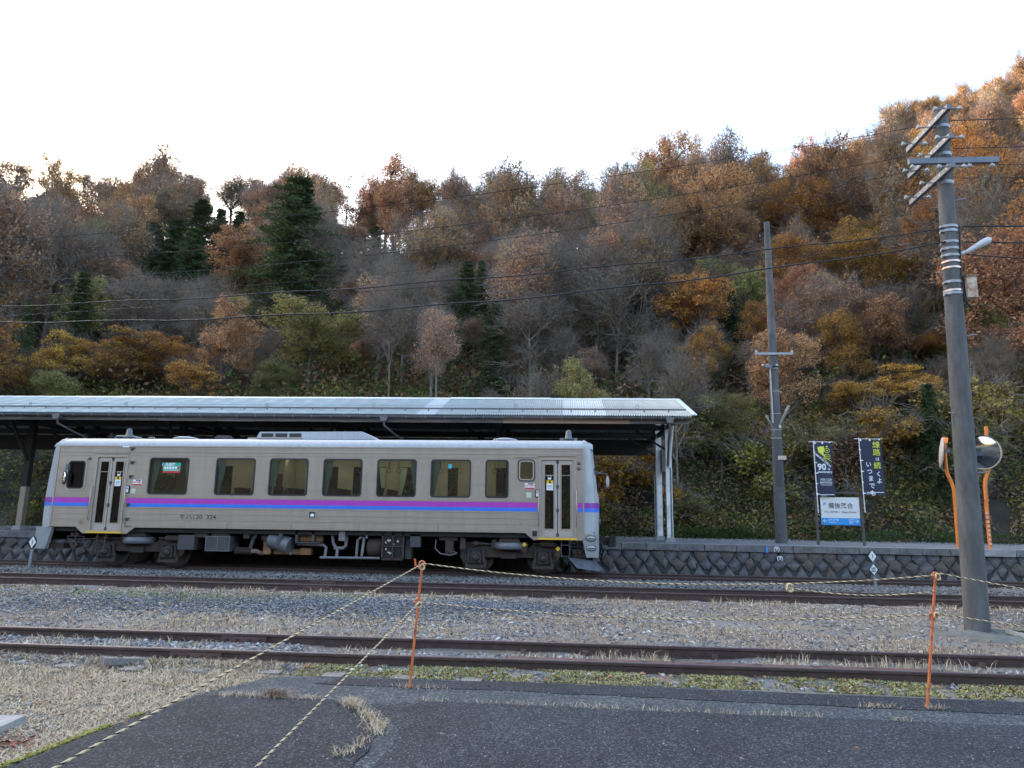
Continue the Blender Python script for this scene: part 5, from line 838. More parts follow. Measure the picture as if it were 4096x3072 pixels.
# far side panes (seen through the car)
for a, b in WINS: MB().bb(a, b, 1.385, 1.39, WZ0, WZ1).build('far_pane', glass, rc)
# folding doors
for di, (a, b) in enumerate(DOORS):
    m = (a+b)/2; dr = ring(MB(), a-.045, b+.045, .965, 3.135, .10, .055, F0-.012, F0+.03).build('door_frame', steel2, rc)
    MB().bb(a+.001, b-.001, F0+.055, F0+.065, .99, 3.10).bb(a+.002, a+.02, F0, F0+.06, .99, 3.1).bb(b-.02, b-.002, F0, F0+.06, .99, 3.1).build('door_gasket', rub, dr) if False else None
    for p, q in ((a+.012, m-.012), (m+.012, b-.012)):
        lf = panel(MB(), p, q, 1.0, 3.085, [(p+.085, q-.085, 1.22, 2.96)], F0+.035, F0+.065).build('door_leaf', doorm, dr)
        ring(MB(), p+.065, q-.065, 1.20, 2.98, .03, .03, F0+.022, F0+.0345).build('glazing_bead', steel, lf)
        MB().bb(p+.08, q-.08, F0+.047, F0+.051, 1.21, 2.97).build('pane', dglass, lf)
        MB().bb(p+.08, q-.08, F0+.036, F0+.046, 2.655, 2.672).build('glazing_bar', steel2, lf)
    MB().bb(m-.011, m+.011, F0+.04, F0+.06, 1.0, 3.085).build('hinge_seal', rub, dr)
    for z in (3.03, 2.35, 1.72, 1.06): MB().cyl((m, F0+.026, z-.05), (m, F0+.026, z+.05), .022, n=8).box((m, F0+.03, z), (.07, .012, .09)).build('hinge', gbox, dr)
    MB().bb(a-.08, b+.08, F0-.045, F0-.0125, .945, .985).build('door_sill', yel, dr)
    MB().bb(a-.09, b+.06, F0-.035, F0-.0006, 3.18, 3.205).build('rain_strip', steel2, dr)
    for hx in (a-.062, b+.062): MB().tube([(hx, F0-.01, 1.30), (hx, F0-.05, 1.34), (hx, F0-.05, 2.22), (hx, F0-.01, 2.26)], .014, 6).build('hand_rail', steel2, dr)
# painted ends: front mask lofted round the corners
ZL = [1.09, 1.3, 1.66, 1.95, 2.4, 2.9, 3.25, 3.46, 3.58, 3.66]
NX = [.43, .44, .45, .45, .41, .35, .31, .27, .20, .10]
HW = [1.42, 1.42, 1.42, 1.42, 1.42, 1.42, 1.42, 1.40, 1.30, 1.10]
def plan(k, zz=None, off=0):
    if zz is None: nx, hw = NX[k], HW[k]
    else: nx, hw = np.interp(zz, ZL, NX), np.interp(zz, ZL, HW)
    hw += off; q = nx+off
    return [(0, -hw), (q*.30, -hw+.005), (q*.68, -hw+.09), (q*.92, -hw+.32), (q, -hw+.62), (q*1.02, 0), (q, hw-.62), (q*.92, hw-.32), (q*.68, hw-.09), (q*.30, hw-.005), (0, hw)]
def maskmesh(sgn, x0, zs, off=0.0, cap=True):
    mb = MB(); V = []; n = 11
    for z in zs: V += [(x0+sgn*p[0], p[1], z) for p in plan(0, z, off)]
    F = [(i*n+k, i*n+k+1, (i+1)*n+k+1, (i+1)*n+k) for i in range(len(zs)-1) for k in range(n-1)]
    mb.add(V, F, False)
    if cap: mb.add(V[:n], [tuple(range(n))]); mb.add(V[-n:], [tuple(range(n))])
    return mb
for sgn, x0 in ((-1, XL), (1, XR)):
    ms = maskmesh(sgn, x0, ZL).build('end_mask', frp, rc)
    maskmesh(sgn, x0, [1.7855, 1.85, 1.93], .004, False).build('purple_band', mat('purple_band', (.25, .035, .33), .45, var=.06, scale=3), ms); maskmesh(sgn, x0, [1.684, 1.73, 1.7845], .004, False).build('blue_band', blue, ms)
    MB().bb(x0-.02, x0+.02, F0-.012, F0+.01, 1.12, 3.38).build('corner_trim', steel2, ms)
    # dark windscreen panel and lamps on the front
    V = []
    for z in (2.22, 2.6, 3.0, 3.3):
        V += [(x0+sgn*p[0], p[1]*1.0, z) for p in plan(0, z, .012)[3:8]]
    ws = MB().add(V, [(i*5+k, i*5+k+1, (i+1)*5+k+1, (i+1)*5+k) for i in range(3) for k in range(4)]).build('windscreen', mat('dark_windscreen', (.01, .012, .015), .12, var=.1), ms)
    for yy in (-.95, .95): MB().cyl((x0+sgn*.40, yy, 1.42), (x0+sgn*.475, yy, 1.42), .09, n=16).build('head_lamp', lgrey, ms)
    # skirt below the bumper
    s0, s1 = (x0+sgn*.0, x0+sgn*.40)
    sk = MB().prism([(x0-sgn*.06, 1.095), (x0+sgn*.41, 1.095), (x0+sgn*.40, .49), (x0+sgn*.07, .49)], F0+.02, F0+.14).build('skirt', skirtm, ms)
    MB().prism([(x0-sgn*.06, 1.095), (x0+sgn*.41, 1.095), (x0+sgn*.40, .49), (x0+sgn*.07, .49)], -F0-.14, -F0-.02).build('skirt', skirtm, ms)
    MB().bb(x0+sgn*.26, x0+sgn*.38, F0+.14, -F0-.14, .72, 1.09).build('bumper_beam', und, ms)
    if sgn > 0:
        for z in (.985, .735): 
            q = MB().lathe([(.0, 0), (.14, 0), (.14, .012), (.0, .012)], (0, 0, 0), 'y', 24); q.v = [(p[0]+x0+.19, -p[1]+F0+.019, p[2]*.55+z) for p in q.v]; q.build('oval_plate', gbox, sk)
            q = MB().lathe([(.0, 0), (.118, 0), (.118, .006), (.0, .006)], (0, 0, 0), 'y', 24); q.v = [(p[0]+x0+.19, -p[1]+F0+.0065, p[2]*.55+z) for p in q.v]; q.build('oval_face', frp, sk)
            MB().bb(x0+.10, x0+.28, F0-.004, F0-.0005, z-.012, z+.012).build('plate_mark', gbox, sk)
    pl = MB(); pl.add([(x0-sgn*.42, F0+.35, .47), (x0+sgn*.26, F0+.25, .40), (x0+sgn*.30, 0, .40), (x0+sgn*.26, -F0-.25, .40), (x0-sgn*.42, -F0-.35, .47), (x0-sgn*.18, F0+.22, .20), (x0+sgn*.44, F0+.10, .13), (x0+sgn*.55, 0, .13), (x0+sgn*.44, -F0-.1, .13), (x0-sgn*.18, -F0-.22, .20)], [(0,1,6,5),(1,2,7,6),(2,3,8,7),(3,4,9,8)])
    if sgn > 0: pl.build('snow_plough', mat('plough_blue_grey', (.10, .115, .14), .6, .2, var=.3, scale=5), ms)
    MB().box((x0-sgn*.02, F0+.45, .56), (.5, .3, .16)).build('plough_bracket', bog, ms)
    # coupler, hoses, jumper
    cp = MB().box((x0+sgn*.55, 0, .88), (.5, .22, .22)).box((x0+sgn*.82, 0, .88), (.16, .34, .30)).cyl((x0+sgn*.88, -.08, .74), (x0+sgn*.88, -.08, 1.04), .08, n=10).build('coupler', und, ms)
    for yy, ln in ((-.55, .55), (-.72, .42), (.55, .5)): MB().tube([(x0+sgn*.36, yy, .95), (x0+sgn*.50, yy, .85), (x0+sgn*.56, yy+.05, .62), (x0+sgn*.50, yy+.12, .95-ln), (x0+sgn*.42, yy+.2, .55)], .026, 7).build('brake_hose', rub, cp)
    MB().box((x0+sgn*.47, -.85, .98), (.22, .18, .14)).build('jumper_box', und, cp)
# roof: shoulders, crown
RP = [(-1.42, 3.40), (-1.405, 3.46), (-1.34, 3.54), (-1.20, 3.615), (-.9, 3.665), (-.45, 3.70), (0, 3.71)]
prof = RP+[(-a, b) for a, b in RP[-2::-1]]
rf = MB(); n = len(prof); V = [(x, p[0], p[1]) for x in (XL, XR) for p in prof]
rf.add(V, [(k, k+1, n+k+1, n+k) for k in range(n-1)], True); rfo = rf.build('roof', roofm, rc)
for sgn, x0 in ((-1, XL), (1, XR)):
    V = []
    for f, dz in ((0, 0), (.10, -.005), (.20, -.03), (.27, -.085)):
        V += [(x0+sgn*f, p[0]*(1-f*.35), 3.40+(p[1]-3.40)*(1-f*.9)+dz*.3) for p in prof]
    MB().add(V, [(i*n+k, i*n+k+1, (i+1)*n+k+1, (i+1)*n+k) for i in range(3) for k in range(n-1)], True).add(V[-n:], [tuple(range(n))]).build('roof_end', frp, rfo)
MB().bb(XL, XR, F0-.018, F0-.0005, 3.392, 3.408).build('rain_gutter', steel2, rfo)
# roof furniture
ac = thing  # (name kept free)
a0, a1 = lx(-9.0), lx(-5.42)
acs = MB().prism([(a0, 3.69), (a0+.10, 3.90), (a1-.42, 3.92), (a1, 3.69)], -.78, .78).build('air_conditioner', roofm, rfo)
for k in range(3): 
    gx = a0+.16+k*.42; MB().bb(gx, gx+.36, -.785, -.7805, 3.745, 3.86).build('grille', mat('grille_dark', (.03, .03, .032), .7, var=.5, scale=40, stretch=(60, 1, 1)), acs)
MB().bb(a0+.0, a0+1.4, -.80, -.781, 3.70, 3.725).bb(a0-.28, a0-.02, -.7, .7, 3.68, 3.74).build('base_frame', steel2, acs)
for vx in (-11.24, -1.68):
    MB().lathe([(0, 0), (.30, 0), (.36, .025), (.35, .05), (.20, .085), (0, .09)], (lx(vx), -.55, 3.675), 'z', 24).build('roof_ventilator', roofm, rfo)
for vx, s in ((-13.1, 1), (.15, 1)):
    an = MB().cyl((lx(vx), -.45, 3.69), (lx(vx), -.45, 3.75), .05, n=10).lathe([(0, .05), (.16, .05), (.16, .085), (.10, .09), (.075, .30), (.03, .33), (0, .33)], (lx(vx), -.45, 3.69), 'z', 16).build('antenna', lgrey, rfo)
MB().cyl((lx(-13.66), -.45, 3.68), (lx(-13.66), -.45, 3.76), .06, n=10).cyl((lx(-13.66), -.45, 3.76), (lx(-13.66), -.45, 3.79), .10, n=10).cyl((lx(-13.66), -.45, 3.79), (lx(-13.66), -.45, 3.88), .035, n=8).build('whistle', und, rfo)
MB().tube([(lx(-13.5), -.5, 3.70), (lx(-13.45), -.5, 3.78), (lx(-13.0), -.5, 3.78), (lx(-12.7), -.5, 3.72)], .03, 6).build('horn', lgrey, rfo)
for vx in (-.05, .35): MB().box((lx(vx), -.5, 3.73), (.1, .1, .11)).build('antenna_foot', lgrey, rfo)
for vx in (-12.45, -12.05): MB().tube([(lx(vx)-.08, -1.0, 3.64), (lx(vx)-.08, -1.0, 3.70), (lx(vx)+.08, -1.0, 3.70), (lx(vx)+.08, -1.0, 3.64)], .010, 5).build('roof_handle', roofm, rfo)
MB().box((lx(-10.0), -.7, 3.74), (.36, .25, .09)).box((lx(-10.0), -.7, 3.715), (.46, .3, .05)).build('roof_box', gbox, rfo)
# mirrors
mr = MB().box((lx(-14.17), F0-.05, 2.78), (.07, .10, .17)).tube([(lx(-14.17), F0-.08, 2.75), (lx(-14.19), F0-.16, 2.66), (lx(-14.19), F0-.16, 2.60)], .012, 5).build('side_mirror', lgrey, rc)
m2 = MB().lathe([(0, 0), (.10, 0), (.10, .03), (0, .035)], (0, 0, 0), 'y', 16); m2.v = [(p[0]*.45+lx(-14.17)+p[1], F0-.17+p[1], p[2]*1.9+2.47) for p in m2.v]; m2.build('mirror_glass', rub, mr)
m3 = MB().lathe([(0, 0), (.085, 0), (.085, .004), (0, .004)], (0, 0, 0), 'y', 16); m3.v = [(p[0]*.40+lx(-14.15), F0-.18-p[1]*.5, p[2]*1.9+2.47) for p in m3.v]; m3.build('mirror_face', mat('mirror', (.8, .82, .85), .03, 1, var=.01), mr)
mr = MB().tube([(lx(.84), -1.2, 2.75), (lx(1.02), -1.28, 2.73), (lx(1.17), -1.32, 2.72), (lx(1.22), -1.33, 2.66)], .012, 6).tube([(lx(.84), -1.2, 2.83), (lx(.95), -1.26, 2.77), (lx(1.08), -1.3, 2.73)], .010, 6).box((lx(.83), -1.17, 2.79), (.05, .06, .18)).build('stalk_mirror', lgrey, rc)
m2 = MB().lathe([(0, 0), (.09, 0), (.09, .03), (0, .035)], (0, 0, 0), 'y', 16); m2.v = [(p[0]*.5+lx(1.2), -1.33+p[1], p[2]*1.9+2.50) for p in m2.v]; m2.build('mirror_shell', frp, mr)
# lamps, step irons, plates and hatches on the side
for z in (3.00, 2.85): MB().lathe([(0, 0), (.052, 0), (.04, .03), (0, .04)], (0, 0, 0), 'y', 14).build('marker_lamp', lgrey, side, (lx(.42), F0-.0, z)).rotation_euler = (0, 0, math.pi)
MB().lathe([(0, 0), (.045, 0), (.035, .05), (0, .06)], (0, 0, 0), 'y', 12).build('marker_lamp', lgrey, side, (lx(-13.58), F0, 3.03)).rotation_euler = (0, 0, math.pi)
for z, X in ((3.34, -12.32), (2.95, -12.28), (2.55, -12.28), (1.76, -12.28), (1.36, -12.26)): MB().box((lx(X), F0-.02, z), (.11, .04, .035)).box((lx(X)-.02, F0-.025, z-.04), (.05, .05, .06)).build('lamp_bracket', gbox, side)
white = mat('sticker_white', (.78, .80, .80), .4, var=.03); red = mat('sticker_red', (.55, .03, .04), .4, var=.05); black = mat('sticker_black', (.015, .015, .018), .5, var=.1); green = mat('sticker_green', (.02, .36, .24), .4, var=.05); teal = mat('sticker_teal', (.03, .42, .5), .4, var=.05)
ink = mat('dark_lettering', (.022, .022, .025), .5, var=.1)
def plate(name, a, b, z0, z1, m, parent, y=F0-.006, th=.004): return MB().bb(a, b, y, y+th, z0, z1).build(name, m, parent)
for X, s in ((-12.08, 0), (-.92, 0)):
    p = plate('route_sticker', lx(X)-.135, lx(X)+.135, 2.28, 2.44, white, side); plate('red_band', lx(X)-.13, lx(X)+.13, 2.285, 2.325, red, p, F0-.0085, .002); plate('black_band', lx(X)-.05, lx(X)+.11, 2.41, 2.435, black, p, F0-.0085, .002)
    text('sticker_text', '後乗り前降り', .055, red, p, (lx(X), F0-.009, 2.368), .02, sx=.85)
for X, Y2 in ((-12.34, -12.18), (-.71, -.94)):
    p = plate('door_button', lx(X)-.055, lx(X)+.055, 2.06, 2.27, black, side, F0-.03, .029); plate('button_face', lx(X)-.032, lx(X)+.032, 2.085, 2.245, white, p, F0-.034, .003)
    MB().lathe([(0, 0), (.024, 0), (.02, .01), (0, .012)], (0, 0, 0), 'y', 12).build('button', lgrey, p, (lx(X), F0-.034, 2.2)).rotation_euler = (0, 0, math.pi)
    plate('notice', lx(Y2)-.07, lx(Y2)+.07, 2.05, 2.19, mat('pale_green_sign', (.50, .56, .42), .5, var=.06), side)
text('car_number', 'キハ120  324', .165, ink, side, (lx(-10.22), F0-.0025, 1.415), .008, sx=1.18)
text('small_mark', 'S', .10, ink, side, (lx(-13.62), F0-.0025, 1.215), .01); ring(MB(), lx(-13.67), lx(-13.57), 1.155, 1.275, .005, .008, F0-.002, F0-.0005).build('mark_box', ink, side)
text('small_mark', '中', .09, ink, side, (lx(-12.32), F0-.0025, 1.215), .01); text('small_mark', '自重 26.8t', .05, ink, side, (lx(-12.22), F0-.0025, 1.135), .01)
plate('name_plate', lx(-12.62), lx(-12.42), 3.36, 3.40, white, side, F0-.024, .006)
hb = MB().bb(lx(-7.06), lx(-6.82), F0-.012, F0-.0005, 1.40, 1.64).build('fuel_filler', steel2, side); plate('recess', lx(-7.02), lx(-6.86), 1.44, 1.60, rub, hb, F0-.015, .002)
MB().lathe([(0, 0), (.055, 0), (.05, .03), (0, .035)], (0, 0, 0), 'y', 16).build('filler_cap', white, hb, (lx(-6.93), F0-.015, 1.50)).rotation_euler = (0, 0, math.pi)
hb = ring(MB(), lx(-1.27), lx(-1.01), 1.235, 1.50, .03, .02, F0-.010, F0-.0005).build('hatch', steel2, side); MB().prism([(lx(-1.17), 1.36), (lx(-1.11), 1.36), (lx(-1.14), 1.315)], F0-.003, F0-.0006).bb(lx(-1.16), lx(-1.12), F0-.003, F0-.0006, 1.295, 1.305).build('hatch_mark', ink, hb)
hb = ring(MB(), lx(-.86), lx(-.69), 1.00, 1.20, .015, .02, F0-.02, F0-.0005).build('side_step', steel2, side); plate('recess', lx(-.85), lx(-.70), 1.01, 1.19, rub, hb, F0-.003, .002)
# stickers on doors and windows
for a, b, s in ((DOORS[0][0], DOORS[0][1], 1), (DOORS[1][0], DOORS[1][1], -1)):
    m = (a+b)/2; c0 = m+s*.21
    p = plate('door_notice', c0-.09, c0+.09, 2.26, 2.52, white, rc, F0+.030, .003); plate('yellow_header', c0-.09, c0+.09, 2.44, 2.523, yel, p, F0+.027, .002)
    for z in (2.38, 2.35, 2.31): plate('print_line', c0-.07, c0+.06, z, z+.010, black, p, F0+.028, .001)
    plate('pictogram', c0-.03, c0+.03, 2.455, 2.51, black, p, F0+.0255, .001)
    q = plate('small_notice', c0+s*.01-.045, c0+s*.01+.045, 2.55, 2.67, white, rc, F0+.030, .003); plate('pictogram', c0+s*.01-.035, c0+s*.01+.035, 2.60, 2.662, black, q, F0+.027, .002)
wa, wb = WINS[0]
p = plate('priority_seat_sign', wa+.40, wa+.92, 2.66, 2.93, green, rc, F0+.002, .002); plate('red_footer', wa+.40, wa+.92, 2.64, 2.695, red, p, F0+.0, .0015)
text('sign_text', '優先座席', .10, white, p, (wa+.56, F0+.0005, 2.875), .02); 
for k in range(6): plate('pictogram', wa+.425+k*.082, wa+.485+k*.082, 2.755, 2.82, white if k < 5 else red, p, F0+.0, .0015)
plate('print_line', wa+.43, wa+.86, 2.715, 2.727, white, p, F0+.0, .0015)
plate('window_sticker', WINS[5][0]+.48, WINS[5][0]+.585, 2.83, 2.945, teal, rc, F0+.002, .002)
# ------------------------------------------------ interior
cream = mat('interior_panel', (.50, .46, .38), .7, var=.08, scale=3); seatm = mat('seat_moquette', (.10, .07, .085), .9, var=.3, scale=20); curt = mat('mint_curtain', (.50, .58, .50), .85, var=.1, scale=6); floorm = mat('interior_floor', (.16, .15, .15), .7, var=.2)
MB().bb(XL-.3, XR+.3, -1.35, 1.35, 1.12, 1.16).build('floor', floorm, rc)
MB().bb(XL, XR, -1.355, 1.355, 3.30, 3.34).build('ceiling', cream, rc)
lamp = emitmat('fluorescent_tube', (1, .95, .80), .9)
for yy in (-.55, .55): MB().bb(lx(-11.5), lx(-1.4), yy-.05, yy+.05, 3.262, 3.298).build('ceiling_light', lamp, rc)
inn = panel(MB(), XL, XR, 1.16, 3.30, fh, 1.345, 1.358).build('inner_lining', cream, rc)
for X in (-13.55, -.70): 
    MB().bb(lx(X)-.02, lx(X)+.02, .1, 1.345, 1.16, 3.3).build('cab_partition', cream, rc)
MB().bb(lx(-9.35), lx(-8.55), .45, 1.34, 1.16, 3.3).build('lavatory_cubicle', cream, rc); MB().bb(lx(-9.05), lx(-8.98), .44, .449, 1.5, 3.0).bb(lx(-8.8), lx(-8.60), .436, .449, 2.25, 2.75).build('cubicle_trim', seatm, rc)
MB().bb(lx(-3.3), lx(-2.75), 1.30, 1.34, 1.2, 3.2).build('equipment_cabinet', cream, rc)
def seat(x, face, y):
    s = MB(); s.box((x, y, 1.50), (.46, .86, .14)); s.box((x-face*.22, y, 1.84), (.13, .86, .96), Matrix.Rotation(-face*.16, 3, 'Y')); s.box((x, y, 1.29), (.4, .8, .27)); s.build('seat', seatm, rc)
for yy in (-.86, .86):
    for x, f in ((-9.75, 1), (-8.55, -1), (-8.15, 1), (-7.05, -1), (-6.6, 1), (-5.55, -1)): seat(lx(x), f, yy)
for a_, b_ in ((-11.8, -10.4), (-5.1, -2.1)):
    for s in (-1, 1): MB().bb(lx(a_), lx(b_), s*1.33, s*.85, 1.42, 1.56).bb(lx(a_), lx(b_), s*1.335, s*1.22, 1.56, 1.98).build('bench_seat', seatm, rc)
def curtain(x0, x1, y, right):
    mb = MB(); n = 14; V = []
    for z, k in ((3.02, 1.0), (2.6, .75), (2.25, .42), (2.03, .30)):
        for i in range(n+1):
            u = i/n*k; x = (x1-(x1-x0)*u) if right else (x0+(x1-x0)*u); V.append((x, y+.02*math.sin(i*2.4), z))
    mb.add(V, [(r_*(n+1)+i, r_*(n+1)+i+1, (r_+1)*(n+1)+i+1, (r_+1)*(n+1)+i) for r_ in range(3) for i in range(n)], True); mb.build('curtain', curt, rc)
for k, (a, b) in enumerate(WINS[:6]):
    curtain(a+.02, a+.24, -1.29, False) if k in (0, 1, 2, 3, 5) else None
    if k in (0, 4): curtain(b-.20, b-.02, -1.29, True)
    if k in (2, 4): curtain(a+.02, a+.26, 1.29, False)
    if k in (3, 5): curtain(b-.24, b-.02, 1.29, True)
straps = mat('strap_handle', (.34, .24, .12), .6, var=.1)
for X in (-5.85, -5.0, -4.72, -4.35, -3.5, -3.25, -2.93, -2.6, -1.95, -1.83, -1.6, -10.75):
    q = MB().tube([(lx(X)+.06*math.cos(t_), -.75, 2.80+.07*math.sin(t_)) for t_ in np.linspace(0, 6.28, 14)], .011, 5).tube([(lx(X), -.75, 2.87), (lx(X), -.75, 3.05)], .012, 5); q.build('strap', straps, rc)
MB().tube([(lx(-1.6), -.9, 1.2), (lx(-1.6), -.9, 3.3)], .017, 6).build('grab_pole', lgrey, rc)
MB().bb(lx(-13.9), lx(-13.75), -.8, -.4, 1.9, 2.45).bb(lx(-14.3), lx(-13.9), -1.1, -.2, 1.2, 2.0).build('driver_console', und, rc)
MB().bb(lx(-.35), lx(-.15), -1.1, -.9, 1.2, 2.2).build('fare_box', gbox, rc)
# ------------------------------------------------ underframe and bogies
MB().bb(XL+.1, XR-.1, -1.30, 1.30, .98, 1.109).build('underframe', und, rc)  # underframe as one closed dark slab, put in to block light
MB().bb(XL+.4, XR-.4, .15, .9, .52, .979).build('underbody_light_block', und, rc)  # black box added under the floor to block light
def bogie(cx):
    b = MB().prism([(cx-1.36, .76), (cx-1.30, .84), (cx-.70, .84), (cx-.50, .70), (cx+.50, .70), (cx+.70, .84), (cx+1.30, .84), (cx+1.36, .76), (cx+1.36, .42), (cx+1.12, .20), (cx+.98, .20), (cx+.72, .44), (cx-.72, .44), (cx-.98, .20), (cx-1.12, .20), (cx-1.36, .42)], -1.02, -.90).build('bogie_frame', bog, rc)
    MB().prism([(cx-1.36, .76), (cx-1.30, .84), (cx+1.30, .84), (cx+1.36, .76), (cx+1.2, .3), (cx-1.2, .3)], .90, 1.02).build('far_frame', bog, b)
    MB().box((cx, 0, .62), (.5, 1.8, .2)).build('bolster', und, b)
    for s in (-1, 1):
        ax = cx+s*.92
        MB().prism([(ax-.26, .66), (ax+.26, .66), (ax+.24, .21), (ax-.24, .21)], -1.03, -1.0205).build('horn_opening', rub, b)
        bx = MB().box((ax, -1.06, .43), (.30, .14, .27)).box((ax, -1.06, .575), (.2, .12, .05)).build('axle_box', bog, b)
        MB().lathe([(0, 0), (.105, 0), (.10, .04), (.05, .06), (0, .06)], (0, 0, 0), 'y', 16).build('axle_cap', dark, bx, (ax, -1.13, .43)).rotation_euler = (0, 0, math.pi)
        for k in (-.235, .235): MB().cyl((ax+k*.86, -1.05, .30), (ax+k*.86, -1.05, .62), .055, n=10).build('axle_spring', dark, bx)
        MB().box((ax, -1.05, .185), (.56, .08, .06)).box((ax-.25, -1.04, .28), (.07, .06, .2)).box((ax+.25, -1.04, .28), (.07, .06, .2)).build('horn_tie', bog, b)
        MB().cyl((ax, -.95, .43), (ax, .95, .43), .07, n=10).build('axle', dark, b)
        for yy in (-.58, .58): MB().lathe([(0, -.06), (.36, -.06), (.43, -.05), (.43, .05), (.46, .055), (.46, .08), (.36, .07), (0, .07)] if yy > 0 else [(0, -.07), (.36, -.07), (.46, -.08), (.46, -.055), (.43, -.05), (.43, .05), (.36, .06), (0, .06)], (ax, yy, .43), 'y', 28).build('wheel', mat('wheel_steel', (.07, .055, .048), .6, .2, var=.3, scale=6), b)
    MB().lathe([(0, 0), (.40, 0), (.43, .02), (.43, .17), (.33, .19), (0, .19)], (cx, -1.0, .66), 'z', 22).build('air_spring', lgrey, b)
    MB().prism([(cx-.30, .86), (cx-.22, 1.0), (cx+.22, 1.0), (cx+.30, .86)], -1.22, -.9).build('spring_cap', bog, b)
    MB().box((cx-.02, -1.06, .50), (.42, .04, .18)).build('center_plate', dark, b)
    MB().cyl((cx-1.05, -1.1, .80), (cx-.45, -1.1, .79), .03, n=8).cyl((cx-1.0, -1.1, .80), (cx-.85, -1.1, .80), .07, n=10).box((cx-.42, -1.08, .80), (.14, .12, .24)).build('damper', bog, b)
    MB().cyl((cx+.85, -1.1, .82), (cx+1.25, -1.1, .82), .09, n=12).cyl((cx+.62, -1.1, .82), (cx+.85, -1.1, .82), .025, n=8).build('brake_cylinder', bog, b)
    return b
bogie(lx(-12.08)); bogie(lx(-1.475))
def U(name, m, f):
    mb = MB(); f(mb); return mb.build(name, m, rc)
o = U('ladder_step', gbox, lambda b: b.tube([(lx(-13.12), -1.36, .95), (lx(-13.14), -1.36, .42)], .014, 5).tube([(lx(-12.88), -1.36, .95), (lx(-12.90), -1.36, .42)], .014, 5).tube([(lx(-13.14), -1.36, .44), (lx(-12.9), -1.36, .44)], .014, 5).tube([(lx(-13.13), -1.36, .72), (lx(-12.89), -1.36, .72)], .014, 5))
o = U('ladder_step', gbox, lambda b: b.tube([(lx(-.06), -1.36, .95), (lx(-.06), -1.36, .50)], .014, 5).tube([(lx(.16), -1.36, .95), (lx(.16), -1.36, .50)], .014, 5).tube([(lx(-.06), -1.36, .51), (lx(.16), -1.36, .51)], .014, 5).tube([(lx(-.06), -1.36, .80), (lx(.16), -1.36, .80)], .014, 5))
for X in (-13.98, .30):
    o = U('junction_block', bog, lambda b: [b.box((lx(X)+k*.13, -1.15, z), (.10, .1, .09)) for k in (0, 1) for z in (.62, .90)]); 
    o = U('cable_frame', gbox, lambda b: [b.tube([(lx(X)-.12, -1.2, z), (lx(X)+.36, -1.2, z)], .013, 5) for z in (.68, .76, .84)]+[b.tube([(lx(X)+k, -1.2, .68), (lx(X)+k, -1.2, .84)], .013, 5) for k in (-.12, .1, .36)])
U('equipment_box', gbox, lambda b: b.bb(lx(-10.78), lx(-10.32), -1.3, -.75, .52, .92))
U('radiator_box', gbox, lambda b: b.bb(lx(-10.0), lx(-9.28), -1.28, -.7, .49, .90)); U('radiator_frame', lgrey, lambda b: [b.bb(lx(x)-.012, lx(x)+.012, -1.295, -1.281, .50, .89) for x in (-9.98, -9.64, -9.30)]+[b.bb(lx(-10.0), lx(-9.28), -1.293, -1.281, z-.01, z+.01) for z in (.50, .89)])
U('hanger', bog, lambda b: b.box((lx(-10.15), -1.1, .95), (.4, .3, .18))); U('hanger', bog, lambda b: b.box((lx(-9.6), -1.1, .93), (.5, .3, .1))); U('hanger', bog, lambda b: b.box((lx(-8.85), -1.1, .95), (.16, .3, .2)))
U('bellows', bog, lambda b: [b.lathe([(.075, 0), (.11, .02), (.075, .04)], (lx(-9.2)+k*.04, -1.1, .50), 'x', 14) for k in range(12)])
U('exhaust_pipe', mat('exhaust_rust', (.2, .12, .08), .8, var=.4, scale=8), lambda b: b.tube([(lx(-8.72), -1.1, .50), (lx(-8.60), -1.1, .50), (lx(-8.52), -1.05, .46), (lx(-8.48), -.9, .42)], .065, 10))
U('strut', gbox, lambda b: b.tube([(lx(-8.75), -1.12, .58), (lx(-8.68), -1.12, .85), (lx(-8.6), -1.12, .98)], .06, 4))
mf = U('air_cleaner', lgrey, lambda b: b.cyl((lx(-8.2), -1.05, .83), (lx(-7.6), -1.15, .66), .23, n=20))
MB().cyl((lx(-8.45), -1.0, .90), (lx(-8.18), -1.05, .83), .12, n=14).build('intake', bog, mf); MB().box((lx(-7.86), -1.33, .85), (.1, .06, .3), Matrix.Rotation(.35, 3, 'Y')).build('strap', gbox, mf); MB().cyl((lx(-7.62), -1.15, .50), (lx(-7.58), -1.15, .42), .03, n=8).build('drain', lgrey, mf)
U('engine_mount', mat('engine_orange', (.26, .13, .06), .8, var=.3, scale=5), lambda b: b.bb(lx(-8.42), lx(-8.20), -1.05, -.9, .42, .80).bb(lx(-8.15), lx(-7.1), -.95, -.7, .42, .56).bb(lx(-7.35), lx(-7.05), -1.05, -.9, .42, .60))
cr = U('resistor_crate', gbox, lambda b: b.bb(lx(-7.42), lx(-7.36), -1.3, -1.0, .76, 1.09).bb(lx(-6.95), lx(-6.89), -1.3, -1.0, .76, 1.09).bb(lx(-7.42), lx(-6.7), -1.3, -1.0, .745, .775).bb(lx(-7.42), lx(-6.7), -1.3, -1.0, 1.06, 1.09))
MB().bb(lx(-7.35), lx(-6.72), -1.1, -.95, .79, 1.05).build('core', MATS['engine_orange'], cr)
pipem = mat('pipe_grey', (.17, .165, .17), .6, .15, var=.25, scale=6)
U('pipe', pipem, lambda b: b.cyl((lx(-6.70), -1.25, .365), (lx(-5.03), -1.25, .375), .035, n=10)); U('pipe', pipem, lambda b: b.tube([(lx(-7.4), -1.15, .72), (lx(-6.66), -1.15, .70), (lx(-6.58), -1.15, .64), (lx(-6.58), -1.2, .38)], .04, 8))
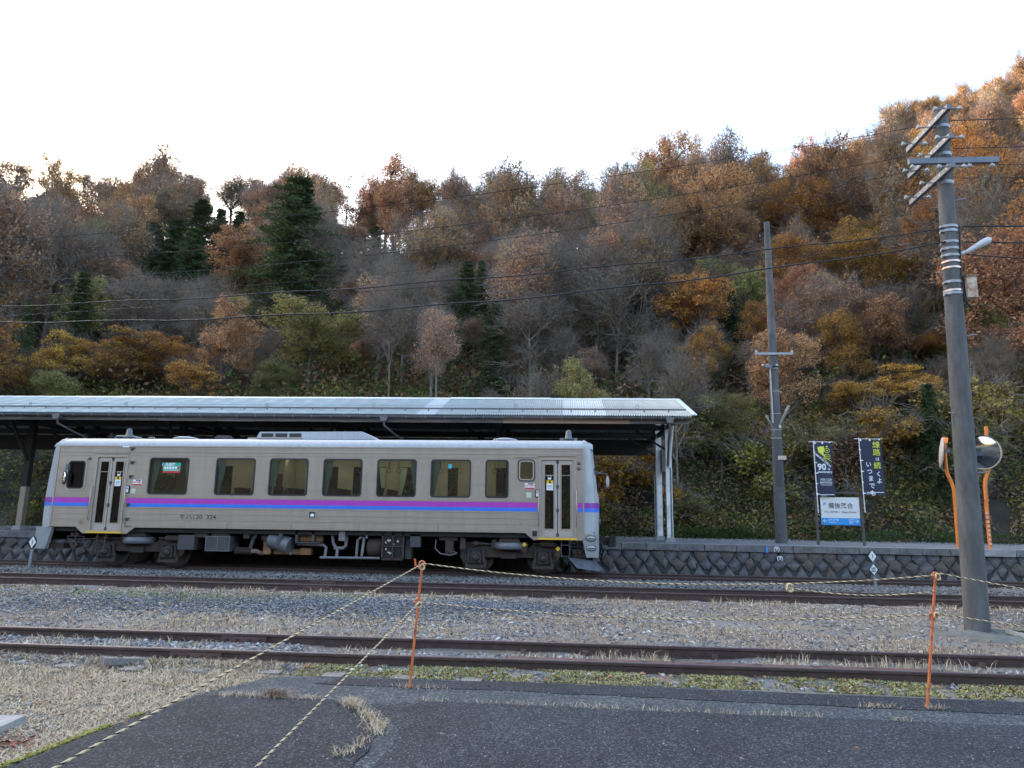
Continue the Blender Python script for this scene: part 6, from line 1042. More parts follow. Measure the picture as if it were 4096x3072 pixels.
U('pipe', pipem, lambda b: b.tube([(lx(-6.35), -1.15, .62), (lx(-6.1), -1.15, .62), (lx(-6.02), -1.15, .70), (lx(-6.02), -1.15, 1.0)], .05, 8)); U('pipe', pipem, lambda b: b.tube([(lx(-6.42), -1.15, 1.0), (lx(-6.38), -1.15, .75), (lx(-6.25), -1.18, .58), (lx(-6.25), -1.2, .38)], .045, 8))
U('pipe', pipem, lambda b: b.tube([(lx(-5.7), -1.2, .4), (lx(-5.68), -1.2, .85), (lx(-5.6), -1.2, .92), (lx(-5.5), -1.2, .92), (lx(-5.55), -1.2, .42)], .04, 8))
U('bracket', pipem, lambda b: b.box((lx(-6.1), -1.28, .95), (.17, .08, .25))); U('bracket', pipem, lambda b: b.box((lx(-5.42), -1.25, 1.0), (.05, .05, .2)))
U('air_tank', bog, lambda b: b.lathe([(0, 0), (.20, 0), (.26, .04), (.26, .40), (.20, .44), (0, .44)], (lx(-5.44), -.95, .66), 'x', 22))
bc = U('battery_crate', und, lambda b: b.bb(lx(-4.96), lx(-4.38), -1.26, -.8, .38, 1.05)); MB().bb(lx(-4.98), lx(-4.94), -1.3, -1.262, .35, 1.06).bb(lx(-4.40), lx(-4.36), -1.3, -1.262, .35, 1.06).bb(lx(-4.69), lx(-4.65), -1.3, -1.262, .35, 1.06).bb(lx(-4.98), lx(-4.36), -1.3, -1.262, .33, .38).bb(lx(-4.98), lx(-4.36), -1.302, -1.261, .68, .71).build('crate_frame', bog, bc)
for k, (x, z) in enumerate([(-4.85, .86), (-4.8, .80), (-4.72, .84), (-4.62, .78), (-4.55, .88), (-4.58, .82), (-4.86, .58), (-4.74, .52), (-4.71, .55), (-4.9, .83)]):
    a = k*1.3; MB().add([(lx(x), -1.275, z), (lx(x)+.05*math.cos(a+.5), -1.285, z+.05*math.sin(a+.5)), (lx(x)+.085*math.cos(a), -1.278, z+.085*math.sin(a)), (lx(x)+.05*math.cos(a-.5), -1.285, z+.05*math.sin(a-.5))], [(0,1,2,3)]).build('stuck_leaf', mat('pale_leaf', (.5, .45, .38), .8, var=.15), bc)
U('valve_box', gbox, lambda b: b.box((lx(-4.05), -1.2, .86), (.28, .2, .34)).box((lx(-4.05), -1.15, 1.03), (.3, .2, .1)).bb(lx(-4.36), lx(-4.2), -1.1, -.8, .36, 1.05))
U('brake_valve', bog, lambda b: b.box((lx(-3.15), -1.1, .92), (.5, .2, .08)).box((lx(-3.12), -1.1, .72), (.22, .2, .34)).cyl((lx(-3.12), -1.1, .5), (lx(-3.12), -1.1, .72), .07, n=10).box((lx(-2.75), -1.15, .80), (.14, .14, .3)))
U('looped_cable', pipem, lambda b: b.tube([(lx(-3.5), -1.15, .90), (lx(-3.52), -1.15, .66), (lx(-3.38), -1.15, .52), (lx(-3.1), -1.15, .48), (lx(-2.9), -1.15, .54), (lx(-3.0), -1.15, .58), (lx(-3.2), -1.15, .54)], .018, 6))
for X, a in ((-1.05, .3), (-.14, .25)): 
    q = MB().box((lx(X), -1.22, .72 if X < -.5 else .62), (.14, .03, .26), Matrix.Rotation(a, 3, 'Y')).build('sand_pipe_cover', bog, rc); MB().box((lx(X)-.01, -1.238, .80 if X < -.5 else .70), (.09, .004, .09), Matrix.Rotation(a+.6, 3, 'Y')).build('warning_tape', yel, q)
# ================================================================== POLES, SIGNS, MIRRORS, ROPES
polec = mat('pole_concrete', (.105, .106, .104), .9, var=.35, scale=5, stretch=(1, 1, .3), bump=.4, bscale=40, dirt=(.055, .055, .055), dscale=1.6, damt=.95)
galv = mat('galvanised', (.30, .31, .33), .5, .5, var=.15, scale=6)
armm = mat('painted_arm', (.14, .155, .18), .5, .4, var=.2, scale=6)
porc = mat('porcelain', (.50, .51, .50), .3, var=.15, scale=12)
wirem = mat('black_wire', (.012, .013, .016), .6, var=.2)
insul = MB().lathe([(0, 0), (.035, 0), (.06, .02), (.06, .045), (.035, .05), (.052, .06), (.052, .085), (.02, .10), (.02, .13), (0, .13)], (0, 0, 0), 'z', 14).mesh('insulator', porc)
PB, PT = Vector((6.34, 11.92, -.2)), Vector((6.62, 11.98, 8.75))
pa = lambda z: PB+(PT-PB)*((z+.2)/8.95)
pole = thing('utility_pole', 'tall leaning concrete utility pole with cross arms in the right foreground', 'utility pole')
MB().cyl(PB, PT, .178, .112, n=24).build('shaft', polec, pole)
for k, z in enumerate((8.46, 7.93, 7.40)):
    c = pa(z); x = c.x-.155
    a = MB().bb(x-.035, x+.035, 11.40, 12.86, z-.045, z+.045).build('cross_arm', armm, pole)
    for q in np.arange(11.55, 12.8, .22): MB().bb(x-.038, x-.0355, q-.018, q+.018, z-.012, z+.012).build('bolt_hole', porc if int(q*100) % 2 else dark, a)
    MB().tube([(x, 11.92, z-.05), (c.x, 11.98, z-.02)], .03, 6).build('arm_clamp', galv, a)
    for q in (11.46, 12.05, 12.62):
        for s in (-1, 1):
            if q == 12.05 and s == 1 and k == 2: continue
            i_ = child('insulator', insul, a, (x+s*.19, q, z-.03), (0, s*.2, 0), (.68, .68, .52)); MB().tube([(x+s*.04, q, z), (x+s*.19, q, z)], .012, 5).build('pin', galv, a)
    MB().cyl(pa(z-.10), pa(z-.04), .128, n=20).build('band', galv, pole)
ha = MB().bb(5.89, 7.36, 11.72, 11.79, 7.60, 7.70).build('cross_arm', armm, pole)
for q in (5.92, 6.5, 6.85, 7.22): child('insulator', insul, ha, (q, 11.70, 7.50), (0, 0, 0), (.68, .68, .52))
for z, r in ((6.52, .140), (6.44, .141), (6.24, .143), (6.12, .144), (6.0, .145), (5.53, .148), (5.33, .149)):
    MB().cyl(pa(z-.022), pa(z+.022), r, n=22).box(pa(z)+Vector((-.14, -.05, 0)), (.05, .06, .03)).build('band', galv, pole)
for z in (5.89, 5.78, 5.38): MB().cyl(pa(z-.016), pa(z+.016), .1475, n=22).build('copper_band', mat('copper_band', (.62, .47, .40), .35, .6, var=.1), pole)
for k, z in enumerate((7.0, 5.68, 4.6, 3.3, 2.35)): MB().cyl(pa(z)+Vector(((-1)**k*.10, -.05, 0)), pa(z)+Vector(((-1)**k*.27, -.12, .01)), .010, n=6).build('climbing_peg', galv, pole)
MB().tube([pa(z)+Vector((.12+.02*math.sin(z*3), -.10, 0)) for z in np.arange(6.5, 5.15, -.1)]+[pa(5.1)+Vector((.22, -.08, 0))], .016, 6).build('riser_cable', wirem, pole)
lp = MB(); c = pa(6.02); ax = Vector((.42, -.22, .22)).normalized(); 
lp.tube([c+Vector((.12, -.06, 0)), c+Vector((.19, -.10, .02))], .035, 8)
e1 = c+Vector((.20, -.10, .02)); lp.tube([e1, e1+ax*.06, e1+ax*.14, e1+ax*.30, e1+ax*.38, e1+ax*.41], [.025, .04, .045, .062, .055, .02], 14)
lp.build('street_lamp', mat('lamp_cover', (.55, .58, .61), .3, var=.05), pole)
c = pa(5.42); bx = MB().bb(c.x+.15, c.x+.31, c.y-.16, c.y+.0, 5.24, 5.60).build('meter_box', mat('rusty_cream_box', (.48, .42, .32), .7, var=.15, scale=6, bump=.2, dirt=(.30, .085, .04), dscale=5.5, damt=1), pole)
MB().bb(c.x+.13, c.x+.33, c.y-.18, c.y+.02, 5.60, 5.625).build('box_lid', mat('lid_rust', (.20, .14, .09), .8, var=.3), bx); MB().bb(c.x+.09, c.x+.15, c.y-.1, c.y-.02, 5.2, 5.58).build('box_bracket', dark, bx)
# wires: each runs from the pole to the left (and on to the right)
def wire(label, pts3, r, group=None):
    P = [Vector(p) for p in pts3]; (xa, xb, xc) = (P[0].x, P[1].x, P[2].x); out = []
    co = np.polyfit([xa, xb, xc], [P[0].z, P[1].z, P[2].z], 2)
    for x in np.linspace(P[0].x, -26, 44):
        t = (x-xa)/(-26-xa); out.append((x, P[0].y+(14.0-P[0].y)*max(0, t)*.2, np.polyval(co, x)+(.02*math.sin(x*2.1) if r > .011 else 0)))
    o = MB().tube(out, r, 5).build('overhead_wire', wirem); return tag(o, label, 'wire', group or 'overhead wires')
wire('topmost thin overhead wire running left from the highest cross arm', [(6.2, 12.0, 8.44), (-.95, 12, 7.42), (-10.7, 12.3, 6.62)], .0055)
wire('second overhead wire from the top, leaving the pole to the left', [(6.2, 12.0, 7.92), (-.95, 12, 6.86), (-10.6, 12.3, 6.20)], .0055)
wire('third overhead wire from the top, left of the concrete pole', [(6.2, 12.0, 7.62), (-.95, 12, 6.49), (-10.6, 12.3, 5.78)], .0055)
wire('faint lowest wire from the cross arms, just above the thick cables', [(6.2, 12.0, 7.36), (-.95, 12, 6.1), (-10.6, 12.3, 5.53)], .004)
wire('upper of the two thick black cables strung left from the pole bands', [(6.4, 11.8, 6.44), (-.95, 12, 5.71), (-10.5, 12.2, 5.24)], .0115)
wire('thin wire hung with clips between the two thick black cables', [(6.4, 11.8, 6.2), (-.95, 12, 5.62), (-10.5, 12.2, 5.04)], .005)
wire('lower of the two thick black cables strung left from the pole bands', [(6.4, 11.8, 6.20), (-.95, 12, 5.28), (-10.4, 12.2, 4.94)], .013)
for k, (z, z2, r) in enumerate(((8.46, 8.5, .008), (7.93, 8.0, .008), (7.62, 7.55, .006), (7.38, 7.3, .006), (6.5, 6.5, .014), (6.22, 6.1, .012), (6.0, 5.3, .010))):
    o = MB().tube([(6.72+t*.9, 11.85-t*.1, z+(z2-z)*t/10-.02*t*(10-t)*.3) for t in np.linspace(0, 10, 14)], r, 5).build('overhead_wire', wirem)
    tag(o, ['uppermost wire leaving the pole to the right edge', 'second wire from the top at the right edge', 'third wire from the top at the right edge', 'fourth wire from the top at the right edge', 'thick cable from the pole bands to the right edge', 'cable past the street lamp to the right edge', 'drooping cable below the street lamp to the right edge'][k], 'wire', 'overhead wires')
# rough plinth, stone and slab at the pole's foot
t = thing('pole_plinth', 'rough concrete heap around the foot of the foreground pole', 'plinth', (6.5, 11.75, -.2))
pl = MB(); pl.lathe([(0, 0), (1.0, 0), (.85, .08), (.5, .14), (.2, .16), (0, .16)], (.15, -.1, 0), 'z', 26); pl.v = [(p[0]*(1+.25*math.sin(p[1]*7)), p[1]*.7, p[2]+.03*math.sin(p[0]*13+p[1]*9)) for p in pl.v]; pl.build('heap', mat('rough_concrete', (.11, .12, .11), .95, var=.4, scale=7, bump=1, bscale=22, dirt=(.14, .16, .08), dscale=2.5), t)
t = thing('concrete_slab', 'flat pale concrete slab leaning at the foot of the foreground pole', 'slab', (6.92, 11.48, -.045), (R(4), R(3), R(14))); MB().box((0, 0, 0), (.62, .42, .05)).build('slab', conc, t)
t = thing('stone', 'flat grey brown rock lying on the slab beside the pole', 'stone', (6.95, 11.5, .02), (0, 0, R(-10)))
st = MB(); st.lathe([(0, -.05), (.20, -.05), (.26, 0), (.2, .05), (0, .06)], (0, 0, 0), 'z', 9); st.v = [(p[0]*1.2+random.uniform(-.03, .03), p[1]*.6+random.uniform(-.03, .03), p[2]+random.uniform(-.012, .012)) for p in st.v]; st.sm = [False]*len(st.sm); st.build('rock', mat('rock', (.19, .18, .15), .9, var=.4, scale=6, bump=.6), t)

# ------------------------------------------------ dark pole on the platform
pp = thing('platform_pole', 'dark slender pole on the platform with small arm and two lamps', 'utility pole', (7.43, 25.5, PZ-.1))
darkp = mat('dark_pole', (.075, .075, .078), .85, var=.3, scale=4, stretch=(1, 1, .3), bump=.2, dirt=(.2, .19, .18), dscale=1.5)
H = 11.75
MB().cyl((0, 0, 0), (.07, 0, H), .20, .105, n=20).build('shaft', darkp, pp)
MB().cyl((0, 0, 0), (.012, 0, 2.0), .2035, .190, n=20).build('lower_sleeve', mat('pole_lower', (.10, .10, .098), .85, var=.25, scale=4), pp)
a = MB().bb(-.62, .70, -.19, -.13, 6.66, 6.74).build('cross_arm', galv, pp)
for q in (-.58, .66): child('insulator', insul, a, (q, -.16, 6.74), scale=(.8, .8, .7))
MB().box((-.2, -.2, 6.22), (.22, .12, .10)).cyl((-.1, -.15, 6.28), (.2, -.15, 6.28), .03, n=8).build('clamp', armm, pp)
for q in (-.38, -.22, .1): child('insulator', insul, pp, (q, -.2, 6.24), scale=(.7, .7, .6))
for z in (6.18, 6.7, 5.35, 4.55, 3.98, 3.68): MB().cyl((.006*z, 0, z-.012), (.006*z, 0, z+.012), .20-.008*z+.008, n=20).build('band', galv, pp)
MB().tube([(-.13, -.16, 6.2), (-.12, -.17, 4.2)], .03, 6).build('conduit', galv, pp)
for pts3 in ([(.08, -.2, 4.12), (.12, -.25, 4.2), (.30, -.38, 4.62), (.36, -.42, 4.76), (.38, -.43, 4.80)], [(-.16, -.1, 4.15), (-.2, -.1, 4.2), (-.26, -.05, 4.4), (-.28, -.03, 4.48), (-.28, -.02, 4.5)]):
    MB().tube(pts3, [.02, .04, .055, .05, .02] if pts3[0][0] > 0 else [.015, .03, .04, .035, .015], 10).build('lamp', mat('platform_lamp', (.22, .22, .205), .5, var=.1), pp)
MB().bb(-.03, .25, -.212, -.195, 2.92, 3.06).build('number_plate', mat('tan_plate', (.55, .42, .34), .6, var=.25, scale=12), pp)
MB().cyl((.1, -.1, 4.05), (.1, -.28, 4.05), .03, n=8).box((.08, -.24, 4.08), (.08, .04, .09)).build('lamp_clamp', porc, pp)

# ------------------------------------------------ station name board
SY = 24.5
sg = thing('station_sign', 'white and blue station name board on dark steel posts', 'sign', (0, SY, 0))
postm = mat('dark_steel_post', (.085, .07, .066), .7, .2, var=.25, scale=6)
for x in (8.33, 9.79): MB().bb(x-.035, x+.035, .02, .09, PZ-.1, 2.56).build('post', postm, sg)
MB().bb(8.3, 9.82, .025, .085, 2.50, 2.56).build('top_rail', postm, sg); MB().bb(8.3, 9.82, .03, .08, 1.45, 1.50).build('bottom_rail', postm, sg)
B0, B1, BZ0, BZ1 = 8.455, 9.685, 1.475, 2.375
bd = MB().bb(B0, B1, -.03, .0, BZ0, BZ1).build('board', mat('sign_white', (.66, .655, .64), .45, var=.03, scale=2, dirt=(.58, .57, .54), dscale=1.2, damt=.5), sg)
MB().bb(B0, B1, -.0335, -.0302, BZ0, 1.70).build('blue_band', mat('sign_blue', (.02, .26, .60), .45, var=.05, scale=2), bd)
sink = mat('sign_ink', (.018, .02, .03), .5, var=.05); swh = mat('sign_lettering_white', (.75, .78, .8), .5, var=.03); sjr = mat('logo_blue', (.02, .25, .58), .5, var=.04)
text('station_name', '備後落合', .20, sink, bd, (9.09, -.034, 2.085), .008)
text('reading', 'びんごおちあい', .075, sink, bd, (8.80, -.034, 1.895), .015, sx=.92); text('romaji', 'Bingo-Ochiai', .088, sink, bd, (9.35, -.034, 1.895), .008)
text('logo', 'JR', .105, sjr, bd, (8.58, -.034, 2.155), .025, sx=1.1, shear=.12)
text('next_station', 'どうごやま', .07, swh, bd, (8.83, -.036, 1.635), .015); text('next_station', 'Dogoyama', .058, swh, bd, (8.82, -.036, 1.56), .004)
text('next_station', 'ひばやま', .05, swh, bd, (9.41, -.036, 1.645), .012); text('next_station', '比婆山', .05, swh, bd, (9.39, -.036, 1.555), .012); MB().bb(9.33, 9.50, -.0355, -.034, 1.60, 1.606).build('rule', swh, bd)
for x0, s in ((8.52, 1), (9.62, -1)):
    MB().bb(x0, x0+s*.11, -.037, -.034, 1.597, 1.611).build('arrow', swh, bd); ar = MB()
    for q in (-1, 1): ar.add([(x0-s*.008, -.036, 1.604), (x0+s*.05, -.036, 1.604+q*.042), (x0+s*.05, -.036, 1.604+q*.06), (x0-s*.022, -.036, 1.604)], [(0,1,2,3)])
    ar.build('arrow_head', swh, bd)
for x, z in ((8.5, 2.34), (9.07, 2.35), (9.64, 2.34), (8.48, 1.93), (9.66, 1.93), (8.5, 1.5), (9.64, 1.5)): MB().cyl((x, -.031, z), (x, -.038, z), .009, n=8).build('screw', postm, bd)
# ------------------------------------------------ two banner flags tied to the sign's posts
cloth = mat('navy_banner', (.030, .032, .060), .85, var=.12, scale=5); lime = mat('banner_yellow', (.66, .68, .06), .7, var=.05); bwh = mat('banner_white', (.72, .73, .76), .7, var=.04); pw = mat('flag_pole_white', (.78, .79, .8), .4, var=.04)
def banner(label, x0, lean, wd, zt, zb, pole_b, y):
    o = thing('banner_flag', label, 'banner', (x0, y, zt), (0, lean, 0)); ht = zt-zb
    wv = lambda x, z: .022*math.sin(x*7+z*2.2)*min(1, x/.2)+.015*math.sin(z*5)
    n, m_ = 10, 24; V = [(.035+(wd-.035)*i/n+.0, wv(.035+(wd-.035)*i/n, -.05-(ht-.05)*j/m_), -.05-(ht-.05)*j/m_) for j in range(m_+1) for i in range(n+1)]
    MB().add(V, [(j*(n+1)+i, j*(n+1)+i+1, (j+1)*(n+1)+i+1, (j+1)*(n+1)+i) for j in range(m_) for i in range(n)], True).build('cloth', cloth, o)
    MB().cyl((0, 0, .03), (0, 0, -(zt-pole_b)), .0135, n=8).build('pole', pw, o); MB().cyl((-.16, 0, 0), (wd+.05, 0, -.012), .009, n=8).build('top_bar', pw, o)
    for q in (.05, wd*.5, wd-.05): MB().bb(q-.022, q+.022, -.008, .008, -.075, -.0).build('loop', pw, o)
    for j in range(1, 6): MB().bb(-.02, .075, -.012, .012, -ht*j/5.2-.02, -ht*j/5.2+.012).build('loop', pw, o)
    tie = [zt-2.1, zt-2.25, zt-2.4]
    for q in tie: MB().tube([(-.03, .0, q-zt), (.06, .05, q-zt-.01)], .006, 4).build('tie_wire', pw, o)
    return o, wv
f2, wv = banner('navy banner flag with large vertical yellow and white lettering, right of the pair', 9.80, -.012, .70, 4.31, 2.45, 1.90, SY-.10)
off = -.006; W = lambda x, z: wv(x, z)
for ch, z in (('線', -.22), ('路', -.47), ('続', -.90)): text('lettering', ch, .235, lime, f2, (.53, off, z), .010, warp=W)
for ch, z, s in (('は', -.68, .13), ('く', -1.18, .19), ('よ', -1.40, .2)): text('lettering', ch, s, bwh, f2, (.55, off, z), .014, warp=W)
for k, ch in enumerate('いつまでも'): text('lettering', ch, .20, bwh, f2, (.245+.012*k, off, -.86-.235*k), .014, warp=W)
def wbar(par, m, x0, x1, z, h, wv_, name='print_line'):
    n = 6; V = [(x0+(x1-x0)*i/n, wv_(x0+(x1-x0)*i/n, z)+off, z+d) for d in (0, h) for i in range(n+1)]; MB().add(V, [(i, i+1, n+2+i, n+1+i) for i in range(n)]).build(name, m, par)
wbar(f2, bwh, .10, .66, -1.78, .022, wv); wbar(f2, bwh, .10, .34, -1.82, .014, wv)
f1, wv = banner('navy banner flag with yellow locomotive picture and 90th anniversary lettering, left of the pair', 8.32, -.008, .575, 4.20, 2.40, 1.86, SY-.10)
def wpoly(par, m, poly, name, o_=off, wv_=None): wv_ = wv_ or wv; MB().add([(p[0], wv_(*p)+o_, p[1]) for p in poly], [tuple(range(len(poly)))]).build(name, m, par)
wpoly(f1, lime, [(.10, -.20), (.22, -.155), (.33, -.16), (.34, -.25), (.30, -.40), (.36, -.47), (.35, -.52), (.12, -.34), (.13, -.28)], 'locomotive_cab')
ringp = [(.42+.085*math.cos(a), -.30+.085*math.sin(a)) for a in np.linspace(0, 6.28, 17)[:-1]]
wpoly(f1, lime, ringp, 'boiler_front', off-.002); wpoly(f1, cloth, [(.42+(p[0]-.42)*.78, -.30+(p[1]+.30)*.78) for p in ringp], 'boiler_recess', off-.004); wpoly(f1, lime, [(.42+(p[0]-.42)*.3, -.30+(p[1]+.30)*.3) for p in ringp], 'boiler_badge', off-.006)
wpoly(f1, lime, [(.39, -.19), (.45, -.19), (.445, -.14), (.395, -.14)], 'chimney', off-.002)
for z in (-.42, -.47, -.53): wpoly(f1, lime, [(.32, z), (.52, z-.02), (.52, z-.038), (.32, z-.018)], 'buffer_beam', off-.002)
wpoly(f1, lime, [(.34, -.50), (.56, -.66), (.56, -.675), (.34, -.53)], 'rail_line'); wpoly(f1, lime, [(.30, -.52), (.48, -.75), (.465, -.755), (.27, -.52)], 'rail_line')
text('lettering', '芸備線 備後落合 木次線 全通', .062, bwh, f1, (.27, off-.003, -.62), .03, rot=R(-41), sx=.82, warp=wv)
text('lettering', '90', .29, bwh, f1, (.22, off, -.85), .03, warp=wv); text('lettering', 'th', .10, bwh, f1, (.455, off, -.91), .03, warp=wv)
text('lettering', 'anniversary', .105, bwh, f1, (.31, off, -1.005), .025, warp=wv); text('lettering', '1935.12.20', .088, bwh, f1, (.315, off, -1.26), .012, warp=wv)
wbar(f1, bwh, .12, .51, -1.315, .007, wv); text('lettering', '開業90周年記念', .058, bwh, f1, (.315, off, -1.365), .014, warp=wv); wbar(f1, bwh, .12, .51, -1.415, .007, wv); wbar(f1, bwh, .14, .5, -1.45, .008, wv); wbar(f1, bwh, .09, .56, -1.76, .02, wv); wbar(f1, bwh, .12, .3, -1.80, .012, wv)
# ------------------------------------------------ convex mirrors on orange posts
oran = mat('traffic_orange', (.72, .20, .025), .5, var=.1, scale=4, dirt=(.52, .15, .03), dscale=2.5, damt=.6); mirm = mat('convex_mirror', (.36, .38, .40), .08, 1, var=.02)
def convex(label, base, path, mc, aim, r, hood):
    o = thing('convex_mirror', label, 'mirror', base); b = Vector(base)
    MB().tube([Vector(p)-b for p in path], .055, 12).build('post', oran, o)
    q = Vector(aim).normalized().to_track_quat('Z', 'Y'); c = Vector(mc)-b
    def orient(mb): mb.v = [tuple(c+q @ Vector(p)) for p in mb.v]; return mb
    orient(MB().lathe([(0, -.06), (r*.7, -.05), (r+.02, -.02), (r+.02, .012), (r-.012, .016), (r-.012, 0), (0, 0)], (0, 0, 0), 'z', 36)).build('shell', mat('mirror_rim', (.50, .44, .38), .6, var=.2, scale=8), o)
    mb = MB(); rad = r*2.4; prof_ = [(r*.985*math.sin(a)/math.sin(1.0)*1.0, (math.cos(a)-math.cos(1.0))*r*.22+.012) for a in np.linspace(1.0, 0.001, 9)]
    orient(mb.lathe(prof_, (0, 0, 0), 'z', 36)).build('mirror_face', mirm, o)
    V = []; n = 14
    up_ = q.inverted() @ Vector((0, 0, 1)); a0 = math.atan2(up_.y, up_.x)
    for d in (0.0, .16):
        for i in range(n+1):
            a = a0-.95+1.9*i/n; V.append(((r+.025)*math.cos(a), (r+.025)*math.sin(a), d*(1-.5*abs(i/n-.5))))
    orient(MB().add(V, [(i, i+1, n+2+i, n+1+i) for i in range(n)], True)).build('hood', hood, o)
    return o
m1 = convex('tilted convex mirror on bent orange post, left of the foreground pole', (12.75, 24.6, PZ-.1), [(12.75, 24.6, PZ-.1), (12.79, 24.6, 2.66), (12.74, 24.6, 2.9), (12.63, 24.6, 3.2), (12.61, 24.6, 3.4), (12.63, 24.6, 4.41)], (12.44, 24.45, 3.87), (.93, -.36, -.12), .49, oran)
MB().box((12.68-12.75, -.02, 3.95-PZ+.1), (.14, .10, .12)).build('clamp', armm, m1); MB().tube([(12.67-12.75, 0, 3.40-PZ+.1), (13.1-12.75, -.05, 3.38-PZ+.1)], .018, 6).build('stay_bar', dark, m1)
m2 = convex('convex mirror facing the yard on bent orange post, right of the foreground pole', (13.25, 23.7, PZ-.1), [(13.25, 23.7, PZ-.1), (13.24, 23.7, 1.2), (13.27, 23.7, 2.75), (13.30, 23.7, 2.95), (13.42, 23.7, 3.25), (13.45, 23.7, 3.45), (13.50, 23.7, 4.66)], (13.22, 23.55, 3.82), (-.78, -.62, -.12), .53, mat('hood_dark', (.06, .04, .045), .7, var=.2))
for z in np.arange(.92, 2.0, .135): MB().cyl((0, 0, z-PZ+.1-.008), (0, 0, z-PZ+.1+.008), .0575, n=14).build('scale_mark', rub, m2); MB().bb(-.05, .0, -.060, -.0565, z-PZ+.1+.03, z-PZ+.1+.085).build('scale_figure', porc, m2)
MB().tube([(.0, 0, 2.33-PZ+.1), (-.35, -.05, 2.32-PZ+.1)], .018, 6).build('stay_bar', dark, m2); MB().bb(-.04, .06, -.07, -.056, 2.28-PZ+.1, 2.36-PZ+.1).build('clamp', oran, m2)
# ------------------------------------------------ distance marker posts with diamonds
def diamond(mb, cx, cz, hw, hh, y0, y1): return mb.prism([(cx-hw, cz), (cx, cz-hh), (cx+hw, cz), (cx, cz+hh)], y0, y1)
mgrey = mat('marker_post_grey', (.20, .215, .235), .6, .2, var=.15); mblk = mat('marker_black', (.012, .013, .016), .5, var=.1); mwh = mat('marker_white', (.66, .68, .69), .5, var=.04)
t = thing('track_marker', 'round black marker with white diamond numbered 1 at far left', 'marker', (-14.33, 18.72, -.15), (0, R(2.0), 0))
MB().bb(-.035, .035, -.01, .02, 0, .80).build('post', mgrey, t); b = MB().lathe([(0, 0), (.135, 0), (.135, .012), (0, .012)], (0, 0, 0), 'y', 28); b.v = [(p[0]*.85, p[1]-.025, p[2]*1.25+.82) for p in b.v]; b = b.build('disc', mblk, t)
diamond(MB(), 0, .82, .10, .155, -.030, -.0255).build('diamond', mwh, b); text('numeral', '1', .16, mblk, b, (0, -.032, .82), .015)
t = thing('track_marker', 'grey marker post with two white diamonds lettered 1 and EE, near the platform wall', 'marker', (7.62, 18.6, -.13), (0, R(-1.5), 0))
MB().bb(-.03, .03, -.01, .02, 0, .95).build('post', mgrey, t); MB().lathe([(0, 0), (.14, 0), (.10, .05), (0, .06)], (0, 0, 0), 'z', 14).build('foot', conc, t)
for z, s in ((.875, '1'), (.56, 'E\nE')):
    b = diamond(MB(), -.02, z, .125, .165, -.024, -.0105).build('diamond_back', mblk, t); diamond(MB(), -.02, z, .095, .135, -.029, -.0245).build('diamond', mwh, b)
    if s == '1': text('numeral', '1', .13, mblk, b, (-.02, -.031, z), .015)
    else: text('letters', 'EE', .12, mblk, b, (-.02, -.031, z), .02, rot=R(90))
# ------------------------------------------------ orange rope stakes and twisted ropes
stk = mat('stake_orange', (.66, .16, .045), .5, var=.12, scale=8, dirt=(.12, .05, .035), dscale=16, damt=1)
def stake(label, base, top, loops):
    o = thing('rope_stake', label, 'rope stake', base, group='orange rope stakes'); v = Vector(top)-Vector(base)
    MB().cyl((0, 0, -.05), v, .0125, n=12).build('rod', stk, o)
    for z, k in loops:
        c = v*(z/v.z); pts_ = [c+Vector((.0+.032*math.sin(a)*k, -.005, .032*math.cos(a)+.005)) for a in np.linspace(-2.4, 3.3, 18)]; MB().tube(pts_, .009, 6).build('rope_eye', stk, o)
    return o
s1 = stake('orange rope stake with hooked top standing in front of the railcar', (-1.52, 7.39, -.152), (-1.44, 7.39, 1.03), [(1.19, 1), (.82, 1)])
MB().tube([(.08, 0, 1.15), (.05, -.01, 1.16), (.015, -.01, 1.185), (.005, -.01, 1.25)], .011, 7).build('hook', stk, s1)
s2 = stake('orange rope stake beside the foreground pole at right', (3.37, 7.32, -.152), (3.56, 7.32, 1.06), [(1.19, 1), (.82, 1)])
ry = mat('rope_yellow', (.64, .49, .28), .85, var=.2, scale=60); rw = mat('rope_pale', (.66, .58, .42), .85, var=.2, scale=60); rb = mat('rope_black', (.015, .015, .018), .85, var=.2)
def rope(label, a, b, sag, r=.0052, extra=None, fade=None):
    o = thing('twisted_rope', label, 'rope', a, group='yellow and black barrier ropes'); A = Vector(a); Bv = Vector(b); L_ = (Bv-A).length; n = int(L_/.012); d = (Bv-A).normalized(); u = d.orthogonal().normalized(); v = d.cross(u)
    for k, (m_, nm) in enumerate(((ry, 'yellow_strand'), (ry, 'yellow_strand'), (rb, 'black_strand'))):
        P = []
        for i in range(n+1):
            t_ = i/n; p = (Bv-A)*t_+Vector((0, 0, -sag*4*t_*(1-t_))); ph = 2*math.pi*(L_*t_/.075)+k*2*math.pi/3
            P.append(p+(u*math.cos(ph)+v*math.sin(ph))*r*.62)
        MB().tube(P, r*.72, 5).build(nm, m_, o)
    return o
T1, T1b = (-1.425, 7.38, 1.055), (-1.445, 7.38, .675); T2, T2b = (3.60, 7.31, 1.07), (3.53, 7.31, .70)
rope('upper yellow and black rope from the near stake towards the bottom left corner', T1, (-2.83, -1.94, -.14), .012)
rope('lower yellow and black rope from the near stake towards the bottom centre left', T1b, (-1.62, -.37, -.14), .012)
rope('upper yellow and black rope sagging between the two orange stakes', T1, (3.54, 7.31, 1.05), .14)
rope('lower yellow and black rope between the two orange stakes', T1b, (3.50, 7.31, .69), .10)
rope('upper yellow and black rope from the right stake past the concrete pole', T2, (7.6, 7.55, .55), .05)
rope('lower yellow and black rope from the right stake past the concrete pole', T2b, (7.6, 7.55, .30), .04)
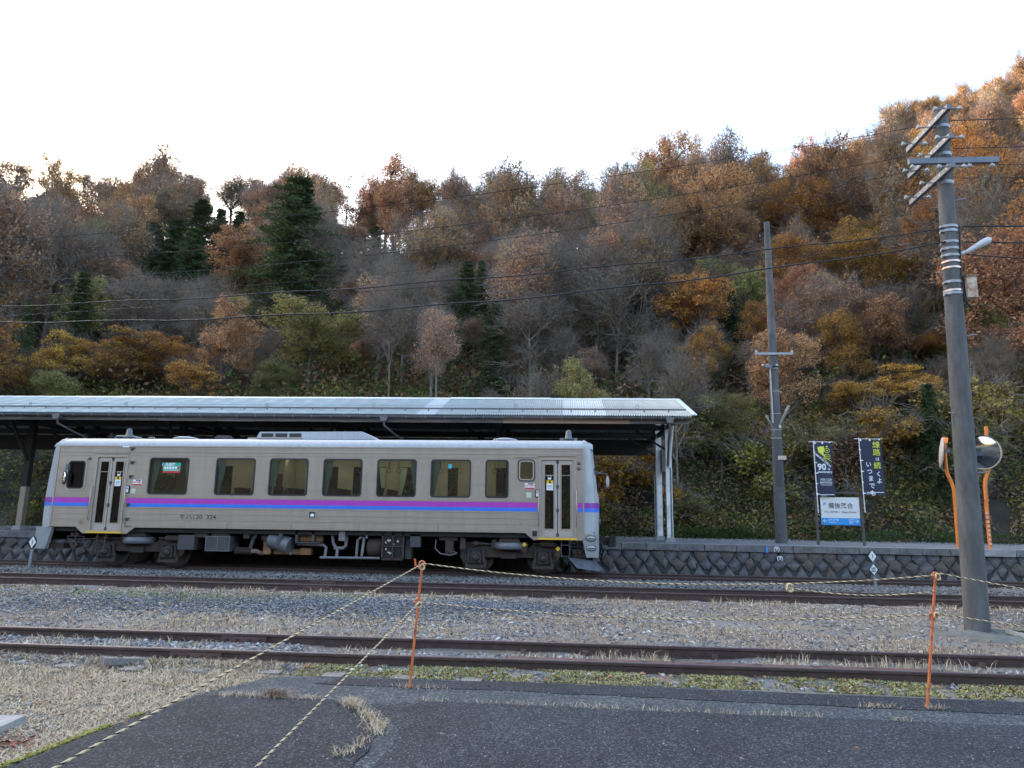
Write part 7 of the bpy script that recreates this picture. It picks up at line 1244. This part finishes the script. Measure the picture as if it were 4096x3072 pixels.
def knot(p, par, s=1.0):
    pts_ = [(p[0]+.022*s*math.cos(a), p[1]+.018*s*math.sin(a*1.5), p[2]+.028*s*math.sin(a)) for a in np.linspace(0, 14, 40)]; MB().tube(pts_, .0085, 5).build('knot', ry, par)
for o, p in ((s1, (.085, -.01, 1.17)), (s1, (.07, -.01, .80)), (s2, (.20, -.01, 1.19)), (s2, (.155, -.01, .83))): knot(p, o)
rope('short doubled back rope tied along the upper rope near the right stake', (2.18, 7.30, .905), (3.52, 7.30, .90), .05)
knot((2.18-3.37, -.02, .905+.152), s2, 1.3)
# ================================================================== WOODED HILL
litm = mat('leaf_litter_slope', (.04, .034, .026), .95, var=.5, scale=1.2, bump=.6, bscale=3, dirt=(.035, .04, .02), dscale=.3)
V, F = grid(np.arange(-130, 162, 2.4), np.concatenate([np.arange(29.0, 46, .8), np.arange(46, 230, 3)]), hill)
tag(link('wooded_hill', npmesh('wooded_hill', V, F, litm, True)), kind='structure')
# hill added behind the camera, out of view, kept for reflections
xs2 = np.linspace(-165, 170, 40); ys2 = np.linspace(-160, -50, 16)
def unseen_hill(X, Y): t = np.clip((-50-Y)/80, 0, 1); return -.5+34*t**1.3*(1+.12*np.sin(X/23)+.06*np.sin(X/9))
V, F = grid(xs2, ys2, unseen_hill); tag(link('unseen_opposite_hill', npmesh('unseen_opposite_hill', V, F, mat('unseen_hill_forest', (.09, .06, .04), .95, var=.4, scale=.3), True)), kind='structure')

# unseen ridge added at left, shaped to keep the sun off the station
us, ts = np.linspace(-420, 165, 40), np.linspace(-190, 190, 24); U_, T_ = np.meshgrid(us, ts)
mz = 300*(1-smoothstep(70, 160, U_))*np.exp(-(T_/95)**2)*(1+.05*np.sin(U_/31)); sa_, ca_ = math.sin(SUN_AZ), math.cos(SUN_AZ)
V = np.stack([(-403+U_*ca_+T_*sa_).ravel(), (261-U_*sa_+T_*ca_).ravel(), (mz-3).ravel()], 1); n_ = len(us); i_ = (np.arange(len(ts)-1)[:, None]*n_+np.arange(n_-1)[None]).ravel()
tag(link('sun_block_mountain', npmesh('sun_block_mountain', V, np.stack([i_, i_+1, i_+n_+1, i_+n_], 1), mat('sun_block_forest', (.07, .055, .04), .95, var=.4, scale=.05), True)), kind='structure')

def tubes(specs, n=4):
    """many tapered tubes -> vertices and quads"""
    VV, FF = [], []; o = 0; ang = np.arange(n)*2*np.pi/n; ca, sa = np.cos(ang), np.sin(ang)
    for P, r in specs:
        P = np.asarray(P, float); k = len(P); d = np.gradient(P, axis=0); d /= np.linalg.norm(d, axis=1)[:, None]+1e-9
        ref = np.array([.31, .95, .05]) if abs(d[0, 2]) > .8 else np.array([0, 0, 1.]); a = np.cross(d, ref); a /= np.linalg.norm(a, axis=1)[:, None]+1e-9; b = np.cross(d, a)
        r = np.broadcast_to(np.asarray(r, float), (k,))
        VV.append((P[:, None]+(a[:, None]*ca[None, :, None]+b[:, None]*sa[None, :, None])*r[:, None, None]).reshape(-1, 3))
        i = (np.arange(k-1)[:, None]*n+np.arange(n)[None]); j = (np.arange(k-1)[:, None]*n+(np.arange(n)[None]+1) % n)
        FF.append((np.stack([i, j, j+n, i+n], 2).reshape(-1, 4))+o); o += k*n
    return np.concatenate(VV), np.concatenate(FF)
def leaves(P, s, rg, up=.5, aspect=.62):
    n = len(P); nrm = rg.normal(0, 1, (n, 3)); nrm[:, 2] = np.abs(nrm[:, 2])+up; nrm /= np.linalg.norm(nrm, axis=1)[:, None]
    t = np.cross(nrm, rg.normal(0, 1, (n, 3))); t /= np.linalg.norm(t, axis=1)[:, None]+1e-9; b = np.cross(nrm, t); s = s[:, None]
    V = np.stack([P-t*s, P+b*s*aspect+nrm*s*.15, P+t*s, P-b*s*aspect+nrm*s*.15], 1).reshape(-1, 3)
    return V, np.arange(n*4).reshape(n, 4)
def bez(a, b, c, k): t = np.linspace(0, 1, k)[:, None]; return a*(1-t)**2+2*b*t*(1-t)+c*t*t
bark = {'grey': mat('bark_grey', (.155, .145, .135), .9, var=.35, scale=5, bump=.4), 'brown': mat('bark_brown', (.10, .08, .068), .9, var=.35, scale=5, bump=.4), 'twig': mat('twig_grey_brown', (.165, .142, .118), .9, var=.3, scale=3)}
def broadleaf(seed, H, cz, rx, rz, nc, cr, nl, flat, ls, tw, bk, layered=False):
    rg = np.random.default_rng(seed); C_ = []; nlb = rg.integers(5, 9); LB = []
    for q in range(nlb):                                              # the crown is a handful of uneven lobes
        d = rg.normal(0, 1, 3); d[2] = d[2]*.9+.1; d /= np.linalg.norm(d); f = rg.uniform(.35, .72)
        LB.append((np.array([d[0]*rx*f, d[1]*rx*f, cz+d[2]*rz*f*.95]), rg.uniform(.34, .62)))
    LB.append((np.array([0, 0, cz]), .62)); LB.append((np.array([rg.normal(0, .4), rg.normal(0, .4), cz+rz*.5]), .42)); tries = 0
    while len(C_) < nc and tries < 9000:
        tries += 1; d = rg.normal(0, 1, 3); d /= np.linalg.norm(d)
        if d[2] < -.7: continue
        c0, fr = LB[rg.integers(len(LB))]; rr = rg.uniform(.25, 1)**.5*fr; p = c0+np.array([d[0]*rx*rr, d[1]*rx*rr, d[2]*rz*rr*.85])
        if p[2] < H*.16: continue
        if C_ and np.min(np.linalg.norm(np.array(C_)-p, axis=1)) < cr*.5:
            if rg.random() < .8: continue
        C_.append(p)
    nc = len(C_)
    C_ = np.array(C_); sp = []
    top = cz+rz*.55; tz = np.linspace(0, top, 9); wob = np.cumsum(rg.normal(0, .10, (9, 2)), 0); T = np.column_stack([wob[:, 0]*tz/top, wob[:, 1]*tz/top, tz]); r0 = H*.0165
    sp.append((T, r0*(1-.80*np.linspace(0, 1, 9)))); ti = lambda z: np.array([np.interp(z, tz, T[:, 0]), np.interp(z, tz, T[:, 1]), z])
    ng = max(5, nc//8); cen = C_[rg.choice(nc, ng, replace=False)]
    for _ in range(4):
        lab = np.argmin(((C_[:, None]-cen[None])**2).sum(2), 1); cen = np.array([C_[lab == g].mean(0) if (lab == g).any() else cen[g] for g in range(ng)])
    for g in range(ng):
        m = np.where(lab == g)[0]
        if not len(m): continue
        c = cen[g]; zs = np.clip(c[2]-np.hypot(c[0], c[1])*rg.uniform(.7, 1.1)-.4, H*.14, top*.95); a = ti(zs); mid = (a+c)/2+np.array([0, 0, -.12*np.linalg.norm(c-a)])+rg.normal(0, .15, 3)
        L_ = bez(a, mid, c, 8); rl = r0*.5*np.linspace(1, .25, 8); sp.append((L_, rl))
        for q in m:
            k = rg.integers(3, 7); b0 = L_[k]; e = C_[q]; sp.append((bez(b0, (b0+e)/2+rg.normal(0, .22, 3), e, 5), np.linspace(rl[k]*.65, .020, 5)))
    tws = []
    for q in C_:
        for _ in range(tw):
            d = rg.normal(0, 1, 3); d[2] = d[2]*.6*max(flat, .4)+.35; d /= np.linalg.norm(d); out = np.array([q[0], q[1], (q[2]-cz)*.7]); out /= np.linalg.norm(out)+1e-6; d = d+out*.7; d /= np.linalg.norm(d)
            e = q+d*cr*rg.uniform(.9, 2.3); m_ = (q+e)/2+rg.normal(0, .12, 3); tws.append((np.array([q, m_, e]), np.array([.020, .015, .007])))
            for __ in range(2): f = m_+(d+rg.normal(0, .6, 3))*cr*rg.uniform(.5, 1.1); tws.append((np.array([m_, f]), np.array([.012, .006])))
    V1, F1 = tubes(sp, 5); 
    if tws: V2, F2 = tubes(tws, 3); F2 = F2+len(V1); V1 = np.concatenate([V1, V2]); F1 = np.concatenate([F1, F2])
    trunk = npmesh('trunk', V1, F1, bark[bk], True); crown = None
    if nl:
        w_ = rg.uniform(.5, 1.5, nc); P = np.repeat(C_, (w_*nl).astype(int), 0); u = rg.normal(0, 1, P.shape); u /= np.linalg.norm(u, axis=1)[:, None]; u *= rg.uniform(.15, 1, (len(P), 1))**.45
        P = P+u*np.array([1, 1, flat])*cr*rg.uniform(.85, 1.3, (len(P), 1)); LV, LF = leaves(P, ls*rg.uniform(.6, 1.3, len(P)), rg, .6 if not layered else 1.2)
        crown = npmesh('crown', LV, LF, None)
    return trunk, crown
def conifer(seed, H, R0, base, bk, dens=1.0, pine=False):
    rg = np.random.default_rng(seed); sp = [(np.column_stack([np.zeros(6), np.zeros(6), np.linspace(0, H, 6)]), H*.014*np.linspace(1, .08, 6))]; P = []; S_ = []
    z = base*H
    while z < H*.985:
        t = (z/H-base)/(1-base); r = R0*((1-t)**.58*(1+.25*math.sin(z*2.3+seed)*math.sin(z*.9)) if not pine else (.55+.45*math.sin(min(1, t*1.4)*3.1))*(1-t*.55))*rg.uniform(.8, 1.15)+.15; nb = rg.integers(5, 8) if not pine else rg.integers(2, 5); a0 = rg.uniform(0, 6.28)
        for k in range(nb):
            a = a0+k*6.283/nb+rg.normal(0, .2); L_ = r*rg.uniform(.45, 1.3); d = np.array([math.cos(a), math.sin(a), 0]); e = np.array([0, 0, z])+d*L_+np.array([0, 0, (.10-.55*(1-t))*L_ if not pine else .1*L_])
            m_ = np.array([0, 0, z+.15*L_])+d*L_*.5; B = bez(np.array([0, 0, z]), m_, e, 6); sp.append((B, np.linspace(.03*(1-t)+.012, .006, 6)))
            for q in (np.linspace(.3, 1, 5) if not pine else np.linspace(.65, 1, 3)):
                c = bez(np.array([0, 0, z]), m_, e, 21)[int(q*20)]; n = int((16 if not pine else 26)*dens); sg = (.16+.10*(1-t))*(1.25-.5*q) if not pine else .32
                P.append(c+rg.normal(0, 1, (n, 3))*np.array([sg, sg, sg*(.55 if not pine else .4)])); S_.append(np.full(n, .13 if not pine else .11))
        z += H*(.028 if not pine else .05)*rg.uniform(.8, 1.2)
    P = np.concatenate(P); S_ = np.concatenate(S_)*rg.uniform(.6, 1.3, len(P)); V1, F1 = tubes(sp, 4); LV, LF = leaves(P, S_, rg, .3, .32)
    return npmesh('trunk', V1, F1, bark[bk], True), npmesh('crown', LV, LF, None)
PROTO = {
 'dense': [broadleaf(s, 11, 6.6, 3.5, 4.0, 100, .70, 140, .75, .085, 4, 'brown') for s in (1, 2, 3, 21)],
 'layer': [broadleaf(s, 9, 5.0, 3.5, 3.1, 86, .72, 130, .45, .085, 6, 'brown') for s in (4, 5, 22)],
 'sparse': [broadleaf(s, 11, 7.0, 2.9, 4.1, 84, .72, 92, .8, .085, 5, 'grey') for s in (6, 7, 8)],
 'bare': [broadleaf(s, 10, 6.0, 3.2, 3.9, 84, .8, 22, .8, .08, 8, 'twig') for s in (9, 10, 23)],
 'cedar': [conifer(s, 15, 2.7, .08, 'brown', 1.5) for s in (11, 12, 24)],
 'pine': [conifer(13, 13, 2.3, .42, 'grey', 1.0, True)],
 'bush': [broadleaf(s, 3, 1.3, 1.3, 1.2, 26, .42, 120, .7, .07, 5, 'twig') for s in (14, 15)],
}
LM = {
 'rust': leafmat('rust_leaves', [(0.281, 0.151, 0.087), (0.430, 0.234, 0.129), (0.544, 0.310, 0.174), (0.496, 0.302, 0.146), (0.364, 0.256, 0.105)], .3, .3),
 'orange': leafmat('orange_leaves', [(0.279, 0.155, 0.061), (0.466, 0.232, 0.078), (0.592, 0.304, 0.091), (0.466, 0.282, 0.085), (0.311, 0.240, 0.074)], .35, .3),
 'yellow': leafmat('yellow_leaves', [(0.332, 0.171, 0.049), (0.554, 0.281, 0.071), (0.666, 0.366, 0.092), (0.471, 0.316, 0.100), (0.278, 0.231, 0.085)], .35, .25),
 'olive': leafmat('olive_leaves', [(0.165, 0.172, 0.074), (0.283, 0.283, 0.107), (0.417, 0.380, 0.132), (0.343, 0.283, 0.132)], .35, .3),
 'sparse': leafmat('sparse_brown_leaves', [(0.264, 0.159, 0.103), (0.408, 0.253, 0.165), (0.504, 0.323, 0.211), (0.432, 0.306, 0.160), (0.336, 0.188, 0.103)], .3, .3),
 'bare': leafmat('last_brown_leaves', [(0.221, 0.150, 0.098), (0.312, 0.208, 0.117), (0.364, 0.260, 0.111)], .3),
 'cedar': leafmat('cedar_needles', [(0.035, 0.057, 0.030), (0.070, 0.105, 0.049), (0.108, 0.142, 0.068), (0.115, 0.101, 0.054)], .2, .3),
 'pine': leafmat('pine_needles', [(.025, .045, .032), (.05, .08, .05), (.075, .105, .062)], .2, .2),
}
SHAPE = {'rust': 'dense', 'orange': 'dense', 'yellow': 'layer', 'olive': 'dense', 'sparse': 'sparse', 'bare': 'bare', 'cedar': 'cedar', 'pine': 'pine'}
ZX = {'a': 'beyond the far left end of the canopy', 'b': 'above the left doors of the railcar', 'c': 'above the railcar roof unit', 'd': 'above the right half of the railcar', 'e': 'above the right end of the canopy', 'f': 'left of the dark platform pole', 'g': 'between the two utility poles', 'h': 'right of the concrete pole'}
ZY = {'s': 'on the skyline', 'u': 'high up', 'm': 'halfway up', 'l': 'low down'}
DESC = {'rust': ('rust_tree', 'rust brown leafy tree'), 'orange': ('orange_tree', 'golden orange leafy tree'), 'yellow': ('yellow_tree', 'layered yellow orange maple tree'), 'olive': ('olive_tree', 'olive green leafy tree'), 'sparse': ('thin_tree', 'thin sparsely leaved tree'), 'bare': ('bare_tree', 'bare twiggy tree'), 'cedar': ('cedar_tree', 'dark green conifer tree'), 'pine': ('pine_tree', 'dark ragged pine tree')}
SPECIAL = {
 'big_cedar': 'tallest dark green cedar standing left of centre behind the canopy', 'c1': 'dark green cedar of the clump on the upper left slope', 'rust_dome': 'broad rust orange dome crowned tree left of the tall cedar',
 'olive_big': 'large yellow green tree in front of the tall cedar', 'olive_low': 'small yellow green tree just above the canopy roof, below the tall cedar', 'yellow_left': 'largest golden tree above the left end of the canopy', 'yellow_left2': 'golden tree at far left above the canopy', 'yellow_left3': 'golden tree right of the largest golden tree above the canopy',
 'yellow_mid': 'wide golden tree between the two largest golden trees above the canopy left end', 'yellow_edge': 'golden tree at the very left edge of the picture', 'amber_left': 'amber tree behind the golden trees above the canopy left end', 'olive_left': 'low olive tree in front of the golden trees at left', 'olive_right': 'olive green tree low on the bank right of the concrete pole', 'amber_right': 'amber tree just left of the concrete pole, halfway up', 'amber_mid': 'amber tree beside the dark platform pole, halfway up', 'slim_cedar': 'slim dark green conifer among grey trees above the canopy centre', 'gold_maple': 'bright golden layered maple halfway up, left of the platform pole', 'gold_maple2': 'small golden maple below the bright golden maple', 'orange_big': 'huge orange brown crown between the two utility poles', 'orange_mid': 'large golden brown crown right of the platform pole top', 'orange_low': 'orange tree low down between the two poles',
 'maple_right': 'golden orange maple above the banner flags, nearer the concrete pole', 'maple_right2': 'golden orange maple directly above the banner flags', 'pink_dome': 'broad pinkish rust crown left of the platform pole top',
 'pine1': 'dark pine on the skyline at far left', 'pine2': 'small dark pine on the left skyline', 'pine3': 'dark pine on the skyline above the cedar clump', 'pine4': 'ragged pine on the skyline right of the tall cedar', 'pine5': 'ragged pine on the skyline at centre', 'mid_cedar': 'small dark conifer among rust trees right of the tall cedar',
 'grey1': 'tallest grey sparse tree reaching the skyline at centre', 'grey2': 'spreading grey sparse tree right of the tall cedar', 'grey3': 'grey sparse tree right of the tallest one at centre', 'bare1': 'spreading bare tree just above the canopy roof at centre', 'bare2': 'bare twiggy tree above the right end of the canopy'}
def tree(name, shape, k, lm, loc, rz, s, label, group, sz=1.0):
    o = thing(name, label, 'tree', loc, (0, 0, rz), group); o.scale = (s, s, s*sz)
    tm, cm = PROTO[shape][k % len(PROTO[shape])]; link('trunk', tm, o)
    if cm is not None:
        if not cm.materials: cm.materials.append(None)
        c = link('crown', cm, o); c.material_slots[0].link = 'OBJECT'; c.material_slots[0].material = lm
    return o
for i, (x, y, kind, s, rz, tagx, *wf) in enumerate(TREES):
    nm, ds = DESC[kind]; loc = (x, y, float(hill(x, y))-.15)
    if tagx in SPECIAL: label, group = SPECIAL[tagx], ('cedar clump on the upper left slope' if tagx == 'c1' else 'trees of the wooded hill')
    else: label = ds+' '+ZY[tagx[1]]+', '+ZX[tagx[0]]; group = ds+'s '+ZY[tagx[1]]+' '+ZX[tagx[0]]
    o = tree(nm, SHAPE[kind], i, LM[kind], loc, R(rz), s, label, group, 1.0+(.22+.16*math.sin(i*2.7) if tagx not in SPECIAL else 0))
    f = wf[0] if wf else (1.4 if kind == 'cedar' else .96+.16*math.sin(i*1.9)); o.scale = (s*f, s*f, o.scale.z)
# ================================================================== BANK BEHIND THE PLATFORM
def bank_leaves(name, n, x0, x1, y0, y1, lift, size, m, seed, thr, aspect=.5, up=.3, s=1.8):
    rg = np.random.default_rng(seed); x = rg.uniform(x0, x1, n); y = rg.uniform(y0, y1, n); k = vnoise(x, y, s, seed)*.65+vnoise(x, y, s*.4, seed+3)*.35 > thr; x, y = x[k], y[k]
    z = hill(x, y)+rg.uniform(0, 1, len(x))**1.6*lift*(.4+vnoise(x, y, 1.1, seed+5)); V, F = leaves(np.stack([x, y, z], 1), rg.uniform(*size, len(x)), rg, up, aspect)
    return tag(link(name, npmesh(name, V, F, m)), kind='stuff')
und_g = leafmat('undergrowth_green', [(0.034, 0.060, 0.026), (0.075, 0.116, 0.041), (0.131, 0.160, 0.053), (0.085, 0.094, 0.041)], .3)
und_o = leafmat('undergrowth_olive', [(0.126, 0.118, 0.036), (0.234, 0.208, 0.064), (0.324, 0.270, 0.072), (0.180, 0.144, 0.054)], .3)
und_b = leafmat('undergrowth_brown', [(0.115, 0.065, 0.042), (0.211, 0.125, 0.077), (0.307, 0.192, 0.115), (0.384, 0.288, 0.211)], .3)
und_y = leafmat('undergrowth_yellow', [(0.264, 0.120, 0.024), (0.408, 0.216, 0.036), (0.336, 0.228, 0.048), (0.204, 0.156, 0.036)], .35)
bank_leaves('undergrowth', 80000, -32, 26, 30.3, 39, .9, (.06, .12), und_b, 1, .36)
bank_leaves('undergrowth', 80000, -32, 26, 30.3, 40, 1.1, (.06, .13), und_g, 2, .40, .4)
bank_leaves('undergrowth', 64000, -32, 26, 30.6, 41, 1.2, (.05, .12), und_o, 3, .46)
bank_leaves('undergrowth', 9000, -30, 27, 31.2, 38, 1.3, (.05, .10), und_y, 4, .60)
bank_leaves('undergrowth', 52000, -70, 75, 39, 112, 2.2, (.14, .30), und_b, 6, .30, s=4)
bank_leaves('undergrowth', 30000, -70, 75, 39, 112, 2.6, (.14, .30), und_g, 7, .45, s=4)
bank_leaves('undergrowth', 60000, -60, 48, 36, 62, 2.6, (.10, .19), und_b, 16, .34, s=3)
bank_leaves('undergrowth', 52000, -60, 48, 36, 62, 2.8, (.10, .19), und_g, 17, .42, s=3)
# brush along the crest
rg = np.random.default_rng(31); x = rg.uniform(-105, 110, 60000); y = np.interp(x, RIDGE[:, 0], RIDGE[:, 1])+rg.uniform(-9, 5, len(x)); k = vnoise(x, y, 3, 33) > .25; x, y = x[k], y[k]
V, F = leaves(np.stack([x, y, hill(x, y)+rg.uniform(0, 1, len(x))**1.4*4.2*(.3+vnoise(x, y, 2.2, 35))], 1), rg.uniform(.12, .24, len(x)), rg, .3, .5); tag(link('crest_brush', npmesh('crest_brush', V, F, LM['sparse'])), kind='stuff')
# low green plants along the foot of the bank
rg = np.random.default_rng(5); x = rg.uniform(1, 18, 6000); y = rg.uniform(29.3, 31.2, 6000); k = vnoise(x, y, 1.2, 8) > .4; x, y = x[k], y[k]
V, F = leaves(np.stack([x, y, hill(x, y)+rg.uniform(0, .45, len(x))], 1), rg.uniform(.04, .1, len(x)), rg, .2, .35); tag(link('undergrowth', npmesh('undergrowth', V, F, leafmat('foot_plants', [(.03, .055, .02), (.06, .10, .03), (.10, .14, .05)], .3))), kind='stuff')
def bush(label, x, y, s, lm, k, group=None, sz=1.0):
    o = tree('shrub', 'bush', k, lm, (x, y, float(hill(x, y))-.2), k*1.3, s, label, group, sz); o['category'] = 'shrub'; return o
for i, (x, y, s, lm, lab) in enumerate([
    (1.9, 32.2, 1.15, und_y, 'yellow orange shrub on the bank right of the railcar end'), (3.2, 32.6, 1.0, und_y, 'yellow shrub on the bank behind the white canopy posts'), (4.6, 31.8, .75, LM['yellow'], 'small orange maple shrub right of the white canopy posts'),
    (5.4, 31.6, .8, LM['olive'], 'yellow green shrub right of the white canopy posts'), (6.4, 33.6, 1.3, LM['olive'], 'olive shrub high on the bank right of the canopy'), (1.4, 31.4, .7, und_o, 'low olive shrub behind the coupler of the railcar'),
    (8.6, 32.4, 1.2, und_o, 'olive shrub just right of the platform pole'), (10.3, 33.0, 1.2, und_o, 'olive shrub between the two banner flags'), (12.4, 32.6, 1.1, und_b, 'brown shrub behind the tilted convex mirror'), (14.3, 33.0, 1.3, LM['orange'], 'orange brown shrub above the convex mirrors'),
    (17.0, 32.2, 1.35, LM['olive'], 'large olive shrub at the right edge'), (18.6, 33.4, 1.5, und_o, 'tall olive shrub at the right edge, behind the larger one'), (11.6, 31.5, .8, und_g, 'dark green shrub right of the station sign'),
    (-20.5, 32.0, 1.1, und_b, 'brown shrub on the bank at far left under the canopy'), (-17.8, 31.8, 1.0, und_o, 'olive shrub seen beside the railcar\'s left end'), (-23.2, 32.4, 1.2, und_g, 'dark green shrub at far left beyond the canopy post')]):
    bush(lab, x, y, s, lm, i, 'shrubs on the bank')
